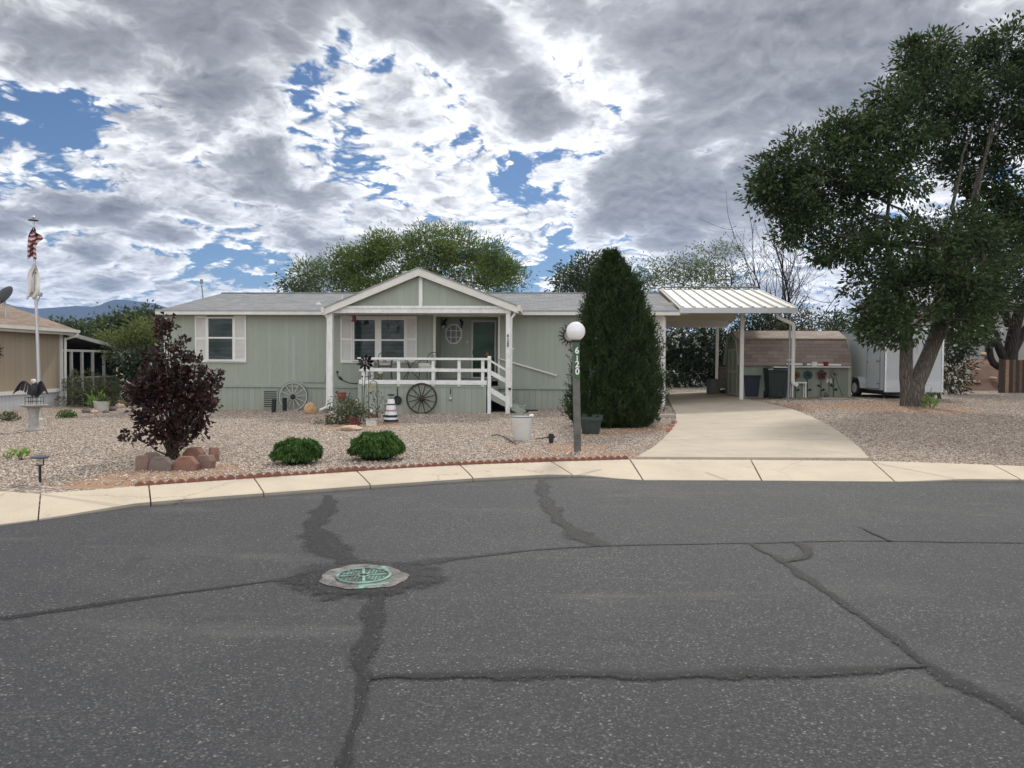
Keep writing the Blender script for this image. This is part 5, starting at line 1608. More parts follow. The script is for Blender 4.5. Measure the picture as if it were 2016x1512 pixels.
# ------------------------------------------------------------------ things against the house front
def wheel(name, label, cu, cw, v, r, mats, lean, spokes=12, rot=.13):
    t = thing(name, label, 'wagon wheel', W(cu, v, cw), -HA, 'old wagon wheels against the house')
    e = Matrix.Rotation(lean, 3, 'X')
    T = lambda q: tuple(e @ Vector(q))
    def ring(r0, r1, d):
        mb = MB(); n = 48; vs = []
        for rr, y in ((r0, -d), (r1, -d), (r1, d), (r0, d)):
            vs += [T((rr * math.cos(2 * PI * i / n), y, rr * math.sin(2 * PI * i / n))) for i in range(n)]
        mb.add(vs, [(a * n + i, a * n + (i + 1) % n, ((a + 1) % 4) * n + (i + 1) % n, ((a + 1) % 4) * n + i) for a in range(4) for i in range(n)])
        return mb
    ring(r * .90, r * .975, .025).build('rim', mats[0], t)
    ring(r * .976, r, .022).build('iron_tyre', mats[2], t)
    for i in range(spokes):
        a = 2 * PI * i / spokes + rot
        mb = MB(); mb.tube([T((r * .1 * math.cos(a), 0, r * .1 * math.sin(a))), T((r * .55 * math.cos(a), 0, r * .55 * math.sin(a))), T((r * .91 * math.cos(a), 0, r * .91 * math.sin(a)))], [r * .036, r * .034, r * .026], 6); mb.build('spoke', mats[0], t)
    mb = MB(); mb.tube([T((0, .05, 0)), T((0, -.06, 0)), T((0, -.075, 0))], [r * .17, r * .17, r * .12], 16); hb = mb.build('hub', mats[1], t)
    mb = MB(); mb.tube([T((0, -.07, 0)), T((0, -.11, 0))], r * .07, 10); mb.build('hub_cap', mats[2], hb)


M_WOODW = pm('weathered_white_wood', (.42, .42, .40), .85, .2, 14, .4, dirt=.3)
M_WOODD = pm('dark_brown_wood', (.045, .030, .024), .75, .3, 14, .4)
a, b = U(577.5, 781, -.10); r_ = (U(606.5, 781, -.1)[0] - U(549, 781, -.1)[0]) / 2
wheel('wagon_wheel', 'greyish white wagon wheel leaning on the skirting left of the porch', a, b, -.12, r_, (M_WOODW, M_BLACK, M_BLACK), -.13, 12, .12)
a, b = U(830.5, 784.5, PV - .08); r_ = (U(861, 784, PV - .08)[0] - U(800, 784, PV - .08)[0]) / 2
wheel('wagon_wheel', 'dark brown wagon wheel leaning on the porch deck skirt', a, b, PV - .12, r_, (M_WOODD, M_WOODD, M_BLACK), -.08, 12, .26)
mb = MB()
for k, (px, py, lab) in enumerate([(538.5, 812, 'black bollard post in front of the crawl space vent'), (560.5, 809, 'black bollard post in front of the whitish wagon wheel')]):
    p = G(px, py); s = S(p); h = 26.5 / s
    mb = MB(); mb.lathe([(.075, -.05), (.075, h * .9), (.085, h * .91), (.085, h * .95), (.06, h), (.0, h)], n=12, cap=False)
    o = mb.build('bollard', M_BLACK, bevel=.006); o.location = p; o.rotation_euler = (0, (.06, -.02)[k], 0); tag(o, lab, 'bollard', 'black bollard posts by the house')


def rock(px, py, wpx, hpx, label, mat, seed, dp=.8, name='boulder', cat='rock', flat=.5):
    p = G(px, py); s = S(p); rg = np.random.default_rng(seed); w, h = wpx / s, hpx / s
    mb = MB(); mb.ball((0, 0, 0), 1, 14, 9)
    an = rg.normal(size=(10, 3)); an /= np.linalg.norm(an, axis=1, keepdims=True); lim = rg.uniform(.68, .95, 10)
    vs = []
    for q in mb.v:
        q = np.array(q)
        for a_, l_ in zip(an, lim):
            k = q @ a_
            if k > l_: q = q - a_ * (k - l_)
        vs.append(tuple(q * np.array([w * .56, w * .5 * dp, h * .58]) + np.array([0, 0, h * .44])))
    mb.v = vs
    o = mb.build(name, mat, bevel=.01); o.location = p; tag(o, label, cat); return o


rock(612, 815, 25, 23, 'buff sandstone boulder beside the whitish wagon wheel', M_STONE, 61)
rock(692, 847, 42, 10, 'long flat tan rock in front of the rose bed', M_STONE2, 63, .9, 'flat_rock')
rock(1626, 783, 8, 12, 'grey stone lying by the shed flowers', M_RING[1], 64, .9, 'garden_stone')

# ------------------------------------------------------------------ rose bed and its ornaments, left of the porch
rg = np.random.default_rng(71)
bp = G(672, 836); t = thing('rose_bush', 'sprawling green rose bush in front of the left porch post', 'shrub', bp); k = S(bp)
bl = []; mbt = MB()
for (px, py, rx, rz) in [(672, 795, 20, 12), (685, 806, 32, 18), (664, 818, 24, 16), (700, 818, 22, 18), (678, 828, 34, 12), (648, 832, 26, 8), (705, 800, 12, 12), (662, 789, 10, 8), (636, 836, 14, 5), (712, 832, 14, 9)]:
    q = P(px, py, bp.y + rg.uniform(-.2, .5)) - bp; bl.append((q.x, q.y, q.z, rx / k, rx / k * .85, rz / k)); limb(mbt, (rg.normal() * .1, 0, -.05), tuple(q), .014, .004, rg, 5)
v, f = blob_leaves(bl, 40, 18, .075, .075, .05, rg, shell=.3, outw=.8); np_mesh('foliage', v, f, M_LEAF_ROSE, t); mbt.build('stems', M_TWIG, t)
mb = MB()
for i in range(14):
    q = P(rg.uniform(690, 706), rg.uniform(822, 838), bp.y - .45) - bp; mb.ball(tuple(q), .035, 7, 5)
mb.build('blossoms', pm('dark_red_rose', (.16, .015, .03), .6, .2), t)
small_plant('thin_rose', 742, 822, 62, 56, 'sparse leggy rose with thin stems behind the square planter', M_LEAF_ROSE, 130, .07, .045, 73)
# hanging terracotta bucket with a penguin-like bird on its rim, on a hook stand
p = G(690, 826); s = S(p)
def rel(px, py, dy=0.0): return P(px, py, p.y + dy) - p
t = thing('hook_stand', 'grey metal garden hook stand beside the red bucket', 'garden hook', p)
a = rel(688.5, 772); mb = MB(); pts = [Vector((0, 0, -.1)), rel(688.5, 800), rel(688.5, 778), rel(690, 773), rel(691.5, 776)]; mb.tube([(-.02 + q.x * 1, q.y, q.z) for q in spline(pts, .04)], .014, 6); mb.tube([rel(678, 790.5), rel(689, 790.5)], .012, 6); mb.build('rod', pm('grey_steel', (.10, .12, .14), .4, metal=.6), t)
q = P(672.5, 788.5, p.y); t = thing('red_bucket', 'red terracotta bucket raised above the rose bush', 'bucket', q); mb = MB(); hh = 16 / s; mb.lathe([(.09, 0), (.095, .01), (.135, hh * .93), (.15, hh * .95), (.15, hh), (.125, hh), (.11, hh * .7), (.0, hh * .68)], n=20, cap=False); mb.build('bucket', M_TERRA, t, smooth=True)
mb = MB(); mb.tube([(0, 0, 0), (0, 0, -(q.z - gz(q.x, q.y)) - .05)], .014, 6); mb.tube([(0, 0, .002), (0, .0, -.03)], .09, 12); mb.build('stake', M_BRONZE, t)
q2 = P(666.5, 774, p.y); t = thing('bird_figurine', 'small white bird figurine with dark head on the red bucket', 'figurine', q2 + Vector((.01, -.04, -.07)))
mb = MB(); mb.ball((.02, 0, .03), (.045, .045, .075), 12, 8, Matrix.Rotation(-.7, 3, 'Y')); mb.build('body', M_WHITEG, t, smooth=True)
mb = MB(); mb.ball((-.045, 0, .10), .04, 12, 8); hd = mb.build('head', pm('navy_paint', (.03, .035, .06), .5), t, smooth=True); mb = MB(); mb.tube([(-.07, 0, .105), (-.115, 0, .095)], [.014, .002], 6); mb.build('beak', M_BLACK, hd)
q = G(702, 829); t = thing('blue_bucket', 'blue glazed bucket planter left of the pinwheel stake', 'bucket', q + Vector((0, 0, .16))); mb = MB(); hh = .24; mb.lathe([(.08, 0), (.085, .01), (.12, hh * .95), (.13, hh), (.11, hh), (.0, hh * .8)], n=18, cap=False); mb.build('bucket', M_BLUEG, t, smooth=True)
mb = MB(); mb.tube([(0, 0, 0), (0, 0, -.3)], .014, 6); mb.build('stake', M_BRONZE, t)
mb = MB(); mb.ball((.0, 0, hh + .10), (.03, .03, .05), 8, 6); mb.ball((.02, -.01, hh + .19), (.06, .05, .02), 8, 6); mb.build('bird_topper', M_CREAM, t)
# spinner flower on a tall stake
q = P(720, 714, p.y - .1); gp_ = Vector((q.x - .02, q.y, gz(q.x, q.y))); t = thing('garden_spinner', 'large dark metal pinwheel flower on a tall stake', 'pinwheel', gp_); c = q - gp_
mb = MB(); mb.tube([(-.06, .03, -.05), (-.03, .03, c.z * .5), (c.x, .03, c.z)], .011, 6); mb.build('stake', M_BRONZE, t)
M_SPIN = pm('burnished_spinner', (.03, .024, .028), .25, .4, 20, metal=.75)
def petal(mb, c, a, r0, r1, w, y, tw, fold):
    d = Vector((math.cos(a), 0, math.sin(a))); s_ = Vector((-math.sin(a), 0, math.cos(a)))
    L = [c + d * r0 + Vector((0, y, 0)), c + d * (r0 + (r1 - r0) * .55) + s_ * w + Vector((0, y - fold, 0)), c + d * r1 + Vector((0, y - .01, 0)), c + d * (r0 + (r1 - r0) * .55) - s_ * w + Vector((0, y + fold, 0)), c + d * (r0 + (r1 - r0) * .6) + Vector((0, y + .012, 0))]
    mb.add(L, [(0, 1, 4), (1, 2, 4), (2, 3, 4), (3, 0, 4)])
for k in range(10):
    mb = MB(); petal(mb, c, 2 * PI * k / 10 + .2, .05, .27, .05, -.03, .3, .03); o = mb.build('petal', M_SPIN, t, fixn=False); o.modifiers.new('thick', 'SOLIDIFY').thickness = .004
for k in range(8):
    mb = MB(); petal(mb, c, 2 * PI * k / 8 + .5, .02, .15, .032, -.07, .3, .02); o = mb.build('inner_petal', M_SPIN, t, fixn=False); o.modifiers.new('thick', 'SOLIDIFY').thickness = .004
mb = MB(); mb.ball(tuple(c + Vector((0, -.08, 0))), .03, 10, 8); mb.build('hub', M_BRONZE, t)
# solar stake light, short stake, crook with white lily lights, small stake
q = P(726, 742, p.y - .2); gp_ = Vector((q.x, q.y, gz(q.x, q.y))); c = q - gp_
t = thing('solar_stake', 'thin black solar panel stake behind the pinwheel rod', 'light', gp_); mb = MB(); mb.tube([(0, 0, -.05), (0, 0, c.z)], .010, 6); mb.build('stake', M_BLACK, t)
mb = MB(); mb.bar((-.10, -.0, c.z - .005), (.10, 0, c.z + .035), .12, .02); mb.build('solar_panel', pm('solar_glass', (.03, .035, .06), .15), t)
q = P(743, 748, p.y - .25); gp_ = Vector((q.x, q.y, gz(q.x, q.y))); c = q - gp_
t = thing('shepherd_crook', 'black shepherd crook with pale glass lily lights', 'garden hook', gp_)
def rl(px, py, dy=0.0): return P(px, py, gp_.y + dy) - gp_
mb = MB(); pts = [Vector((0, 0, -.05)), Vector((-.005, 0, c.z * .5)), rl(742, 756), rl(740, 751.5), rl(735, 749.5), rl(730, 752), rl(727.5, 758)]; mb.tube(spline(pts, .05), .010, 6); mb.build('rod', M_BLACK, t)
M_LILY = pm('pale_lily_glass', (.62, .60, .42), .3, .1, 20, trans=.4)
for (px, py, dr) in ((726, 760, -.3), (733, 758, .2), (737, 756, .5), (729, 767, .0), (735, 764, .2)):
    cc = rl(px, py, -.03); mb = MB()
    for kk in range(6):
        petal(mb, cc, 2 * PI * kk / 6 + dr, .01, .075, .018, -.02, 0, .01)
    o = mb.build('lily_light', M_LILY, t, fixn=False); o.modifiers.new('thick', 'SOLIDIFY').thickness = .004
q = P(713.5, 741, p.y - .15); gp_ = Vector((q.x, q.y, gz(q.x, q.y))); c = q - gp_
t = thing('garden_stake', 'thin plain black stake left of the pinwheel stem', 'stake', gp_); mb = MB(); mb.tube([(0, 0, -.05), (0, 0, c.z)], .007, 6); mb.build('rod', M_BLACK, t); mb = MB(); mb.ball((0, 0, c.z), .028, 10, 8); mb.build('knob', M_BLACK, t)
# white rectangular planter with painted sprig
p = G(730, 838.5); s = S(p); w = 21 / s; h = 14 / s
t = thing('square_planter', 'white square planter with a painted sprig beside the rose bed', 'plant pot', p, -.05)
mb = MB(); mb.bx(-w * .46, w * .46, 0, w * .6, -.01, h * .82); mb.build('box', M_CREAM, t, bevel=.01)
mb = MB(); mb.bx(-w * .53, w * .53, -.02, w * .63, h * .80, h); mb.build('rim', pm('planter_rim_grey', (.36, .36, .33), .5), t, bevel=.008)
mb = MB()
for a_, x_, z_ in ((.5, .0, .40), (-.4, .05, .36), (1.2, -.06, .44), (2.6, -.09, .46), (.2, .10, .40)): petal(mb, Vector((x_ * w * 2, 0, h * z_)), a_, 0, w * .12, w * .035, -.004, 0, .0)
mb.build('painted_sprig', pm('sprig_green', (.05, .09, .06), .6), t, fixn=False)
rgq = np.random.default_rng(77); n = 200; u = unit(n, rgq); u[:, 2] = np.abs(u[:, 2]); c = u * np.array([w * .42, w * .25, 14 / s]) * rgq.random((n, 1)) ** .5 + np.array([0, w * .3, h * .9])
v, f = leaf_arrays(c, u, .05, .012, rgq); np_mesh('dry_flowers', v, f, leaf_mat('dry_rust_leaf', (.06, .03, .02), (.13, .06, .04), (.2, .11, .07), .1), t)
mb = MB(); mb.ball((0, w * .2, h + 15 / s), (.035, .035, .045), 10, 8); mb.build('cream_bloom', M_CREAM, t, smooth=True)
# toy lighthouse
p = G(770, 833); s = S(p); H_ = (833 - 782) / s; wb = 25 / s; wt = 11 / s
t = thing('toy_lighthouse', 'wooden toy lighthouse with black, white and pink bands on the gravel', 'ornament', p, .28)
bands = [(0, .055, 'red', 1.0), (.055, .145, 'navy', 1.0), (.145, .225, 'white', .97), (.225, .32, 'navy', .93), (.32, .455, 'white', .86), (.455, .525, 'pink', .8), (.525, .70, 'white', .70), (.70, .75, 'navy', .66), (.75, .93, 'white', .56)]
LM = {'red': pm('lighthouse_base_red', (.30, .14, .12), .7, .1), 'navy': pm('lighthouse_navy', (.014, .017, .03), .5, .2), 'white': pm('lighthouse_white', (.74, .74, .74), .55, .06, 10, dirt=.15), 'pink': pm('lighthouse_pink', (.42, .22, .30), .6, .1)}
mbs = {k: MB() for k in LM}
for z0, z1, c_, _ in bands:
    r0 = wb / 2 * (1 - .62 * z0) * 1.2; r1 = wb / 2 * (1 - .62 * z1) * 1.2
    if c_ == 'red': r0 = r1 = wb * .66
    mb = MB(); mb.lathe([(r0, z0 * H_), (r1, z1 * H_ - .001)], n=6)
    mb.build({'red': 'plinth', 'navy': 'dark_band', 'white': 'white_band', 'pink': 'pink_band'}[c_], LM[c_], t, bevel=.004)
mb = MB(); mb.lathe([(wb * .13, .93 * H_), (wb * .13, 1.06 * H_)], n=8); mb.build('lantern', glass_mat('lantern_clear', (.85, .86, .84), .2), t)
mb = MB(); mb.lathe([(wb * .26, 1.06 * H_), (wb * .26, 1.12 * H_), (.0, 1.125 * H_)], n=8, cap=False); mb.build('lantern_cap', LM['navy'], t)
# frying pan, ladle, wooden frog on the deck skirt
a, b = U(782.5, 788, PV - .06); r_ = .145
t = thing('frying_pan', 'black cast iron frying pan hanging on the porch deck skirt', 'pan', W(a, PV - .075, b), -HA)
mb = MB(); n = 24
vs = [(r * math.cos(2 * PI * i / n), y, r * math.sin(2 * PI * i / n)) for r, y in ((r_ * .82, .045), (r_, -.005), (r_ * .95, -.005), (r_ * .78, .035)) for i in range(n)]
mb.add(vs + [(0, .035, 0), (0, .045, 0)], [(k * n + i, k * n + (i + 1) % n, (k + 1) * n + (i + 1) % n, (k + 1) * n + i) for k in range(3) for i in range(n)] + [(3 * n + i, 3 * n + (i + 1) % n, 4 * n) for i in range(n)] + [((i + 1) % n, i, 4 * n + 1) for i in range(n)]); mb.build('pan', M_BLACK, t)
mb = MB(); mb.bar((0, .005, r_ * .95), (.0, .015, r_ + .28), .035, .018, (0, 1, 0)); mb.build('handle', M_BLACK, t, bevel=.006)
a, b = U(887, 775, PV - .05); t = thing('ladle', 'steel ladle with dark handle hanging on the deck skirt', 'ladle', W(a, PV - .06, b), -HA)
mb = MB(); mb.bar((0, 0, -.02), (0, 0, .17), .03, .015, (0, 1, 0)); mb.build('handle', M_BRONZE, t, bevel=.005)
mb = MB(); mb.tube([(0, .0, -.02), (0, .0, -.12)], .008, 6); mb.ball((0, -.01, -.17), (.05, .03, .055), 12, 8); mb.build('bowl', pm('steel_bright', (.5, .5, .48), .3, metal=.8), t, smooth=True)
p = G(911, 812.5); t = thing('garden_ornament', 'small rust brown figure with a pale blue base by the deck', 'ornament', p)
mb = MB(); mb.bx(-.20, .14, -.08, .08, -.01, .05); mb.build('base', pm('pale_blue_paint', (.36, .46, .48), .6, .15), t, bevel=.02)
mb = MB(); mb.ball((.0, 0, .10), (.13, .07, .07), 14, 8); mb.ball((.0, 0, .17), (.06, .05, .06), 12, 8); mb.tube([(-.1, 0, .08), (-.17, 0, .04)], .03, 6); mb.tube([(.1, 0, .08), (.17, 0, .04)], .03, 6); mb.build('body', pm('rust_brown', (.15, .06, .04), .7, .2, 15), t, smooth=True)
# wall ornaments by the door and under the porch
for k, (px, py, sg, lab) in enumerate([(876.5, 635, -1, 'dark blue gecko wall ornament above left of the octagon window'), (908.5, 636, 1, 'dark blue gecko wall ornament above right of the octagon window')]):
    a, b = U(px, py, AD - .005); t = thing('gecko_ornament', lab, 'wall ornament', W(a, AD - .015, b), -HA, 'gecko ornaments above the octagon window')
    mb = MB(); pts = spline([Vector((sg * -.05, 0, .14)), Vector((0, -.01, .06)), Vector((sg * .03, -.01, -.02)), Vector((sg * .0, 0, -.10)), Vector((sg * .02, 0, -.18))], .02); mb.tube(pts, [.045 - .035 * abs(i / (len(pts) - 1) - .35) for i in range(len(pts))], 8)
    for z in (.07, -.04): mb.tube([(-.07, 0, z), (.08, 0, z - .02)], .012, 5)
    mb.build('body', pm('blue_metal', (.007, .012, .028), .4, .3, metal=.4), t, smooth=True)
a, b = U(697.5, 627, PV + .9); t = thing('hanging_feeder', 'red hummingbird feeder hanging under the porch roof', 'bird feeder', W(a, PV + .9, b), -HA)
mb = MB(); mb.lathe([(.03, .10), (.065, .07), (.065, -.05), (.10, -.08), (.10, -.11), (.0, -.115)], n=16, cap=False); mb.build('bottle', pm('red_glass', (.20, .012, .02), .2), t, smooth=True)
mb = MB(); mb.tube([(0, 0, .10), (0, 0, bb - b + .06)], .005, 5); mb.build('hanger', M_BLACK, t)
a, b = U(763.5, 644, PV + .9); t = thing('wind_chime', 'small dark wind chime hanging before the right porch window', 'wind chime', W(a, PV + .9, b), -HA)
mb = MB(); mb.bx(-.045, .045, -.03, .03, .02, .11); mb.build('house_top', M_BRONZE, t)
mb = MB(); mb.tube([(0, 0, .11), (0, 0, bb - b + .06)], .004, 5); mb.build('cord', M_BLACK, t)
for x_ in (-.03, 0, .03): mb = MB(); mb.tube([(x_, 0, .02), (x_, 0, -.12)], .008, 6); mb.build('tube', M_BRONZE, t)
# red bird on the newel
a, b = U(959.5, 699, PV); t = thing('bird_lantern', 'little red brown bird figure on the porch newel post', 'figurine', W(a, PV, U(963, 701.5, PV)[1] + .0), -HA)
mb = MB(); mb.ball((0, 0, .06), (.05, .035, .05), 12, 8); mb.ball((.0, 0, .12), .03, 10, 8); mb.tube([(.0, 0, .12), (.05, 0, .125)], [.012, .002], 6); mb.tube([(-.03, 0, .05), (-.09, 0, .03)], [.025, .01], 6); mb.build('bird', pm('red_brown', (.17, .04, .03), .6, .2), t, smooth=True)
# white-faced ornament on the deck near the rail
a, b = U(749, 747, PV + .25); t = thing('deck_ornament', 'white topped ornament with pale yellow flowers on the deck edge', 'ornament', W(a, PV + .25, FLOOR - .01), -HA)
mb = MB(); mb.lathe([(.06, 0), (.09, .03), (.09, .16), (.06, .20)], n=14); mb.build('pot', pm('olive_pot', (.11, .11, .06), .5, .3, 30), t, smooth=True)
mb = MB(); mb.ball((0, 0, .24), (.085, .085, .07), 12, 8); mb.build('white_top', M_WHITEG, t, smooth=True)
mb = MB()
for i in range(12): mb.ball((.09 * math.cos(i * 2.4), .09 * math.sin(i * 2.4) - .02, .04 + .012 * i), .02, 6, 4)
mb.build('yellow_flowers', M_LILY, t)

# ------------------------------------------------------------------ bistro set on the porch
def arc(c, r, a0, a1, n=12, pl='xz'):
    return [Vector((c[0] + r * math.cos(a0 + (a1 - a0) * i / n), c[1], c[2] + r * math.sin(a0 + (a1 - a0) * i / n))) for i in range(n + 1)]


def bistro_chair(label, loc, rz):
    t = thing('bistro_chair', label, 'chair', loc, rz, 'wrought iron bistro chairs on the porch')
    for x in (-.2, .2):
        for y in (-.19, .2):
            mb = MB(); mb.tube(spline([Vector((x, y, .44)), Vector((x * 1.08, y * 1.1, .2)), Vector((x * 1.2, y * 1.25, 0))], .06), .012, 6); mb.build('leg', M_BRONZE, t)
    mb = MB(); mb.tube([(-.21, -.2, .44), (.21, -.2, .44), (.21, .21, .44), (-.21, .21, .44), (-.21, -.2, .44)], .012, 6)
    for i in range(5): mb.tube([(-.17 + .085 * i, -.2, .44), (-.17 + .085 * i, .21, .44)], .006, 5)
    mb.build('seat_frame', M_BRONZE, t)
    mb = MB(); q = [Vector((-.21, .21, .44)), Vector((-.215, .25, .7)), Vector((-.18, .28, .86)), Vector((0, .29, .93)), Vector((.18, .28, .86)), Vector((.215, .25, .7)), Vector((.21, .21, .44))]; mb.tube(spline(q, .05), .013, 6)
    for i in range(4): mb.tube(spline([Vector((-.12 + .08 * i, .22, .46)), Vector((-.04 + .027 * i, .25, .66)), Vector((-.12 + .08 * i, .275, .86))], .05), .007, 5)
    mb.tube([(-.2, .26, .72), (.2, .26, .72)], .008, 5)
    mb.build('backrest', M_BRONZE, t)
    for sx in (-1, 1): mb = MB(); mb.tube(spline([Vector((sx * .215, .24, .66)), Vector((sx * .25, .0, .66)), Vector((sx * .24, -.17, .62)), Vector((sx * .21, -.19, .46))], .05), .011, 6); mb.build('armrest', M_BRONZE, t)
    return t


ch_u = U(757, 745, -.9)[0]; ch2 = U(843, 745, -.9)[0]; tb = U(806, 745, -.8)[0]
c1 = bistro_chair('wrought iron bistro chair nearer the left end of the porch', W(ch_u, -.85, FLOOR - .01), -HA + .25)
c2 = copy_thing(c1, W(ch2, -.85, FLOOR - .01), -HA - .45, 'wrought iron bistro chair nearer the door with the draped cloth')
def cushion(name, label, loc, rz, mat):
    mb = MB(); mb.ball((0, 0, .045), (.23, .22, .055), 20, 8); mb.v = [(math.copysign(min(.21, abs(x) * 1.15), x), math.copysign(min(.2, abs(y) * 1.15), y), z) for x, y, z in mb.v]
    o = mb.build(name, mat, smooth=True); o.location = loc; o.rotation_euler = (0, 0, rz); tag(o, label, 'cushion'); return o
M_CUSH = pm('cream_cushion', (.50, .46, .40), .9, .15, 20, .2)
cushion('seat_cushion', 'cream seat cushion on the left bistro chair', W(ch_u, -.85, FLOOR + .45), -HA + .25, M_CUSH)
cushion('seat_cushion', 'cream seat cushion on the bistro chair nearer the door', W(ch2, -.85, FLOOR + .45), -HA - .45, M_CUSH)
mb = MB(); n = 14; vs = []
for i in range(n + 1):
    for j in range(9):
        x = -.27 + .54 * i / n; s_ = j / 8
        vs.append((x, -.10 - .17 * min(1, s_ * 2.2) - .02 * math.sin(x * 28) * s_, .105 - max(0, s_ - .35) * (.42 + .07 * math.sin(x * 9)) - .03 * abs(x) * s_))
mb.add(vs, [(i * 9 + j, i * 9 + j + 1, (i + 1) * 9 + j + 1, (i + 1) * 9 + j) for i in range(n) for j in range(8)])
o = mb.build('draped_cloth', pm('cream_cloth', (.56, .53, .47), .9, .06, 10), smooth=True, fixn=False); o.location = W(ch2, -.85, FLOOR + .45); o.rotation_euler = (0, 0, -HA - .1); o.modifiers.new('thick', 'SOLIDIFY').thickness = .008
tag(o, 'cream cloth draped over the front of the bistro chair nearer the door', 'cloth')
t = thing('bistro_table', 'round wrought iron bistro table between the two porch chairs', 'table', W(tb, -.75, FLOOR - .01), -HA)
mb = MB(); mb.lathe([(.36, .72), (.37, .73), (.36, .745), (.0, .745)], n=28, cap=False); mb.build('tabletop', pm('table_pinkish', (.32, .24, .21), .5, .1), t)
for k in range(3):
    a = k * 2.094 + .4; mb = MB(); mb.tube(spline([Vector((.30 * math.cos(a), .30 * math.sin(a), .72)), Vector((.06 * math.cos(a), .06 * math.sin(a), .48)), Vector((.05 * math.cos(a), .05 * math.sin(a), .3)), Vector((.34 * math.cos(a), .34 * math.sin(a), 0))], .05), .012, 6); mb.build('leg', M_BRONZE, t)

# ------------------------------------------------------------------ sun ornament on the wall, doormat by the box step
def sun_ornament(label, loc, rz, r, mat, rays, curl=.3):
    t = thing('sun_ornament', label, 'wall ornament', loc, rz)
    mb = MB(); n = 28
    vs = [(q * math.cos(2 * PI * i / n), y, q * math.sin(2 * PI * i / n)) for q, y in ((r * .46, -.02), (r * .56, -.02), (r * .56, .01), (r * .46, .01)) for i in range(n)]
    mb.add(vs, [(k * n + i, k * n + (i + 1) % n, ((k + 1) % 4) * n + (i + 1) % n, ((k + 1) % 4) * n + i) for k in range(4) for i in range(n)]); mb.build('ring', mat, t)
    for k in range(rays):
        a = 2 * PI * k / rays; q = [Vector((rr * math.cos(a + da), 0, rr * math.sin(a + da))) for rr, da in ((r * .55, 0), (r * .7, curl * .4), (r * .85, -curl * .1), (r, curl * .5))]
        mb = MB(); sp_ = spline(q, .03); mb.tube(sp_, [max(.004, .022 * (1 - i / len(sp_))) for i in range(len(sp_))], 6); mb.build('sun_ray', mat, t)
    return t


a, b = U(1122, 660, -.03); sun_ornament('black iron sun ornament on the wall behind the globe lamp', W(a, -.03, b), -HA, .42, M_BRONZE, 16)
p = W(U(1045, 797, -.6)[0], -.75, 0); p.z = gz(p.x, p.y) + .02; mb = MB(); mb.bx(-.25, .25, -.2, .2, 0, .02); o = mb.build('doormat', M_BLACK, bevel=.006); o.location = p; o.rotation_euler = (0, 0, -HA); tag(o, 'flat black rubber mat on the ground right of the box step', 'mat')

# ------------------------------------------------------------------ big white pot, cord, uplight, green tub, lamp post
p = G(1027.5, 866); s = S(p); h = (866 - 819.5) / s; r_ = 21.5 / s
t = thing('white_pot', 'large empty white tapered pot in the gravel by the walk', 'plant pot', p)
mb = MB(); mb.lathe([(r_ * .70, -.01), (r_ * .73, .02), (r_ * .93, h * .80), (r_ * .97, h * .93), (r_ * .97, h), (r_ * .90, h), (r_ * .80, h * .6), (.0, h * .55)], n=36, cap=False); mb.build('pot', pm('white_pot_glaze', (.60, .58, .54), .55, .05, 4, dirt=.15), t, smooth=True)
mb = MB(); mb.lathe([(r_ * .975, h * .965), (r_ * 1.01, h * .975), (r_ * 1.01, h * 1.01), (r_ * .93, h * 1.012), (r_ * .91, h * .99)], n=36, cap=False); mb.build('rim', pm('pot_rim_grey', (.18, .19, .21), .5), t, smooth=True)
mb = MB(); mb.ball((r_ * .86, -r_ * .3, h + .02), (.05, .04, .035), 10, 8); o = mb.build('shell', M_WHITEG, smooth=True); o.location = p; tag(o, 'small white shell ornament on the rim of the large white pot', 'ornament')
p = G(1085, 873); s = S(p); h = 19 / s
t = thing('ground_spotlight', 'short black ground spotlight right of the large white pot', 'light', p, .2)
mb = MB(); mb.lathe([(.035, -.03), (.035, .02), (.048, .03), (.052, h), (.042, h), (.0, h * .8)], n=16, cap=False); mb.build('housing', M_BLACK, t)
mb = MB(); mb.bx(-.075, .075, -.015, .015, h * .55, h * .78); mb.build('bracket', M_BLACK, t, bevel=.005)
cpts = [G(968, 859.5), G(980, 859), G(992, 863), G(1002, 869), G(1010, 874), G(1016, 877)]
mb = MB(); mb.tube([q + Vector((0, 0, .022 + .01 * (i % 3))) for i, q in enumerate(spline(cpts, .08))], .011, 6); o = mb.build('garden_cable', M_BLACK, smooth=True); tag(o, 'black cable snaking over gravel in front of the large white pot', 'cable')
cpts = [G(1056, 866), G(1066, 865.5), G(1076, 864), G(1083, 866)]
mb = MB(); mb.tube([q + Vector((0, 0, .03)) for q in spline(cpts, .08)], .010, 6); o = mb.build('light_cable', M_BLACK, smooth=True); tag(o, 'short black cable running to the ground spotlight', 'cable')
p = G(1163, 854); s = S(p); h = (854 - 822) / s; r_ = 23 / s
M_TUB = pm('dark_green_tub', (.035, .05, .043), .55, .2, 8, .2)
t = thing('green_tub', 'dark green tub planter behind the lamp post', 'plant pot', p)
mb = MB(); mb.lathe([(r_ * .70, -.01), (r_ * .74, .02), (r_ * .90, h * .8), (r_ * .98, h * .82), (r_ * 1.0, h * .97), (r_ * .96, h), (r_ * .86, h), (r_ * .80, h * .75), (.0, h * .72)], n=32, cap=False); mb.build('tub', M_TUB, t, smooth=True)
for x_, lab in ((-.6, ''), (.25, ''), (.75, '')):
    mb = MB(); mb.bx(x_ * r_ - .05, x_ * r_ + .05, -r_ * .55, -r_ * .45, h * .8, h * 1.14); mb.bx(x_ * r_ - .065, x_ * r_ + .065, -r_ * .58, -r_ * .42, h * 1.14, h * 1.20); mb.build('tub_fitting', M_TUB, t, bevel=.01)
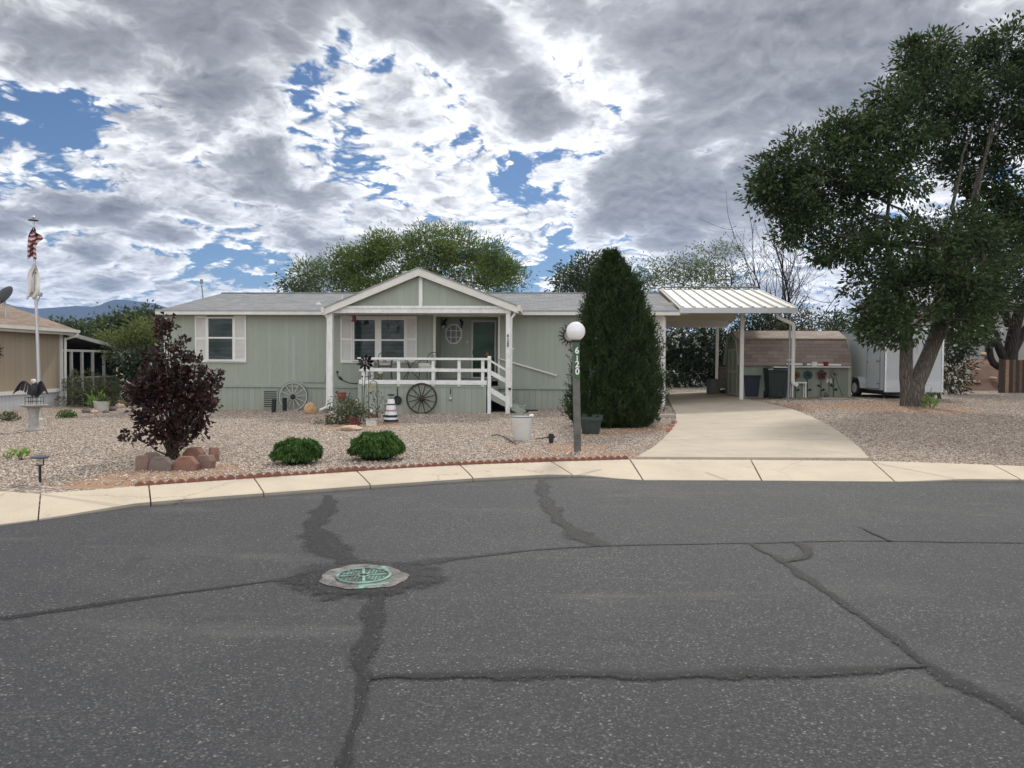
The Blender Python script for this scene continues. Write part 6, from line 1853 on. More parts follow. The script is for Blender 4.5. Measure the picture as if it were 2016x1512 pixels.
p = G(1178, 848); mb = MB(); mb.ball((0, 0, .05), (.035, .03, .06), 8, 6); o = mb.build('tub_shell', M_WHITEG, smooth=True); o.location = p + Vector((.0, -.12, .02)); tag(o, 'tiny white shell at the foot of the green tub', 'ornament')

p = G(1137, 889); s = S(p); top = P(1133.3, 674, p.y) - p
t = thing('lamp_post', 'grey wooden lamp post with white globe and green 6120 number plate', 'lamp post', p)
m_post = siding('lamp_post_wood', (.135, .135, .125), 9.0, .0, 0)
mb = MB(); w = 13.6 / s
def at_h(k): return Vector((top.x * k, 0, top.z * k))
mb.bar(at_h(-.03), at_h(1.0), w, w, (0, 1, 0)); mb.build('post', pm('grey_post_wood', (.125, .125, .115), .85, .35, 5, .5, bscale=40), t, bevel=.008)
a, b = at_h((889 - 745) / 215.), at_h((889 - 677) / 215.)
mb = MB(); mb.bar(Vector((a.x + w * .12, -w / 2 - .006, a.z)), Vector((b.x + w * .12, -w / 2 - .006, b.z)), w * .76, .008, (0, 1, 0)); mb.build('number_plate', pm('plate_green', (.045, .12, .045), .5, .1, 6), t)
for ch_, py in zip('6120', (690.5, 706, 717.5, 731.5)):
    k = (889 - py) / 215.; q = at_h(k); text_mesh('number', ch_, 17.5 / s if ch_ != '1' else 15 / s, M_WHITEG, t, .003, (q.x + w * .12, -w / 2 - .013, q.z), bold=.003, sx=.95)
mb = MB(); q = at_h(1); mb.lathe([(.055, .0), (.085, .01), (.085, .04), (.07, .05)], (q.x, 0, q.z), 18); mb.build('fitter', M_BLACK, t)
gr = 18.8 / s
mb = MB(); mb.ball((q.x, 0, q.z + .035 + gr * .94), gr, 32, 20); mb.build('globe', pm('white_globe', (.80, .79, .80), .22, .02, 3, coat=.3), t, smooth=True)

# ------------------------------------------------------------------ bricks and kerb stones by the driveway
for k, (px, py, lab) in enumerate([(1319, 850, 'nearest pinkish brick edging the driveway'), (1324, 843, 'middle pinkish brick of three edging the driveway'), (1329, 836, 'farthest pinkish brick edging the driveway')]):
    q = G(px, py); mb = MB(); mb.bx(-.10, .10, -.05, .05, -.02, .075); o = mb.build('brick', pm('pink_brick', (.40, .20, .15), .9, .2, 14, .3), bevel=.006); o.location = q + Vector((-.02, 0, .02)); o.rotation_euler = (0, .05, 1.1); tag(o, lab, 'brick', 'loose bricks beside the driveway')
q0_ = G(1277, 823); q1_ = G(1330, 822); mb = MB(); d_ = q1_ - q0_; mb.bar(q0_ + Vector((0, 0, .05)), q1_ + Vector((0, 0, .05)), .16, .10); o = mb.build('concrete_kerb', M_APRON, bevel=.01); tag(o, 'short pale concrete kerb at the right of the tall conifer', 'kerb')
# ------------------------------------------------------------------ carport: gabled metal awning carried on from the house roof
cp = thing('carport', 'open cream metal carport with ribbed roof beside the house', 'carport', HO, -HA)
M_CMET = pm('cream_metal_roof', (.35, .345, .31), .5, .05, 2, dirt=.15)
M_CUND = pm('beige_soffit_metal', (.50, .46, .39), .6, .05, 2)
M_CFAS = pm('grey_white_fascia', (.55, .56, .58), .45, .05, 3)
CU0 = RU1 + .015; CU1 = U(1570, 612, EV)[0]
cw0 = U(1340, 606, EV)[1]; cw1 = U(1340, 616.5, EV)[1]
CR_W = U(1400, 569, RV)[1]
npan = 10; pw = (CU1 - CU0) / npan
mb = MB()
for i in range(npan):
    a = CU0 + pw * i; b = a + pw
    prof = [(a, 0), (a + pw * .06, 0), (a + pw * .20, .05), (a + pw * .30, .05), (a + pw * .44, 0), (b, 0)]
    for (v0, v1, s0, s1) in ((EV, RV, cw0, CR_W), (HD - EV, RV, cw0, CR_W)):
        for (x0, z0), (x1, z1) in zip(prof[:-1], prof[1:]): mb.quad((x0, v0, s0 + z0), (x1, v0, s0 + z1), (x1, v1, s1 + z1), (x0, v1, s1 + z0))
mb.build('roof_panels', M_CMET, cp, fixn=False)
mb = MB()
for (v0, v1, s0, s1) in ((EV + .02, RV, cw0 - .012, CR_W - .012), (HD - EV - .02, RV, cw0 - .012, CR_W - .012)):
    mb.add([(CU0, v0, s0), (CU1, v0, s0), (CU1, v1, s1), (CU0, v1, s1), (CU0, v0, s0 - .05), (CU1, v0, s0 - .05), (CU1, v1, s1 - .05), (CU0, v1, s1 - .05)], [(0, 1, 2, 3), (4, 7, 6, 5), (0, 4, 5, 1), (1, 5, 6, 2), (3, 2, 6, 7), (0, 3, 7, 4)])
mb.build('soffit', M_CUND, cp)
mb = MB(); mb.bx(CU0 + .1, CU1 + .02, RV - .14, RV + .14, CR_W + .058, CR_W + .085); mb.build('ridge_cap', M_CMET, cp)
mb = MB(); mb.bx(CU0 - .02, CU1 + .01, EV - .05, EV + .015, cw1, cw0 + .012); fas = mb.build('front_fascia', M_CFAS, cp, bevel=.008)
mb = MB(); mb.bx(CU0, CU1, HD - EV - .015, HD - EV + .05, cw1, cw0 + .012); mb.build('rear_fascia', M_CFAS, cp)
for s_ in (CU1 - .005,):
    mb = MB(); mb.prism([(s_, EV + .016, cw0 - .10), (s_, RV, CR_W - .10), (s_, HD - EV - .016, cw0 - .10), (s_, HD - EV - .016, cw0 + .03), (s_, RV, CR_W + .03), (s_, EV + .016, cw0 + .03)], (.03, 0, 0)); mb.build('side_fascia', M_CFAS, cp)
wb_ = U(1360, 619, 0)[1]
mb = MB(); mb.bx(LW_ + .03, CU0 + .35, -.02, .03, cw1 - .02, cw1 + .10); mb.build('wall_flashing', M_FASCIA, cp)
bu = U(1460, 700, 1.1)[0]; mb = MB(); mb.bx(LW_ + .03, CU1 - .25, 1.05, 1.13, cw0 + (CR_W - cw0) * .30 - .22, cw0 + (CR_W - cw0) * .30 - .05); mb.build('front_beam', M_CUND, cp)
mb = MB(); mb.bx(LW_ + .03, CU1 - .25, HD - .9, HD - .82, cw0 - .16, cw0 + .08); mb.build('rear_beam', M_CUND, cp)
pgz = lambda u, v: gz(*W(u, v, 0).xy)
M_POST = pm('carport_post_white', (.60, .59, .55), .5, .05, 4, dirt=.2)
mb = MB(); mb.bx(bu - .065, bu + .065, 1.03, 1.15, pgz(bu, 1.1) - .1, cw0 + (CR_W - cw0) * .30 - .22); mb.build('post', M_POST, cp, bevel=.01)
ru_ = U(1412, 700, HD - .9)[0]; mb = MB(); mb.bx(ru_ - .06, ru_ + .06, HD - .92, HD - .80, pgz(ru_, HD - .9) - .1, cw0 - .16); mb.build('post', M_POST, cp, bevel=.01)
E2 = lambda px, py, v: (U(px, py, v)[0], v, U(px, py, v)[1])
DSV = EV + .30
mb = MB(); mb.tube(spline([Vector(E2(*q, DSV)) for q in ((1531, 616), (1531, 622), (1535, 626), (1556, 635.5), (1562, 640), (1562.5, 650), (1562, 700), (1561, 748), (1563, 755), (1570, 759))], .07), .062, 8); mb.build('downspout', M_POST, cp, smooth=True)
tp = E2(1556, 616, DSV + .12); lp_ = W(E2(1553, 700, DSV + .12)[0], DSV + .12, 0); lp = Vector((lp_.x, lp_.y, gz(lp_.x, lp_.y)))
t = thing('support_pole', 'thin galvanised steel pole under the right front of the carport', 'pole', lp)
tw = W(*tp) - lp; mb = MB(); mb.tube([(0, 0, -.05), (tw.x, 0, tw.z)], .035, 10); mb.build('pipe', pm('galvanised_pipe', (.26, .27, .28), .45, .15, 6, metal=.6), t, smooth=True)
mb = MB(); k = .47; mb.bx(tw.x * k - .05, tw.x * k + .16, -.045, .045, tw.z * k - .02, tw.z * k + .02); mb.build('clamp', M_POST, t)

# ------------------------------------------------------------------ gambrel shed
sg = G(1460, 785); SHX = P(1458, 780, 28.2).x
shz = gz(SHX + 1, 28.2)
sh = thing('garden_shed', 'sage green gambrel shed with brown shingle roof and double door', 'shed', (SHX, 28.2, shz), -.05)
def sp_(px, py, y=28.2): q = P(px, py, y); return q.x - SHX, q.z - shz
SL = sp_(1665, 780)[0]; SW = 2.45
ze = sp_(1500, 718)[1]; zk = sp_(1500, 668.5, 28.75)[1]; zr = sp_(1500, 653, 29.42)[1] + .0
M_SHED = siding('shed_siding', (.25, .285, .225), .2032, .007, .35)
M_SHEDT = pm('shed_trim', (.40, .41, .34), .7, .1, 5)
M_SHING = shingles('brown_shingles', [(.205, .155, .13), (.25, .195, .165), (.29, .23, .195), (.33, .27, .225)], .40, .135, .005, (.10, .075, .065), (0, 2))
M_SHING2 = shingles('brown_shingles_top', [(.30, .235, .195), (.37, .30, .25), (.44, .37, .31)], .36, .13, .004, (.09, .06, .05), (0, 1))
mb = MB()
gp = [(0, 0), (SW, 0), (SW, ze + .02), (SW - .45, zk - .03), (SW / 2, zr - .05), (.45, zk - .03), (0, ze + .02)]
for x in (0, SL - .05): mb.prism([(x, y, z) for y, z in gp], (.05, 0, 0))
mb.bx(.05, SL - .05, 0, .05, -.05, ze + .02); mb.bx(.05, SL - .05, SW - .05, SW, -.05, ze + .02)
mb.build('wall', M_SHED, sh)
mb = MB()
def slab(v0, z0, v1, z1, th_=.035):
    mb.add([(-.08, v0, z0), (SL + .08, v0, z0), (SL + .08, v1, z1), (-.08, v1, z1), (-.08, v0, z0 + th_), (SL + .08, v0, z0 + th_), (SL + .08, v1, z1 + th_), (-.08, v1, z1 + th_)], [(0, 3, 2, 1), (4, 5, 6, 7), (0, 1, 5, 4), (1, 2, 6, 5), (2, 3, 7, 6), (3, 0, 4, 7)])
slab(-.13, ze - .05, .45, zk); slab(SW + .13, ze - .05, SW - .45, zk); lo_r = mb.build('lower_roof', M_SHING, sh)
mb = MB(); slab(.40, zk + .01, SW / 2, zr); slab(SW - .40, zk + .01, SW / 2, zr); mb.build('upper_roof', M_SHING2, sh)
for XG in (-.06, SL + .06):
    mb = MB()
    for a, b in (((0, ze - .02), (.45, zk - .04)), ((.45, zk - .04), (SW / 2, zr - .06)), ((SW / 2, zr - .06), (SW - .45, zk - .04)), ((SW - .45, zk - .04), (SW, ze - .02))): mb.bar((XG, a[0], a[1]), (XG, b[0], b[1]), .05, .12, (1, 0, 0))
    mb.build('gable_trim', M_SHEDT, sh)
mb = MB(); mb.bx(SL - .02, SL + .10, -.04, -.002, -.02, ze); mb.bx(-.03, .07, -.03, -.002, -.02, ze); mb.build('corner_board', M_SHEDT, sh)
for y0, y1 in ((.42, 1.10), (1.13, 1.85)):
    mb = MB(); mb.bx(-.03, -.002, y0, y1, .05, 1.85); dr_ = mb.build('door', M_SHED, sh)
    mb = MB(); mb.bx(-.05, -.031, y0, y0 + .08, .05, 1.85); mb.bx(-.05, -.031, y1 - .08, y1, .05, 1.85); mb.bx(-.05, -.031, y0 + .08, y1 - .08, .05, .14); mb.bx(-.05, -.031, y0 + .08, y1 - .08, .92, 1.02); mb.bx(-.05, -.031, y0 + .08, y1 - .08, 1.76, 1.85); mb.build('door_trim', M_SHEDT, dr_)
# long shelf under the eave with pots on it
a0, zz = sp_(1558, 722); a1, _ = sp_(1664, 722)
mb = MB(); mb.bx(a0, a1 - .02, -.34, -.05, zz - .02, zz + .025); mb.build('shelf', pm('shelf_white', (.62, .61, .56), .6, .1), sh)
qp = Vector((SHX, 28.2, shz))
Rsh = Matrix.Rotation(-.05, 3, 'Z')
def sw_(px, py, dy): 
    x, z = sp_(px, py, 28.2 + dy); return qp + Rsh @ Vector((x, dy, z))
mb = MB(); mb.tube([sw_(1548, 717, -.25), sw_(1652, 718.5, -.25)], .035, 8); o = mb.build('white_pipe', M_WHITEG, smooth=True); tag(o, 'long white pipe lying on the shed shelf', 'pipe')
zt = zz + .026
for (px, r, h, mat, lab, lo_) in ((1582.5, .075, .13, pm('green_pot', (.13, .22, .17), .5), 'small green pot on the shed shelf', .9), (1601, .10, .16, M_WHITEG, 'round white pot on the shed shelf', .95), (1623, .09, .17, pm('dark_red_pot', (.20, .02, .02), .4), 'dark red pot on the shed shelf', .75)):
    x, _ = sp_(px, 718, 27.95); q = qp + Rsh @ Vector((x, -.27, zt))
    mb = MB(); mb.lathe([(r * lo_, 0), (r * 1.08, h * .5), (r, h * .85), (r * 1.05, h), (r * .85, h), (.0, h * .8)], n=18, cap=False); o = mb.build('shelf_pot', mat, smooth=True); o.location = q; tag(o, lab, 'plant pot')

# metal flowers standing before the shed wall
def metal_flower(px, pyc, pyb, rpx, n, col, cen, label, leaf=True, dy=-.16, wide=.36, pair=1):
    c = P(px, pyc, 28.2 + dy); b = Vector((c.x, c.y, gz(c.x, c.y))); h = c.z - b.z; r = rpx / (F_PX / c.y)
    t = thing('metal_flower', label, 'garden ornament', b)
    mb = MB(); mb.tube([(0, 0, -.05), (0, .01, h)], .012, 6); mb.build('stem', M_BLACK, t)
    m_ = pm(label.split()[0] + '_flower_paint', col, .5, .2, 9)
    for k in range(n):
        mb = MB(); petal(mb, Vector((0, -.02, h)), 2 * PI * k / n + PI / 2, r * .12, r, r * wide, -.012, 0, .012); o = mb.build('petal', m_, t, fixn=False); o.modifiers.new('thick', 'SOLIDIFY').thickness = .004
    mb = MB(); mb.ball((0, -.05, h), (r * .26, .03, r * .26), 12, 8); mb.build('centre', pm('flower_centre_%d' % px, cen, .5), t, smooth=True)
    if leaf:
        for a_, z_ in ((.35, .30), (PI - .4, .48)):
            mb = MB(); petal(mb, Vector((0, 0, h * z_)), a_, .0, .17, .05, 0, 0, .01); o = mb.build('leaf', M_BRONZE, t, fixn=False); o.modifiers.new('thick', 'SOLIDIFY').thickness = .004


metal_flower(1567, 738, 782, 9.5, 12, (.15, .10, .025), (.05, .03, .02), 'yellow metal flower ornament behind the white bench', True, -.30, .2)
metal_flower(1590, 738.5, 782, 9.5, 14, (.025, .08, .075), (.01, .01, .015), 'teal metal flower ornament by the shed wall')
metal_flower(1617, 738, 782, 11, 5, (.085, .013, .02), (.03, .01, .015), 'crimson five petalled metal flower ornament by the shed wall', True, -.2, .42)
metal_flower(1641.5, 737, 782, 8, 9, (.24, .22, .17), (.02, .015, .01), 'cream metal flower ornament nearest the shed corner', True, -.2, .3)
c = P(1632, 750, 27.95); b = Vector((c.x, c.y, gz(c.x, c.y))); h = c.z - b.z
t = thing('butterfly_stake', 'pale metal butterfly ornament on a stake between the flowers', 'garden ornament', b)
mb = MB(); mb.tube([(0, 0, -.05), (0, 0, h)], .008, 5); mb.build('stake', M_BLACK, t)
for a_ in (.6, 2.5, -.4, PI + .4):
    mb = MB(); petal(mb, Vector((0, -.01, h)), a_, .01, .13, .05, 0, 0, .012); o = mb.build('wing', M_CREAM, t, fixn=False); o.modifiers.new('thick', 'SOLIDIFY').thickness = .004
mb = MB(); pts = [P(1646, 744, 27.9), P(1650, 757, 27.9), P(1655, 770, 27.9), P(1660, 780, 27.95)]; mb.tube(spline(pts, .06), .009, 5); o = mb.build('black_hose', M_BLACK, smooth=True); tag(o, 'thin black hose leaning against the shed corner', 'hose')
# white bench
p = G(1572, 783); s = S(p); t = thing('white_bench', 'small white plastic bench behind the downspout', 'bench', p, -.05)
hb = (783 - 752) / s; w0 = -16 / s; w1 = 14 / s
mb = MB(); mb.bx(w0, w1, -.14, .14, hb - .05, hb); mb.build('seat', M_WHITEG, t, bevel=.012)
for x in (w0 + .05, w1 - .05):
    for y in (-.11, .11): mb = MB(); mb.bar((x, y, hb - .05), (x * 1.04, y * 1.1, 0), .045, .05, (0, 1, 0)); mb.build('leg', M_WHITEG, t, bevel=.006)
# trash bins
def cart(px, pyb, wpx, hpx, label, mat, nm, wheels, lidw):
    p = G(px, pyb); s = S(p); w = wpx / s; h = hpx / s; d = w * .95
    t = thing(nm, label, 'trash bin', p, -.08, None)
    mb = MB()
    a, b = w * .40, w * .5
    def ringp(k, z, dd): return [(-k, -dd, z), (k, -dd, z), (k, dd, z), (-k, dd, z)]
    vs = ringp(a, .06, a) + ringp(b * .96, h * .86, b * .96) + ringp(b, h * .86, b) + ringp(b, h * .90, b)
    mb.add(vs, [(0, 1, 2, 3)] + [(k * 4 + i, k * 4 + (i + 1) % 4, k * 4 + 4 + (i + 1) % 4, k * 4 + 4 + i) for k in range(3) for i in range(4)] + [(12, 13, 14, 15)])
    for x in (-.25, 0, .25) if wheels == 0 else (-.3, .3): mb.bx(x * w - .02, x * w + .02, -b * .93, -b * .80, h * .12, h * .72)
    body = mb.build('body', mat, t, bevel=.02)
    mb = MB(); mb.prism([(-b * 1.05, -b * 1.06, h * .90 + .003), (-b * 1.05, b * 1.05, h * .90 + .003), (-b * 1.0, b * .9, h), (-b * .95, -b * .7, h * .985), (-b * 1.05, -b * 1.06, h * .93)], (b * 2.1, 0, 0)); mb.build('lid', lidw, t, bevel=.02)
    mb = MB()
    if wheels:
        mb.tube([(-w * .36, b + .05, h * .84), (w * .36, b + .05, h * .84)], .02, 8)
        mb.build('handle', mat, t)
        for x in (-1, 1):
            mb = MB(); mb.tube([(x * w * .36, b * .9, .13), (x * w * .47, b * .9, .13)], .13, 18); whl = mb.build('wheel', M_BLACK, t, bevel=.01)
    else:
        for x in (-.12, .12): mb.bar((x * w, -b * .1, h), (x * w, -b * .1, h * 1.06), .03, .03)
        mb.bar((-.14 * w, -b * .1, h * 1.06), (.14 * w, -b * .1, h * 1.06), .03, .03); mb.build('handle', mat, t)
    return t


M_BIN1 = pm('navy_plastic', (.014, .020, .034), .45, .15, 6); M_BIN2 = pm('dark_green_plastic', (.014, .024, .021), .45, .15, 6)
cart(1477.5, 783, 30, 45, 'smaller dark navy trash bin right of the carport post', M_BIN1, 'navy_bin', 0, M_BIN1)
tb_ = cart(1527, 784, 40, 60, 'tall dark green wheeled trash cart against the shed', M_BIN2, 'trash_cart', 1, M_BIN2)
p = G(1527, 784); s = S(p); mb = MB(); mb.bx(-.25, .25, -.2, .1, 0, .035); o = mb.build('white_board', M_WHITEG, bevel=.01); o.location = p + Vector((.07, -.1, 60 / s + .005)); tag(o, 'white board lying on the tall green trash cart lid', 'board')
p = G(1404, 777); s = S(p); h = 31 / s; r_ = 13 / s
t = thing('ribbed_can', 'grey ribbed metal trash can at the rear carport post', 'trash can', p)
mb = MB(); n = 48; vs = []
for z, q in ((0, .95), (h, 1.0), (h, .93), (h * .3, .9)): vs += [(r_ * q * (1 + .03 * (i % 2)) * math.cos(2 * PI * i / n), r_ * q * (1 + .03 * (i % 2)) * math.sin(2 * PI * i / n), z) for i in range(n)]
mb.add(vs, [(k * n + i, k * n + (i + 1) % n, (k + 1) * n + (i + 1) % n, (k + 1) * n + i) for k in range(3) for i in range(n)]); mb.build('can', pm('dull_zinc', (.15, .155, .14), .55, .15, 5, metal=.5), t)
# covered barbecue near the shed end and paving slab by the shed
p = G(1424, 777); s = S(p); t = thing('covered_rack', 'narrow rack with mottled cover beside the shed door', 'rack', p + Vector((.05, .2, 0)))
mb = MB(); mb.bx(-.20, .16, -.12, .12, .25, 1.15); mb.build('cover', pm('mottled_cover', (.16, .13, .12), .8, .6, 7), t, bevel=.03)
for x in (-.16, .12):
    for y in (-.1, .1): mb = MB(); mb.bx(x - .015, x + .015, y - .015, y + .015, 0, .25); mb.build('leg', M_BLACK, t)
mb = MB(); mb.ball((.0, -.05, .12), (.16, .12, .10), 12, 8); mb.build('ash_pot', M_BLACK, t, smooth=True)
p = G(1650, 785); mb = MB(); mb.bx(-.5, .45, -.2, .2, -.05, .035); o = mb.build('paving_slab', M_APRON, bevel=.01); o.location = p + Vector((-.15, -.05, 0)); tag(o, 'pale concrete slab lying below the cream metal flower', 'slab')
p = G(1605, 780); mb = MB(); mb.ball((0, 0, .03), (.32, .12, .06), 14, 8); o = mb.build('black_bag', M_BLACK, smooth=True); o.location = p; tag(o, 'flat black bag on the ground under the crimson flower', 'bag')
# turbine vent on a roof behind the shed
tv_ = P(1583, 656, 33.0)

# ------------------------------------------------------------------ white cargo trailer
TY = 26.6; tx0 = P(1743, 700, TY).x; tx1 = P(1857, 700, TY).x; TLn = 3.75; tg = gz(tx0 + 1, TY)
tr_ = thing('cargo_trailer', 'white enclosed cargo trailer with side door behind the big tree', 'trailer', (tx0, TY, tg), .0)
TW = tx1 - tx0; z0 = P(1743, 772, TY).z - tg; z1 = P(1664, 656.5, TY + TLn).z - tg
M_TR = pm('trailer_white', (.50, .53, .54), .35, .03, 2, dirt=.12, coat=.2); M_DIAM = pm('diamond_plate', (.46, .47, .48), .35, .12, 40, .6, metal=.7, bscale=60); M_CHR = pm('aluminium_trim', (.55, .56, .58), .25, .08, 8, metal=.8)
mb = MB(); mb.bx(0, TW, 0, TLn, z0, z1); mb.build('body', M_TR, tr_, bevel=.03)
mb = MB(); mb.bx(-.012, TW + .012, -.012, TLn + .012, z1 - .03, z1 + .045); mb.build('roof_cap', M_CHR, tr_, bevel=.01)
mb = MB(); mb.bx(.0, TW, -.010, -.002, z0 + .0, z0 + .42); mb.build('stone_guard', M_DIAM, tr_)
for x in (-.014, TW - .05): mb = MB(); mb.bx(x, x + .065, -.016, .05, z0, z1 - .03); mb.build('corner_trim', M_CHR, tr_)
mb = MB(); mb.bx(-.012, -.001, .06, TLn - .05, z0, z0 + .06); mb.build('bottom_rail', M_BLACK, tr_)
dy0, dy1 = .35, 1.30
mb = MB(); mb.bx(-.022, -.002, dy0, dy1, z0 + .12, z1 - .22); dd = mb.build('door', M_TR, tr_, bevel=.008)
mb = MB()
for a, b, c_, d_ in ((dy0 - .03, dy0, z0 + .1, z1 - .19), (dy1, dy1 + .03, z0 + .1, z1 - .19), (dy0, dy1, z1 - .22, z1 - .19), (dy0, dy1, z0 + .1, z0 + .12)): mb.bx(-.03, -.002, a, b, c_, d_)
mb.build('door_frame', M_CHR, dd)
for z in (z0 + .3, z0 + 1.1, z1 - .4): mb = MB(); mb.bx(-.045, -.023, dy0 - .02, dy0 + .22, z - .02, z + .02); mb.build('hinge', M_CHR, dd)
mb = MB(); mb.bx(-.06, -.023, dy1 - .10, dy1 - .03, z0 + 1.0, z0 + 1.12); mb.build('latch', M_CHR, dd)
wy = 1.85
for x, sg_ in ((-.14, -1), (TW + .14, 1)):
    mb = MB(); mb.tube([(x - .09, wy, .33), (x + .09, wy, .33)], .33, 26); w_ = mb.build('wheel', M_BLACK, tr_, bevel=.03)
    mb = MB(); mb.tube([(x + sg_ * .07, wy, .33), (x + sg_ * .095, wy, .33)], .19, 20); mb.build('rim', M_WHITEG, w_)
    mb = MB(); xa, xb = (x - .11, -.002) if sg_ < 0 else (TW + .002, x + .11)
    n = 8
    for i in range(n):
        a0_, a1_ = PI * (.04 + .92 * i / n), PI * (.04 + .92 * (i + 1) / n); f_ = lambda a: (wy + .50 * math.cos(a), .28 + .46 * min(1, 1.25 * math.sin(a)))
        (ya, za), (yb_, zb) = f_(a0_), f_(a1_); mb.add([(xa, ya, za), (xb, ya, za), (xb, yb_, zb), (xa, yb_, zb), (xa, ya, za - .02), (xb, ya, za - .02), (xb, yb_, zb - .02), (xa, yb_, zb - .02)], [(0, 1, 2, 3), (4, 7, 6, 5), (0, 3, 7, 4), (1, 5, 6, 2), (0, 4, 5, 1), (3, 2, 6, 7)])
    mb.bx(xa, xa + .015, wy - .60, wy + .54, .30, .66) if sg_ < 0 and False else None
    mb.build('fender', M_TR, tr_)
mb = MB(); mb.bx(.1, TW - .1, .1, TLn - .1, z0 - .10, z0 - .002); mb.build('chassis', M_BLACK, tr_)
mb = MB(); mb.tube([(-.05, wy, .33), (TW + .05, wy, .33)], .04, 8); mb.build('axle', M_BLACK, tr_)
mb = MB()
for x in (.3, TW - .3): mb.bar((x, .05, z0 - .05), (TW / 2, -1.0, z0 - .08), .07, .09)
mb.build('tongue', M_BLACK, tr_)
mb = MB(); mb.tube([(TW / 2, -1.0, z0 - .06), (TW / 2, -1.15, z0 - .06)], .05, 8); mb.ball((TW / 2, -1.17, z0 - .06), .06, 10, 8); mb.build('coupler', M_BLACK, tr_)
mb = MB(); mb.tube([(TW / 2 + .0, -.75, .1), (TW / 2, -.75, z0 + .35)], .035, 8); mb.tube([(TW / 2, -.75, z0 + .33), (TW / 2 + .14, -.75, z0 + .33)], .015, 6); jk = mb.build('tongue_jack', M_CHR, tr_)
mb = MB(); mb.tube([(TW / 2 - .03, -.75, .07), (TW / 2 + .03, -.75, .07)], .08, 14); mb.build('jack_wheel', M_BLACK, jk)
mb = MB(); mb.bar((TW - .08, .1, z0 - .05), (TW - .03, .1, .0), .10, .06, (0, 1, 0)); mb.build('stabiliser', M_BLACK, tr_)
mb = MB(); mb.bar((.1, .25, z0 - .05), (.1, .25, .0), .05, .05, (0, 1, 0)); mb.build('stabiliser', M_BLACK, tr_)

# ------------------------------------------------------------------ tall conifer beside the lamp post
rg = np.random.default_rng(91)
bp = G(1206, 838); k = S(bp)
t = thing('arborvitae', 'tall dense dark green conical conifer in front of the house', 'tree', bp)
prof = [(520, 4), (534, 18), (548, 32), (562, 43), (600, 52), (640, 66), (680, 75), (720, 79), (760, 86), (800, 89), (825, 83), (842, 66)]
spx = np.array([a for a, _ in prof]); swd = np.array([b for _, b in prof])
cxp = lambda py: np.interp(py, [505, 600, 700, 840], [1203, 1211, 1218, 1206])
M_ARB = leaf_mat('conifer_spray', (.010, .022, .006), (.022, .047, .011), (.06, .105, .022), .15, clump=3.2, warm=(.055, .046, .016))
# solid inner cone so that no daylight shows through
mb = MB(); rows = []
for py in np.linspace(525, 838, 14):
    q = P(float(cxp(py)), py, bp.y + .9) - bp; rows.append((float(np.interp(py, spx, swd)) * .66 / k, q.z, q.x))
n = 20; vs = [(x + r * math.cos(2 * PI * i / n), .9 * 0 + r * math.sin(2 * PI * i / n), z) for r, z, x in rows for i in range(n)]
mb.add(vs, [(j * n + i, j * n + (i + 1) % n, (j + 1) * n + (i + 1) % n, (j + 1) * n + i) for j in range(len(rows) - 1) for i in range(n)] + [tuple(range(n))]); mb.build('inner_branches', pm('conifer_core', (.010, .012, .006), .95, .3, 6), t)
def cone_sprays(n, rg):
    py = 842 - (842 - 508) * rg.random(n) ** 1.25
    a = rg.uniform(0, 2 * PI, n); w = np.interp(py, spx, swd) / k
    lob = .97 + .10 * np.sin(a * 5 + py * .06) + .07 * np.sin(a * 11 - py * .11) + rg.normal(size=n) * .035
    rr = w * lob * rg.uniform(.72, 1.0, n)
    q = [P(float(cxp(y_)), float(y_), bp.y) - bp for y_ in py]
    c = np.stack([np.array([v.x for v in q]) + rr * np.cos(a), rr * np.sin(a), np.array([v.z for v in q])], -1)
    d = np.stack([np.cos(a) * .55, np.sin(a) * .55, np.full(n, 1.0)], -1) + rg.normal(size=(n, 3)) * .28
    nr = np.stack([np.cos(a), np.sin(a), np.zeros(n)], -1)
    return c, d / np.linalg.norm(d, axis=1, keepdims=True), nr
c, d, nr = cone_sprays(5600, rg)
m = 15
cc = np.repeat(c, m, 0); dd_ = np.repeat(d, m, 0); nn = np.repeat(nr, m, 0); tt = np.tile(np.arange(m) / m, len(c))
pos = cc + dd_ * (tt * .24)[:, None] + rg.normal(size=cc.shape) * .022
dl_ = dd_ + rg.normal(size=cc.shape) * .38; dl_ /= np.linalg.norm(dl_, axis=1, keepdims=True)
parts = [leaf_arrays(pos, dl_, rg.uniform(.05, .11, len(pos)), rg.uniform(.012, .026, len(pos)), rg)]
# separate leader tips
for tx, ty, hh in ((1182, 518, 26), (1192, 506, 26), (1204, 497, 28), (1212, 503, 26), (1226, 511, 26), (1238, 528, 26), (1172, 548, 30), (1249, 552, 28), (1163, 590, 30), (1262, 600, 30), (1284, 650, 26), (1146, 660, 26), (1154, 632, 28)):
    n = 420; u_ = rg.random(n); q = P(tx, ty, bp.y) - bp
    a = rg.uniform(0, 2 * PI, n); rr = (.01 + .105 * u_) * rg.random(n) ** .5
    c = np.stack([q.x + rr * np.cos(a), rr * np.sin(a), q.z - u_ * hh * 1.9 / k], -1); d = np.stack([np.cos(a) * .4, np.sin(a) * .4, np.ones(n)], -1) + rg.normal(size=(n, 3)) * .25; d /= np.linalg.norm(d, axis=1, keepdims=True)
    parts.append(leaf_arrays(c, d, rg.uniform(.06, .12, n), rg.uniform(.018, .03, n), rg))
v, f = join(parts); np_mesh('foliage', v, f, M_ARB, t)
mb = MB(); mb.tube([(0, 0, -.1), (0, 0, .8)], .1, 8); mb.build('trunk', M_TWIG, t)
small_plant('conifer_sprout', 1286, 832, 26, 18, 'small dark sprout at the right foot of the conifer', leaf_mat('sprout_leaf', (.015, .03, .012), (.03, .06, .02), (.07, .12, .05), .15), 160, .08, .03, 95)
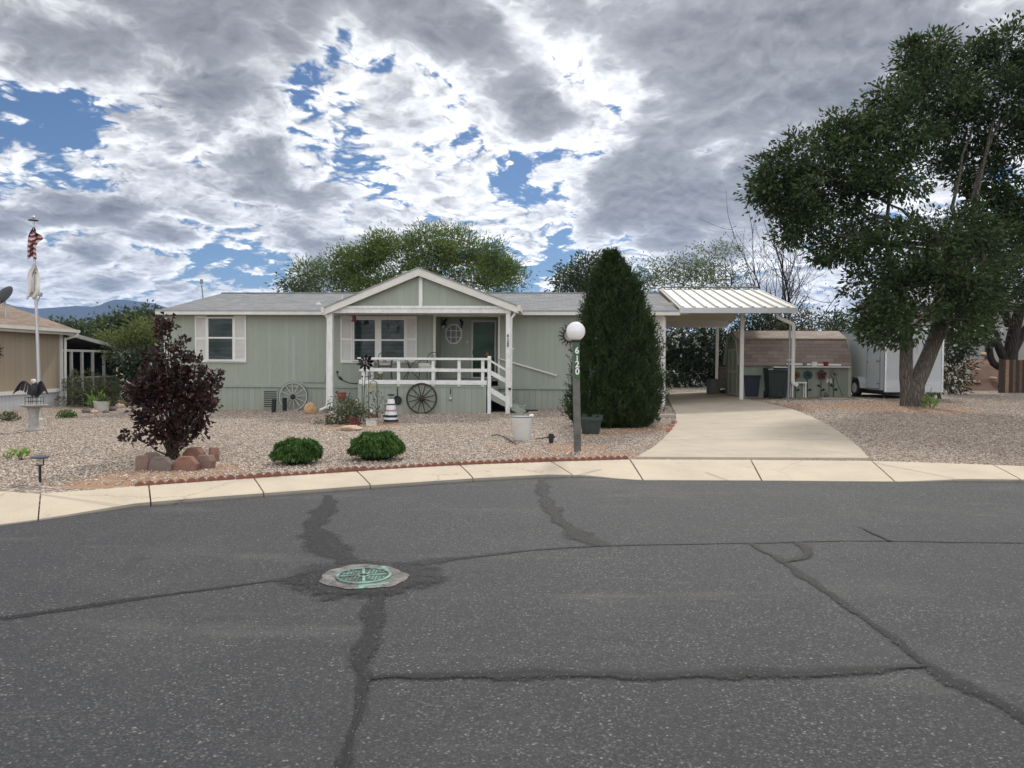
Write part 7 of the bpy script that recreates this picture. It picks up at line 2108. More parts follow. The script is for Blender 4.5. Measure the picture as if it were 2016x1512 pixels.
# ------------------------------------------------------------------ trees
M_BARK = bark_mat('grey_furrowed_bark', (.145, .125, .105), 13)
M_BARKD = bark_mat('dark_bark', (.045, .035, .03), 8)
M_LEAF_ASH = leaf_mat('ash_leaf', (.014, .026, .008), (.036, .064, .018), (.10, .145, .05), .28, clump=.9, warm=(.045, .04, .02))
M_LEAF_DK = leaf_mat('dark_tree_leaf', (.02, .032, .014), (.045, .07, .028), (.09, .13, .055), .25, clump=.8)
M_LEAF_MES = leaf_mat('mesquite_leaf', (.04, .07, .016), (.095, .145, .032), (.19, .25, .07), .4, clump=.5)
M_LEAF_PALE = leaf_mat('pale_leaf', (.055, .08, .038), (.115, .15, .07), (.20, .24, .12), .35, clump=.6)
M_LEAF_YEL = leaf_mat('yellow_green_leaf', (.045, .065, .016), (.10, .125, .03), (.19, .21, .06), .35, clump=.7)
M_OLE = leaf_mat('oleander_leaf', (.012, .022, .010), (.025, .042, .018), (.06, .085, .035), .15, clump=1.0)
M_PETAL = pm('white_blossom', (.82, .82, .74), .6, .08, 20, trans=.3)


def tree(name, label, base, crown, Y, leafmat, barkmat, trunk_r, seed, L=.11, Wd=.045, per=30, cr=.20, dens=11, nlimb=26, fork=None, group=None, shell=.35, droop=.15, gap=-.9, gf=2.2, cat='tree', depth=.9, outw=.6, spur=.16):
    """crown: list of (px, py, r px x, r px z, dy) giving the masses of foliage round their real depth"""
    rg = np.random.default_rng(seed); base = Vector(base)
    t = thing(name, label, cat, base, 0, group)
    k = F_PX / Y; bl = []
    for c in crown:
        px, py, rx, rz = c[:4]; dy = c[4] if len(c) > 4 else rg.uniform(-1, 1) * 1.2
        q = P(px, py, Y + dy) - base; bl.append((q.x, q.y, q.z, rx / k, rx / k * depth, rz / k))
    v, f = blob_leaves(bl, dens, per, cr, L, Wd, rg, droop=droop, shell=shell, outw=outw, gap=gap, gf=gf, spur=spur)
    np_mesh('crown', v, f, leafmat, t)
    mb = MB(); fk = Vector(fork) - base if fork is not None else Vector((0, 0, bl[0][2] * .3))
    if fork is None: limb(mb, (0, 0, -.2), fk, trunk_r, trunk_r * .8, rg, 6, .03, 10)
    order = sorted(range(len(bl)), key=lambda i: (Vector(bl[i][:3]) - fk).length)[:]
    nodes = [(fk, trunk_r * .55)]
    for n_, i in enumerate(order[:nlimb]):
        e = Vector(bl[i][:3]); best = min(nodes, key=lambda q: (q[0] - e).length + (q[0].z > e.z) * .6)
        r0 = best[1]; pts = limb(mb, best[0], e, r0, max(.012, r0 * .45), rg, 7, .10, 7, .03)
        nodes.append((pts[4], max(.016, r0 * .72))); nodes.append((pts[-1], max(.012, r0 * .45)))
        for _ in range(4):
            d = Vector(unit(1, rg)[0]) * bl[i][3] * .85; limb(mb, pts[-2] + (pts[-1] - pts[-2]) * rg.random(), e + d, max(.008, r0 * .25), .004, rg, 4, .12, 5)
    return t, mb, rg, bl


# the big tree in front of the trailer: two stems from one foot
TB = G(1800, 799); TYY = TB.y; kt = F_PX / TYY
crownA = [(1490, 380, 34, 30, .3), (1525, 352, 48, 40, 0), (1578, 322, 52, 44, -.4), (1550, 395, 52, 34, .6), (1615, 300, 50, 42, .3), (1662, 268, 36, 44, 0), (1640, 350, 62, 50, -.8), (1668, 235, 22, 26, .3),
          (1715, 310, 58, 52, -.5), (1740, 215, 44, 44, .4), (1765, 165, 42, 48, 0), (1800, 130, 40, 40, .6), (1835, 100, 40, 34, .2), (1850, 165, 62, 50, -.6), (1910, 105, 44, 34, .6), (1935, 175, 60, 52, .3), (1790, 235, 66, 54, -1.0),
          (1870, 240, 66, 56, .8), (1985, 95, 48, 50, .2), (2005, 190, 60, 60, -.3), (1590, 385, 50, 38, 1.0), (1760, 345, 62, 42, -1.2), (1830, 330, 46, 40, 1.5), (1560, 455, 42, 30, .2), (1610, 440, 48, 34, -.5), (1660, 480, 50, 34, .6),
          (1622, 488, 30, 20, .1), (1690, 440, 40, 32, 1.6), (1745, 505, 60, 44, -1.0), (1800, 480, 62, 48, -1.6), (1870, 450, 66, 44, -1.0), (1725, 560, 46, 40, .2), (1780, 575, 66, 50, -1.5), (1850, 560, 70, 52, -1.3), (1718, 612, 28, 26, .3), (1745, 640, 44, 28, -.4),
          (1800, 640, 62, 36, -1.5), (1870, 630, 64, 40, -1.0), (1920, 560, 56, 60, -.6), (1935, 470, 56, 50, .2), (1960, 380, 56, 54, .8), (1915, 330, 46, 50, 1.2), (2010, 290, 56, 60, .5), (2030, 420, 56, 66, .3), (2070, 180, 70, 80, 0), (2090, 320, 70, 80, .4), (1500, 415, 26, 20, .4), (1660, 400, 40, 26, .2), (1690, 370, 36, 30, -.3)]
fork = P(1818, 690, TYY)
t, mb, rg, bl = tree('ash_tree', 'big dark green leafy tree with twin trunk in front of the trailer', TB, crownA, TYY, M_LEAF_ASH, M_BARK, .22, 101, L=.165, Wd=.075, per=42, cr=.19, dens=20.0, nlimb=46, gap=-.7, gf=2.6, spur=.26, fork=P(1835, 610, TYY), shell=.25, droop=.12)
B = lambda px, py, dy=0.0: P(px, py, TYY + dy) - TB
mb.tube(spline([Vector((-.03, 0, -.3)), Vector((-.0, 0, .15)), B(1800, 765), B(1816, 728), B(1832, 690), B(1848, 640), B(1858, 580, .1), B(1880, 500, .2)], .12), [.33 - .22 * min(1, i / 60) * 1.0 - .05 * min(1, i / 8) for i in range(len(spline([Vector((-.03, 0, -.3)), Vector((-.0, 0, .15)), B(1800, 765), B(1816, 728), B(1832, 690), B(1848, 640), B(1858, 580, .1), B(1880, 500, .2)], .12)))], 14)
_st = spline([Vector((-.12, .02, -.25)), B(1787, 775), B(1784, 740), B(1784, 700), B(1784, 660, .05), B(1772, 600, .1), B(1750, 500, .2)], .12)
mb.tube(_st, [.29 - .08 * min(1, i / 6) - .08 * i / len(_st) for i in range(len(_st))], 14)
_st = spline([B(1815, 735), B(1838, 690, -.05), B(1853, 655, -.1), B(1870, 600, -.1), B(1920, 480, .1)], .12)
mb.tube(_st, [.15 - .06 * i / len(_st) for i in range(len(_st))], 12)
for q in (B(1745, 480, .1), B(1880, 500, .2), B(1920, 480, .1)): 
    for _ in range(6):
        i = rg.integers(len(bl)); limb(mb, q, bl[i][:3], .07, .015, rg, 7, .08, 7)
mb.build('trunk', M_BARK, t, smooth=True)

# second tree, behind the fence at the far right
b2 = P(1985, 745, 33); b2.z = .9
t, mb, rg, bl = tree('dark_tree', 'dark trunked tree behind the wooden fence at the far right', b2, [(1930, 520, 70, 60), (1990, 470, 70, 70), (2040, 540, 70, 60), (1900, 590, 44, 40), (2060, 440, 70, 70), (1965, 575, 60, 40), (1880, 470, 60, 50)], 33, M_LEAF_DK, M_BARKD, .3, 111, L=.18, Wd=.085, per=36, cr=.30, dens=10, nlimb=10, fork=P(1985, 640, 33))
B = lambda px, py, dy=0.0: P(px, py, 33 + dy) - b2
for pts, r0, r1 in (([B(1985, 760), B(1988, 710), B(1995, 660), B(2010, 600)], .34, .2), ([B(1982, 715), B(1965, 680), B(1955, 650), B(1940, 620), B(1925, 590)], .2, .1), ([B(1975, 725), B(1955, 715), B(1948, 690), B(1950, 660)], .16, .1), ([B(1995, 690), B(2012, 660), B(2030, 630)], .2, .12), ([B(1970, 690), B(1940, 655), B(1915, 640)], .1, .05)):
    sp2 = spline(pts, .2); mb.tube(sp2, [r0 + (r1 - r0) * i / len(sp2) for i in range(len(sp2))], 9)
mb.build('trunk', M_BARKD, t, smooth=True)

# mesquite behind the house
Ym = 42
bm_ = Vector((P(830, 640, Ym).x, Ym, 0))
cm = [(600, 545, 28, 26), (640, 545, 40, 30), (660, 525, 34, 26), (700, 515, 36, 28), (735, 500, 40, 30), (770, 487, 40, 30), (720, 545, 50, 34), (790, 515, 50, 40), (840, 478, 36, 28), (860, 505, 56, 42), (905, 490, 40, 34), (880, 470, 26, 18), (930, 520, 50, 38), (960, 500, 32, 26), (975, 530, 40, 34), (1000, 545, 30, 20), (1015, 555, 22, 12), (900, 555, 70, 36), (830, 560, 60, 36), (760, 570, 60, 34), (680, 570, 50, 30), (965, 565, 46, 26), (620, 572, 36, 24), (1030, 540, 14, 8), (755, 470, 20, 8), (690, 495, 26, 9)]
t, mb, rg, bl = tree('mesquite_tree', 'broad feathery bright green tree rising behind the house', bm_, cm, Ym, M_LEAF_MES, M_BARKD, .25, 121, L=.22, Wd=.06, per=46, cr=.32, dens=11, nlimb=24, gap=-.7, gf=1.6, spur=.10, shell=.2, droop=.05, outw=.9)
mb.build('trunk', M_BARKD, t, smooth=True)
t, mb, rg, bl = tree('small_dark_tree', 'small dark loose tree left of the broad green tree', (P(585, 640, 40).x, 40, 0), [(585, 548, 20, 16), (570, 558, 16, 12), (598, 558, 20, 16), (580, 572, 26, 16), (606, 538, 12, 10)], 40, M_LEAF_DK, M_BARKD, .12, 122, L=.18, Wd=.09, per=30, cr=.28, dens=9, nlimb=5)
mb.build('trunk', M_BARKD, t, smooth=True)
t, mb, rg, bl = tree('round_dark_tree', 'dark rounded tree behind the roof left of the conifer', (P(1150, 640, 44).x, 44, 0), [(1150, 530, 36, 22), (1135, 548, 36, 20), (1165, 520, 24, 16), (1120, 558, 26, 14), (1175, 545, 26, 24), (1150, 565, 50, 18)], 44, M_LEAF_DK, M_BARKD, .2, 123, L=.2, Wd=.10, per=40, cr=.32, dens=12, nlimb=6)
mb.build('trunk', M_BARKD, t, smooth=True)
for k, (cx_, cr_, sd, lab) in enumerate([(1262, [(1262, 535, 28, 20), (1240, 545, 26, 20), (1285, 545, 26, 22), (1262, 560, 40, 18)], 124, 'pale grey green tree just right of the conifer top'), (1345, [(1345, 528, 38, 28), (1310, 545, 34, 24), (1375, 535, 34, 30), (1345, 558, 50, 20), (1330, 515, 24, 20)], 125, 'pale silvery tree behind the carport roof left half'), (1418, [(1418, 520, 36, 36), (1395, 500, 22, 22), (1440, 545, 34, 26), (1400, 548, 40, 24), (1425, 495, 20, 16)], 126, 'tallest pale silvery tree behind the carport roof')]):
    t, mb, rg, bl = tree('pale_tree', lab, (P(cx_, 640, 46).x, 46, 0), cr_, 46, M_LEAF_PALE, M_BARKD, .14, sd, L=.16, Wd=.09, per=22, cr=.38, dens=9, nlimb=6, group='pale trees behind the carport', shell=.2)
    mb.build('trunk', M_BARKD, t, smooth=True)

# bare branched tree between carport and big tree
rg = np.random.default_rng(131)
Yb = 38; bb_ = Vector((P(1535, 700, Yb).x, Yb, .4)); t = thing('bare_tree', 'nearly leafless many branched tree right of the carport roof', 'tree', bb_)
mb = MB(); tips = []


def grow(p, d, L, r, lev):
    n = 5; pts = [p]; q = Vector(p); dd = Vector(d)
    for i in range(n):
        dd = (dd + Vector(rg.normal(size=3)) * .10 + Vector((0, 0, .05))).normalized(); q = q + dd * L / n; pts.append(q.copy())
    mb.tube(pts, [r * (1 - .55 * i / n) for i in range(n + 1)], 6 if lev < 2 else 4)
    if lev >= 4: tips.append(q); return
    for k in range(3 if lev < 3 else 3):
        i = rg.integers(2, n + 1); a = (dd + Vector(rg.normal(size=3)) * (.48 if lev else .55)).normalized(); a = Vector((a.x, a.y * .8, a.z + .12)).normalized()
        grow(pts[i], a, L * rg.uniform(.58, .84), r * .5, lev + 1)


for (px, py, r) in ((1508, 585, .06), (1530, 560, .10), (1548, 580, .08), (1582, 585, .08), (1605, 600, .08), (1490, 610, .05), (1560, 560, .07), (1625, 615, .06), (1520, 600, .06)):
    e = P(px, py, Yb + rg.uniform(-1, 1)) - bb_; grow(Vector((rg.normal() * .1, 0, 0)), e.normalized(), e.length * .82, r, 1)
mb.build('branches', M_BARKD, t)
C = np.array([tuple(q) for q in tips]); C = C[rg.random(len(C)) < .4]; C = np.repeat(C, 5, 0) + rg.normal(size=(len(C) * 5, 3)) * .12
v, f = leaf_arrays(C, unit(len(C), rg), .12, .05, rg); np_mesh('sparse_leaves', v, f, M_LEAF_DK, t)


# oleanders with white blossom
def oleander(label, crown, Y, seed, nb, base, dens=9, group='white flowering oleanders', L=.17):
    t, mb, rg, bl = tree('oleander', label, base, crown, Y, M_OLE, M_BARKD, .06, seed, L=L, Wd=.07, per=44, cr=.26, dens=dens * 1.7, gap=-3, nlimb=8, group=group, cat='shrub', shell=.35, depth=.7)
    mb.build('stems', M_BARKD, t, smooth=True)
    C = []; D = []
    for i in range(nb):
        b = bl[rg.integers(len(bl))]; u = unit(1, rg)[0]; u[1] = -abs(u[1]); c = np.array(b[:3]) + u * np.array(b[3:6]) * rg.uniform(1.0, 1.3)
        for k in range(6): C.append(c + rg.normal(size=3) * .05); D.append(u + rg.normal(size=3) * .7)
    D = np.array(D); D /= np.linalg.norm(D, axis=1, keepdims=True)
    v, f = leaf_arrays(np.array(C), D, .11, .10, rg, fold=.1); np_mesh('blossoms', v, f, M_PETAL, t)


oleander('dark oleander covered in white blossom behind the carport', [(1330, 680, 30, 32), (1320, 765, 26, 14), (1350, 765, 30, 14), (1380, 768, 30, 12), (1410, 765, 30, 14), (1440, 750, 24, 24), (1360, 690, 36, 36), (1395, 690, 34, 36), (1425, 680, 26, 30), (1340, 725, 36, 30), (1385, 730, 38, 30), (1420, 730, 30, 30), (1325, 750, 24, 18), (1400, 755, 30, 14), (1300, 700, 26, 40), (1445, 700, 24, 40), (1365, 665, 30, 20)], 41, 141, 330, (P(1380, 760, 41).x, 41, .35))
oleander('dark oleander with sparse white blossom right of the trailer', [(1870, 690, 24, 36), (1880, 735, 20, 26), (1866, 760, 14, 12), (1895, 660, 26, 26), (1920, 640, 30, 20), (1890, 620, 30, 24), (1940, 650, 20, 14)], 31, 142, 110, (P(1875, 765, 31).x, 31, .5))

# hedge mass behind the shed, seen between carport and big tree
for k, (cr_, sd, mt_, lab) in enumerate([([(1480, 640, 26, 26), (1515, 640, 28, 24), (1500, 665, 40, 20), (1470, 675, 20, 26)], 151, M_OLE, 'dark green hedge shrub behind the left end of the shed'), ([(1555, 640, 30, 22), (1590, 640, 28, 20), (1570, 662, 40, 16), (1540, 665, 26, 18)], 152, M_LEAF_GREY, 'grey green hedge shrub behind the middle of the shed'), ([(1625, 635, 28, 24), (1650, 640, 26, 22), (1640, 662, 36, 18), (1665, 650, 22, 22)], 153, M_LEAF_DK, 'leafy hedge shrub behind the right end of the shed')]):
    t, mb, rg, bl = tree('hedge_shrub', lab, (P(cr_[0][0], 700, 36).x, 36, .45), cr_, 36, mt_, M_BARKD, .07, sd, L=.16, Wd=.075, per=38, cr=.26, dens=15, nlimb=4, cat='shrub', group='hedge shrubs behind the shed')
    mb.build('stems', M_BARKD, t, smooth=True)

# left background: dark trees, yellow green bush
t, mb, rg, bl = tree('background_tree', 'dark green tree behind the patio cover on the left', (P(150, 700, 52).x, 52, 0), [(120, 648, 18, 12), (150, 650, 28, 14), (135, 664, 40, 14), (170, 664, 30, 14)], 52, M_LEAF_DK, M_BARKD, .2, 161, L=.28, Wd=.14, per=40, cr=.38, dens=10, spur=.06, nlimb=4, group='dark trees at the left horizon'); mb.build('trunk', M_BARKD, t)
t, mb, rg, bl = tree('background_tree', 'larger dark green tree between the two houses', (P(255, 700, 46).x, 46, 0), [(228, 640, 28, 12), (262, 632, 36, 14), (285, 628, 24, 14), (240, 655, 44, 20), (285, 650, 30, 22), (205, 652, 24, 16), (300, 642, 12, 16)], 46, M_LEAF_DK, M_BARKD, .25, 162, L=.25, Wd=.13, per=42, cr=.36, dens=12, spur=.06, nlimb=6, group='dark trees at the left horizon'); mb.build('trunk', M_BARKD, t)
t, mb, rg, bl = tree('yellow_green_bush', 'tall yellow green bush against the left corner of the house', (P(275, 770, 33).x, 33, -.05), [(235, 665, 28, 20), (262, 650, 30, 22), (290, 660, 28, 24), (310, 670, 20, 34), (250, 685, 34, 26), (290, 695, 34, 30), (225, 672, 18, 12)], 33, M_LEAF_YEL, M_BARKD, .09, 163, L=.18, Wd=.08, per=42, cr=.26, dens=13, nlimb=6, cat='shrub'); mb.build('stems', M_BARKD, t)
t, mb, rg, bl = tree('dark_hedge', 'dark green shrub filling the gap left of the house corner', (P(275, 790, 31).x, 31, -.05), [(268, 720, 26, 34), (295, 735, 26, 38), (260, 750, 20, 26), (290, 775, 26, 20), (250, 705, 16, 20)], 31, M_OLE, M_BARKD, .07, 164, L=.18, Wd=.08, per=40, cr=.24, dens=14, nlimb=4, cat='shrub'); mb.build('stems', M_BARKD, t)
# ------------------------------------------------------------------ tan neighbour house on the left
NX = P(122, 720, 28.8).x; NY1 = 28.8; NY0 = 16.0
nz = -.08
nb = thing('tan_house', 'tan mobile home with brown shingle roof at the left edge', 'house', (NX, NY1, nz))
nyw = lambda px, py, y: P(px, py, y).z - nz
M_TAN = siding('tan_siding', (.37, .305, .225), .30, .012, .45, axis=1, wear=.06)
M_TANSK = siding('white_skirting', (.52, .54, .56), .20, .014, .4, axis=1)
zsk = nyw(122, 768, NY1); zev = nyw(122, 652, NY1)
mb = MB(); mb.bx(-9, 0, -(NY1 - NY0), 0, zsk, zev + .05); mb.prism([(-9, -.02, zev), (0, -.02, zev), (-4.5, -.02, zev + 1.5)], (0, .02, 0)); mb.build('wall', M_TAN, nb)
mb = MB(); mb.bx(-8.97, -.03, -(NY1 - NY0) + .03, -.03, -.2, zsk); mb.build('skirting', M_TANSK, nb)
mb = MB(); mb.bx(-.01, .03, -(NY1 - NY0), .03, zsk - .06, zsk + .07); mb.build('skirting_band', M_WHITE, nb)
mb = MB(); mb.bx(-.14, .035, -.14, .035, -.1, zev); mb.build('corner_trim', M_WHITE, nb)
M_BRSH = shingles('tan_brown_shingles', [(.17, .12, .09), (.225, .165, .125), (.28, .21, .16), (.32, .25, .195)], .34, .14, .004, (.07, .05, .035), (1, 0))
ox = .36; ze_ = zev + .12
mb = MB(); 
mb.add([(ox, .38, ze_ - .1), (ox, -(NY1 - NY0) - .3, ze_ - .1), (-4.5, -(NY1 - NY0) - .3, ze_ + 1.62), (-4.5, .38, ze_ + 1.62), (-9 - ox, .38, ze_ - .1), (-9 - ox, -(NY1 - NY0) - .3, ze_ - .1)], [(0, 1, 2, 3), (3, 2, 5, 4)])
o = mb.build('roof', M_BRSH, nb, fixn=False); o.modifiers.new('thick', 'SOLIDIFY').thickness = .05
mb = MB(); mb.bx(ox - .02, ox + .012, -(NY1 - NY0) - .3, .40, ze_ - .27, ze_ - .13); mb.bx(ox + .014, ox + .13, -(NY1 - NY0) - .3, .40, ze_ - .17, ze_ - .06); mb.prism([(ox, .385, ze_ - .26), (ox, .385, ze_ - .12), (-4.5, .385, ze_ + 1.6), (-4.5, .385, ze_ + 1.45)], (0, .02, 0)); mb.build('fascia', M_FASCIA, nb)
mb = MB(); mb.tube(spline([Vector(q) for q in ((ox + .07, .30, ze_ - .15), (ox + .06, .28, ze_ - .28), (.12, .10, ze_ - .42), (.09, .08, ze_ - .6), (.08, .07, .0))], .1), .045, 8); mb.build('downspout', M_WHITE, nb, smooth=True)
# patio cover beyond the far end of the tan house, sloping down away from the street
pc = thing('patio_cover', 'grey sloping patio cover with screened posts beside the tan house', 'patio cover', (NX, NY1, nz))
M_PGR = pm('patio_metal_grey', (.40, .40, .38), .5, .08, 3); M_PSH = pm('patio_underside', (.20, .20, .185), .7, .1, 3)
yE = F_PX * abs(NX) / (1008 - 229.) - NY1; ph0, ph1 = 2.80, 2.31
mb = MB(); mb.add([(-5, .06, ph0), (.02, .06, ph0), (.02, yE, ph1), (-5, yE, ph1), (-5, .06, ph0 + .06), (.02, .06, ph0 + .06), (.02, yE, ph1 + .06), (-5, yE, ph1 + .06)], [(0, 3, 2, 1), (4, 5, 6, 7), (0, 1, 5, 4), (1, 2, 6, 5), (2, 3, 7, 6), (3, 0, 4, 7)]); mb.build('roof_sheet', M_PSH, pc)
mb = MB(); mb.bar((.045, .05, ph0 + .01), (.045, yE + .02, ph1 + .01), .05, .15); mb.build('edge_gutter', M_PGR, pc)
hb_ = 2.08
yR = F_PX * abs(NX) / (1008 - 237.) - NY1
mb = MB(); mb.bx(-.06, .02, .06, yE, hb_, hb_ + .09); mb.build('side_beam', M_PGR, pc)
for px in (141, 162, 183, 205, 236):
    y_ = F_PX * abs(NX) / (1008 - px) - NY1; mb = MB(); mb.bx(-.055, .025, y_ - .05, y_ + .05, -.1, hb_ if px < 230 else ph1); mb.build('post', M_PGR, pc)
zr_ = 1.06
mb = MB(); mb.bx(-.05, .02, .06, yR, zr_ - .03, zr_ + .03); mb.build('front_rail', M_PGR, pc)
mb = MB(); mb.bx(-.03, -.02, .06, yR, .0, zr_ - .03); mb.build('screen_panel', pm('screen_mesh', (.06, .06, .058), .8, .2, 20), pc)
mb = MB(); mb.bx(-2.6, -2.55, .06, yE, .0, hb_ + .3); mb.bx(-2.5, .0, yE - .06, yE - .02, 0, ph1); mb.build('rear_screen', pm('screen_dark', (.018, .02, .02), .8, .3, 3), pc)
t = thing('fence_post', 'weathered grey fence post right of the patio cover', 'post', G(248, 789)); h_ = (789 - 732) / S(G(248, 789)); mb = MB(); mb.bx(-.06, .06, -.06, .06, -.1, h_); mb.build('timber', pm('grey_wood_post', (.20, .18, .16), .9, .25, 10, .3), t)
# satellite dish, ornament on the tan wall
q = P(6, 580, 26.5); t = thing('satellite_dish', 'dark grey satellite dish on the tan house roof', 'satellite dish', q)
mb = MB(); n = 28; vs = []
Rm = Matrix.Rotation(-.5, 3, 'Z') @ Matrix.Rotation(1.05, 3, 'X')
for r_, z_ in ((.0, .10), (.2, .075), (.36, .03), (.46, -.02), (.46, -.035), (.0, .085)):
    vs += [tuple(Rm @ Vector((r_ * math.cos(2 * PI * i / n), r_ * .82 * math.sin(2 * PI * i / n), z_))) for i in range(n)]
mb.add(vs, [(k * n + i, k * n + (i + 1) % n, (k + 1) * n + (i + 1) % n, (k + 1) * n + i) for k in range(5) for i in range(n)]); mb.build('dish', pm('dish_grey', (.03, .03, .035), .5, .1), t, smooth=True)
mb = MB(); mb.tube([(0, .05, -.05), (.02, .1, -.4), (.02, .1, -1.0)], .03, 8); mb.build('mast', M_ALU, t); mb = MB(); mb.tube([(.0, -.05, -.25), (.05, -.35, -.25)], .015, 6); mb.bx(.0, .1, -.4, -.3, -.3, -.2); mb.build('feed_arm', M_ALU, t)
q = P(6, 692, 25.0); q.x = NX + .05; t = thing('starburst_ornament', 'bronze starburst ornament on the tan house wall', 'wall ornament', q)
mb = MB(); mb.ball((.03, 0, 0), (.03, .09, .09), 12, 8); mb.build('centre', M_BRONZE, t)
for k in range(18):
    a = 2 * PI * k / 18; mb = MB(); r1 = .45 if k % 2 else .36
    mb.add([(.02, .07 * math.cos(a - .2), .07 * math.sin(a - .2)), (.05, r1 * .5 * math.cos(a), r1 * .5 * math.sin(a)), (.02, .07 * math.cos(a + .2), .07 * math.sin(a + .2)), (.03, r1 * math.cos(a), r1 * math.sin(a)), (.02, r1 * .55 * math.cos(a - .14), r1 * .55 * math.sin(a - .14)), (.02, r1 * .55 * math.cos(a + .14), r1 * .55 * math.sin(a + .14))], [(0, 4, 1), (4, 3, 1), (1, 3, 5), (1, 5, 2)]); o = mb.build('blade', M_BRONZE, t, fixn=False); o.modifiers.new('thick', 'SOLIDIFY').thickness = .006

# ------------------------------------------------------------------ far right: bank of red earth, board fence, grey building
fz = .5
M_BANK = pm('red_earth', (.15, .085, .055), .95, .3, 1.6, .9, bscale=9)
mb = MB(); NXX, NYY = 40, 14; xa = P(1870, 760, 34).x; vs = []
rgb_ = np.random.default_rng(5)
for j in range(NYY + 1):
    for i in range(NXX + 1):
        x = xa - 3 + 30 * i / NXX; yy = 33.5 + 5.5 * j / NYY; s_ = min(1, max(0, j / (NYY * .7))); z = fz - .15 + 1.55 * (s_ * s_ * (3 - 2 * s_)) + rgb_.normal() * .05
        vs.append((x, yy, z))
mb.add(vs, [(j * (NXX + 1) + i, j * (NXX + 1) + i + 1, (j + 1) * (NXX + 1) + i + 1, (j + 1) * (NXX + 1) + i) for j in range(NYY) for i in range(NXX)]); o = struct(mb.build('earth_bank', M_BANK, smooth=True))
for k, (px, py, w, h, lab) in enumerate([(1905, 700, 14, 5, 'pale rock at the top left of the red bank'), (1938, 698, 22, 6, 'long pale rock at the top of the red bank'), (1925, 728, 12, 4, 'flat rock low on the red bank'), (1955, 745, 16, 5, 'pale rock low on the right of the red bank'), (1920, 752, 20, 4, 'long flat rock at the foot of the red bank')]):
    y_ = 37.5 if py < 710 else 35.0
    q = P(px, py, y_); s_ = F_PX / y_; mb = MB(); mb.ball((0, 0, 0), (w / s_ / 2, w / s_ / 2.5, h / s_ * .7), 9, 6); rg = np.random.default_rng(k); mb.v = [tuple(np.array(p_) * (1 + rg.uniform(-.15, .15, 3))) for p_ in mb.v]
    o = mb.build('bank_rock', M_STONE2, bevel=.01); o.location = q; tag(o, lab, 'rock', 'rocks on the red bank')
small = P(1920, 705, 37.2)
M_FENCE = siding('weathered_fence_board', (.16, .105, .075), .16, .012, .7, wear=.45)
fx0 = P(1966, 740, 32.0).x; ft_ = P(1990, 708, 32).z; q0z = fz - .1
t = thing('wooden_fence', 'dark weathered board fence at the far right edge', 'fence', (fx0, 32.0, 0))
M_BRD = [pm('fence_board_%s' % n_, c_, .9, .3, 8, .4, bscale=20) for n_, c_ in (('dark', (.045, .03, .025)), ('brown', (.12, .075, .05)), ('tan', (.24, .16, .10)))]
rg = np.random.default_rng(8); x = 0.0; i = 0
while x < 5.5:
    w = rg.uniform(.13, .17); mb = MB(); mb.bx(x, x + w - .012, -.012, .012, q0z, ft_ + rg.uniform(-.03, .03)); mb.build('board', M_BRD[[0, 0, 2, 0, 1, 0, 1, 0, 2, 1][i % 10]], t); x += w; i += 1
mb = MB(); mb.bx(0, 5.5, .014, .06, ft_ - .3, ft_ - .2); mb.bx(0, 5.5, .014, .06, q0z + .3, q0z + .4); mb.build('rail', M_BRD[0], t)
q = P(1930, 650, 46); t = thing('grey_building', 'grey walled building with dark door frame behind the red bank', 'building', (q.x, 46, 0))
zt_ = P(1930, 600, 46).z; z0_ = P(1930, 712, 46).z
mb = MB(); mb.bx(-4.6, 14, 0, 6, z0_ - .6, zt_); mb.build('wall', siding('grey_wall', (.26, .255, .24), .4, .01, .15), t)
mb = MB(); mb.add([(-5, -.4, zt_), (14.4, -.4, zt_), (14.4, 3, zt_ + 1.3), (-5, 3, zt_ + 1.3), (14.4, 6.4, zt_), (-5, 6.4, zt_)], [(0, 1, 2, 3), (3, 2, 4, 5)]); o = mb.build('roof', M_ROOF, t, fixn=False); o.modifiers.new('thick', 'SOLIDIFY').thickness = .12
dx_ = P(1943, 660, 46).x - q.x; mb = MB(); mb.bx(dx_ - .1, dx_ + .1, -.05, -.002, z0_ - .6, zt_ - .4); mb.build('downpipe', M_BLACK, t)
# turbine vent and the dark roof it stands on, behind the shed
q = P(1583, 655, 42); t = thing('neighbour_building', 'low dark roofed building with a spinning vent behind the hedge', 'building', (q.x, 42, 0))
rzz = P(1583, 664, 42).z
mb = MB(); mb.bx(-2.2, 2.2, .2, 5, 0, rzz - .9); mb.build('wall', M_TAN, t)
mb = MB(); mb.add([(-2.5, 0, rzz - .9), (2.5, 0, rzz - .9), (2.5, 2.5, rzz), (-2.5, 2.5, rzz), (2.5, 5.2, rzz - .9), (-2.5, 5.2, rzz - .9)], [(0, 1, 2, 3), (3, 2, 4, 5)]); o = mb.build('roof', M_ROOF, t, fixn=False); o.modifiers.new('thick', 'SOLIDIFY').thickness = .1
mb = MB(); zc2 = q.z
for i in range(18):
    a = 2 * PI * i / 18; mb.tube([(.28 * math.cos(a + .5 * (k / 6 - .5)) * math.sin(PI * (.12 + .76 * k / 6)), 2.2 + .28 * math.sin(a + .5 * (k / 6 - .5)) * math.sin(PI * (.12 + .76 * k / 6)), zc2 + .27 * math.cos(PI * (.12 + .76 * k / 6))) for k in range(7)], .028, 5)
mb.lathe([(.12, rzz - zc2 - .1), (.12, -.2)], (0, 2.2, zc2), 14); mb.build('turbine_vent', pm('bright_metal', (.62, .63, .65), .3, .1, metal=.6), t, smooth=True)

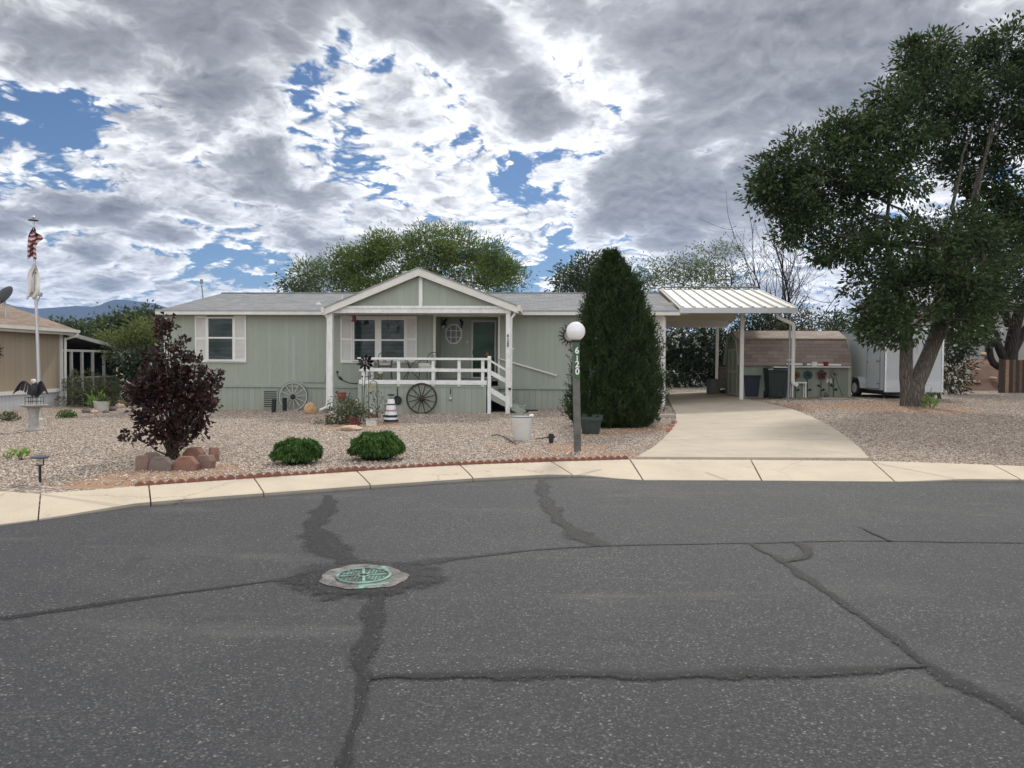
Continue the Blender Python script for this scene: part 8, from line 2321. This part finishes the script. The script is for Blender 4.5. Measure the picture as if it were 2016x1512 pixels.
# ------------------------------------------------------------------ far hills
def hills(name, ridge, Yh, base_drop, seed, col):
    rg = np.random.default_rng(seed); mb = MB(); N = 220; M_ = 16; vs = []
    xs_ = [r[0] for r in ridge]; zs_ = [r[1] for r in ridge]
    for i in range(N + 1):
        px = xs_[0] + (xs_[-1] - xs_[0]) * i / N; py = np.interp(px, xs_, zs_)
        top = P(px, py, Yh)
        for j in range(M_ + 1):
            t = j / M_; q = Vector(top); w = math.sin(px * .09 + j * .7) * .5 + math.sin(px * .31 + j * 1.3) * .3
            z = top.z * (1 - t) ** 1.15 - 12 * t + (w * 16 * math.sin(PI * t) if 0 < j < M_ else 0)
            vs.append((q.x * (1 - .35 * t), Yh - 1300 * t, z))
    mb.add(vs, [(i * (M_ + 1) + j, (i + 1) * (M_ + 1) + j, (i + 1) * (M_ + 1) + j + 1, i * (M_ + 1) + j + 1) for i in range(N) for j in range(M_)])
    m, g, out = new_mat(name + '_scrub'); pos = g.n('ShaderNodeNewGeometry').outputs['Position']
    c = g.mix(g.noise(pos, .012, 7, .65), tuple(k * .6 for k in col), tuple(k * 1.4 for k in col))
    bs = g.n('ShaderNodeBsdfPrincipled', {'Base Color': c, 'Roughness': .95, 'Specular IOR Level': .1}); g.t.links.new(bs.outputs[0], out.inputs[0])
    return struct(mb.build(name, m, smooth=True))


hills('hills', [(-700, 640), (-400, 600), (-200, 575), (-60, 585), (0, 592), (20, 601), (40, 604), (70, 608), (100, 606), (150, 602), (180, 604), (200, 600), (215, 592), (232, 589), (250, 590), (275, 594), (300, 596), (330, 606), (420, 615), (520, 630), (700, 655), (1000, 670), (1300, 668), (1600, 660), (1900, 655), (2300, 640), (2700, 650)], 3600, 0, 3, (.035, .042, .032))

# air between here and the hills
mb = MB(); mb.bx(-5200, 5200, -400, 4300, -13.5, 330)
m, g, out = new_mat('haze_air')
vol = g.n('ShaderNodeVolumePrincipled', {'Color': (.36, .56, 1.0, 1), 'Density': HAZE_D, 'Anisotropy': .2})
g.t.links.new(vol.outputs[0], out.inputs['Volume'])
o = mb.build('haze', m); o['kind'] = 'stuff'; o.display_type = 'WIRE'
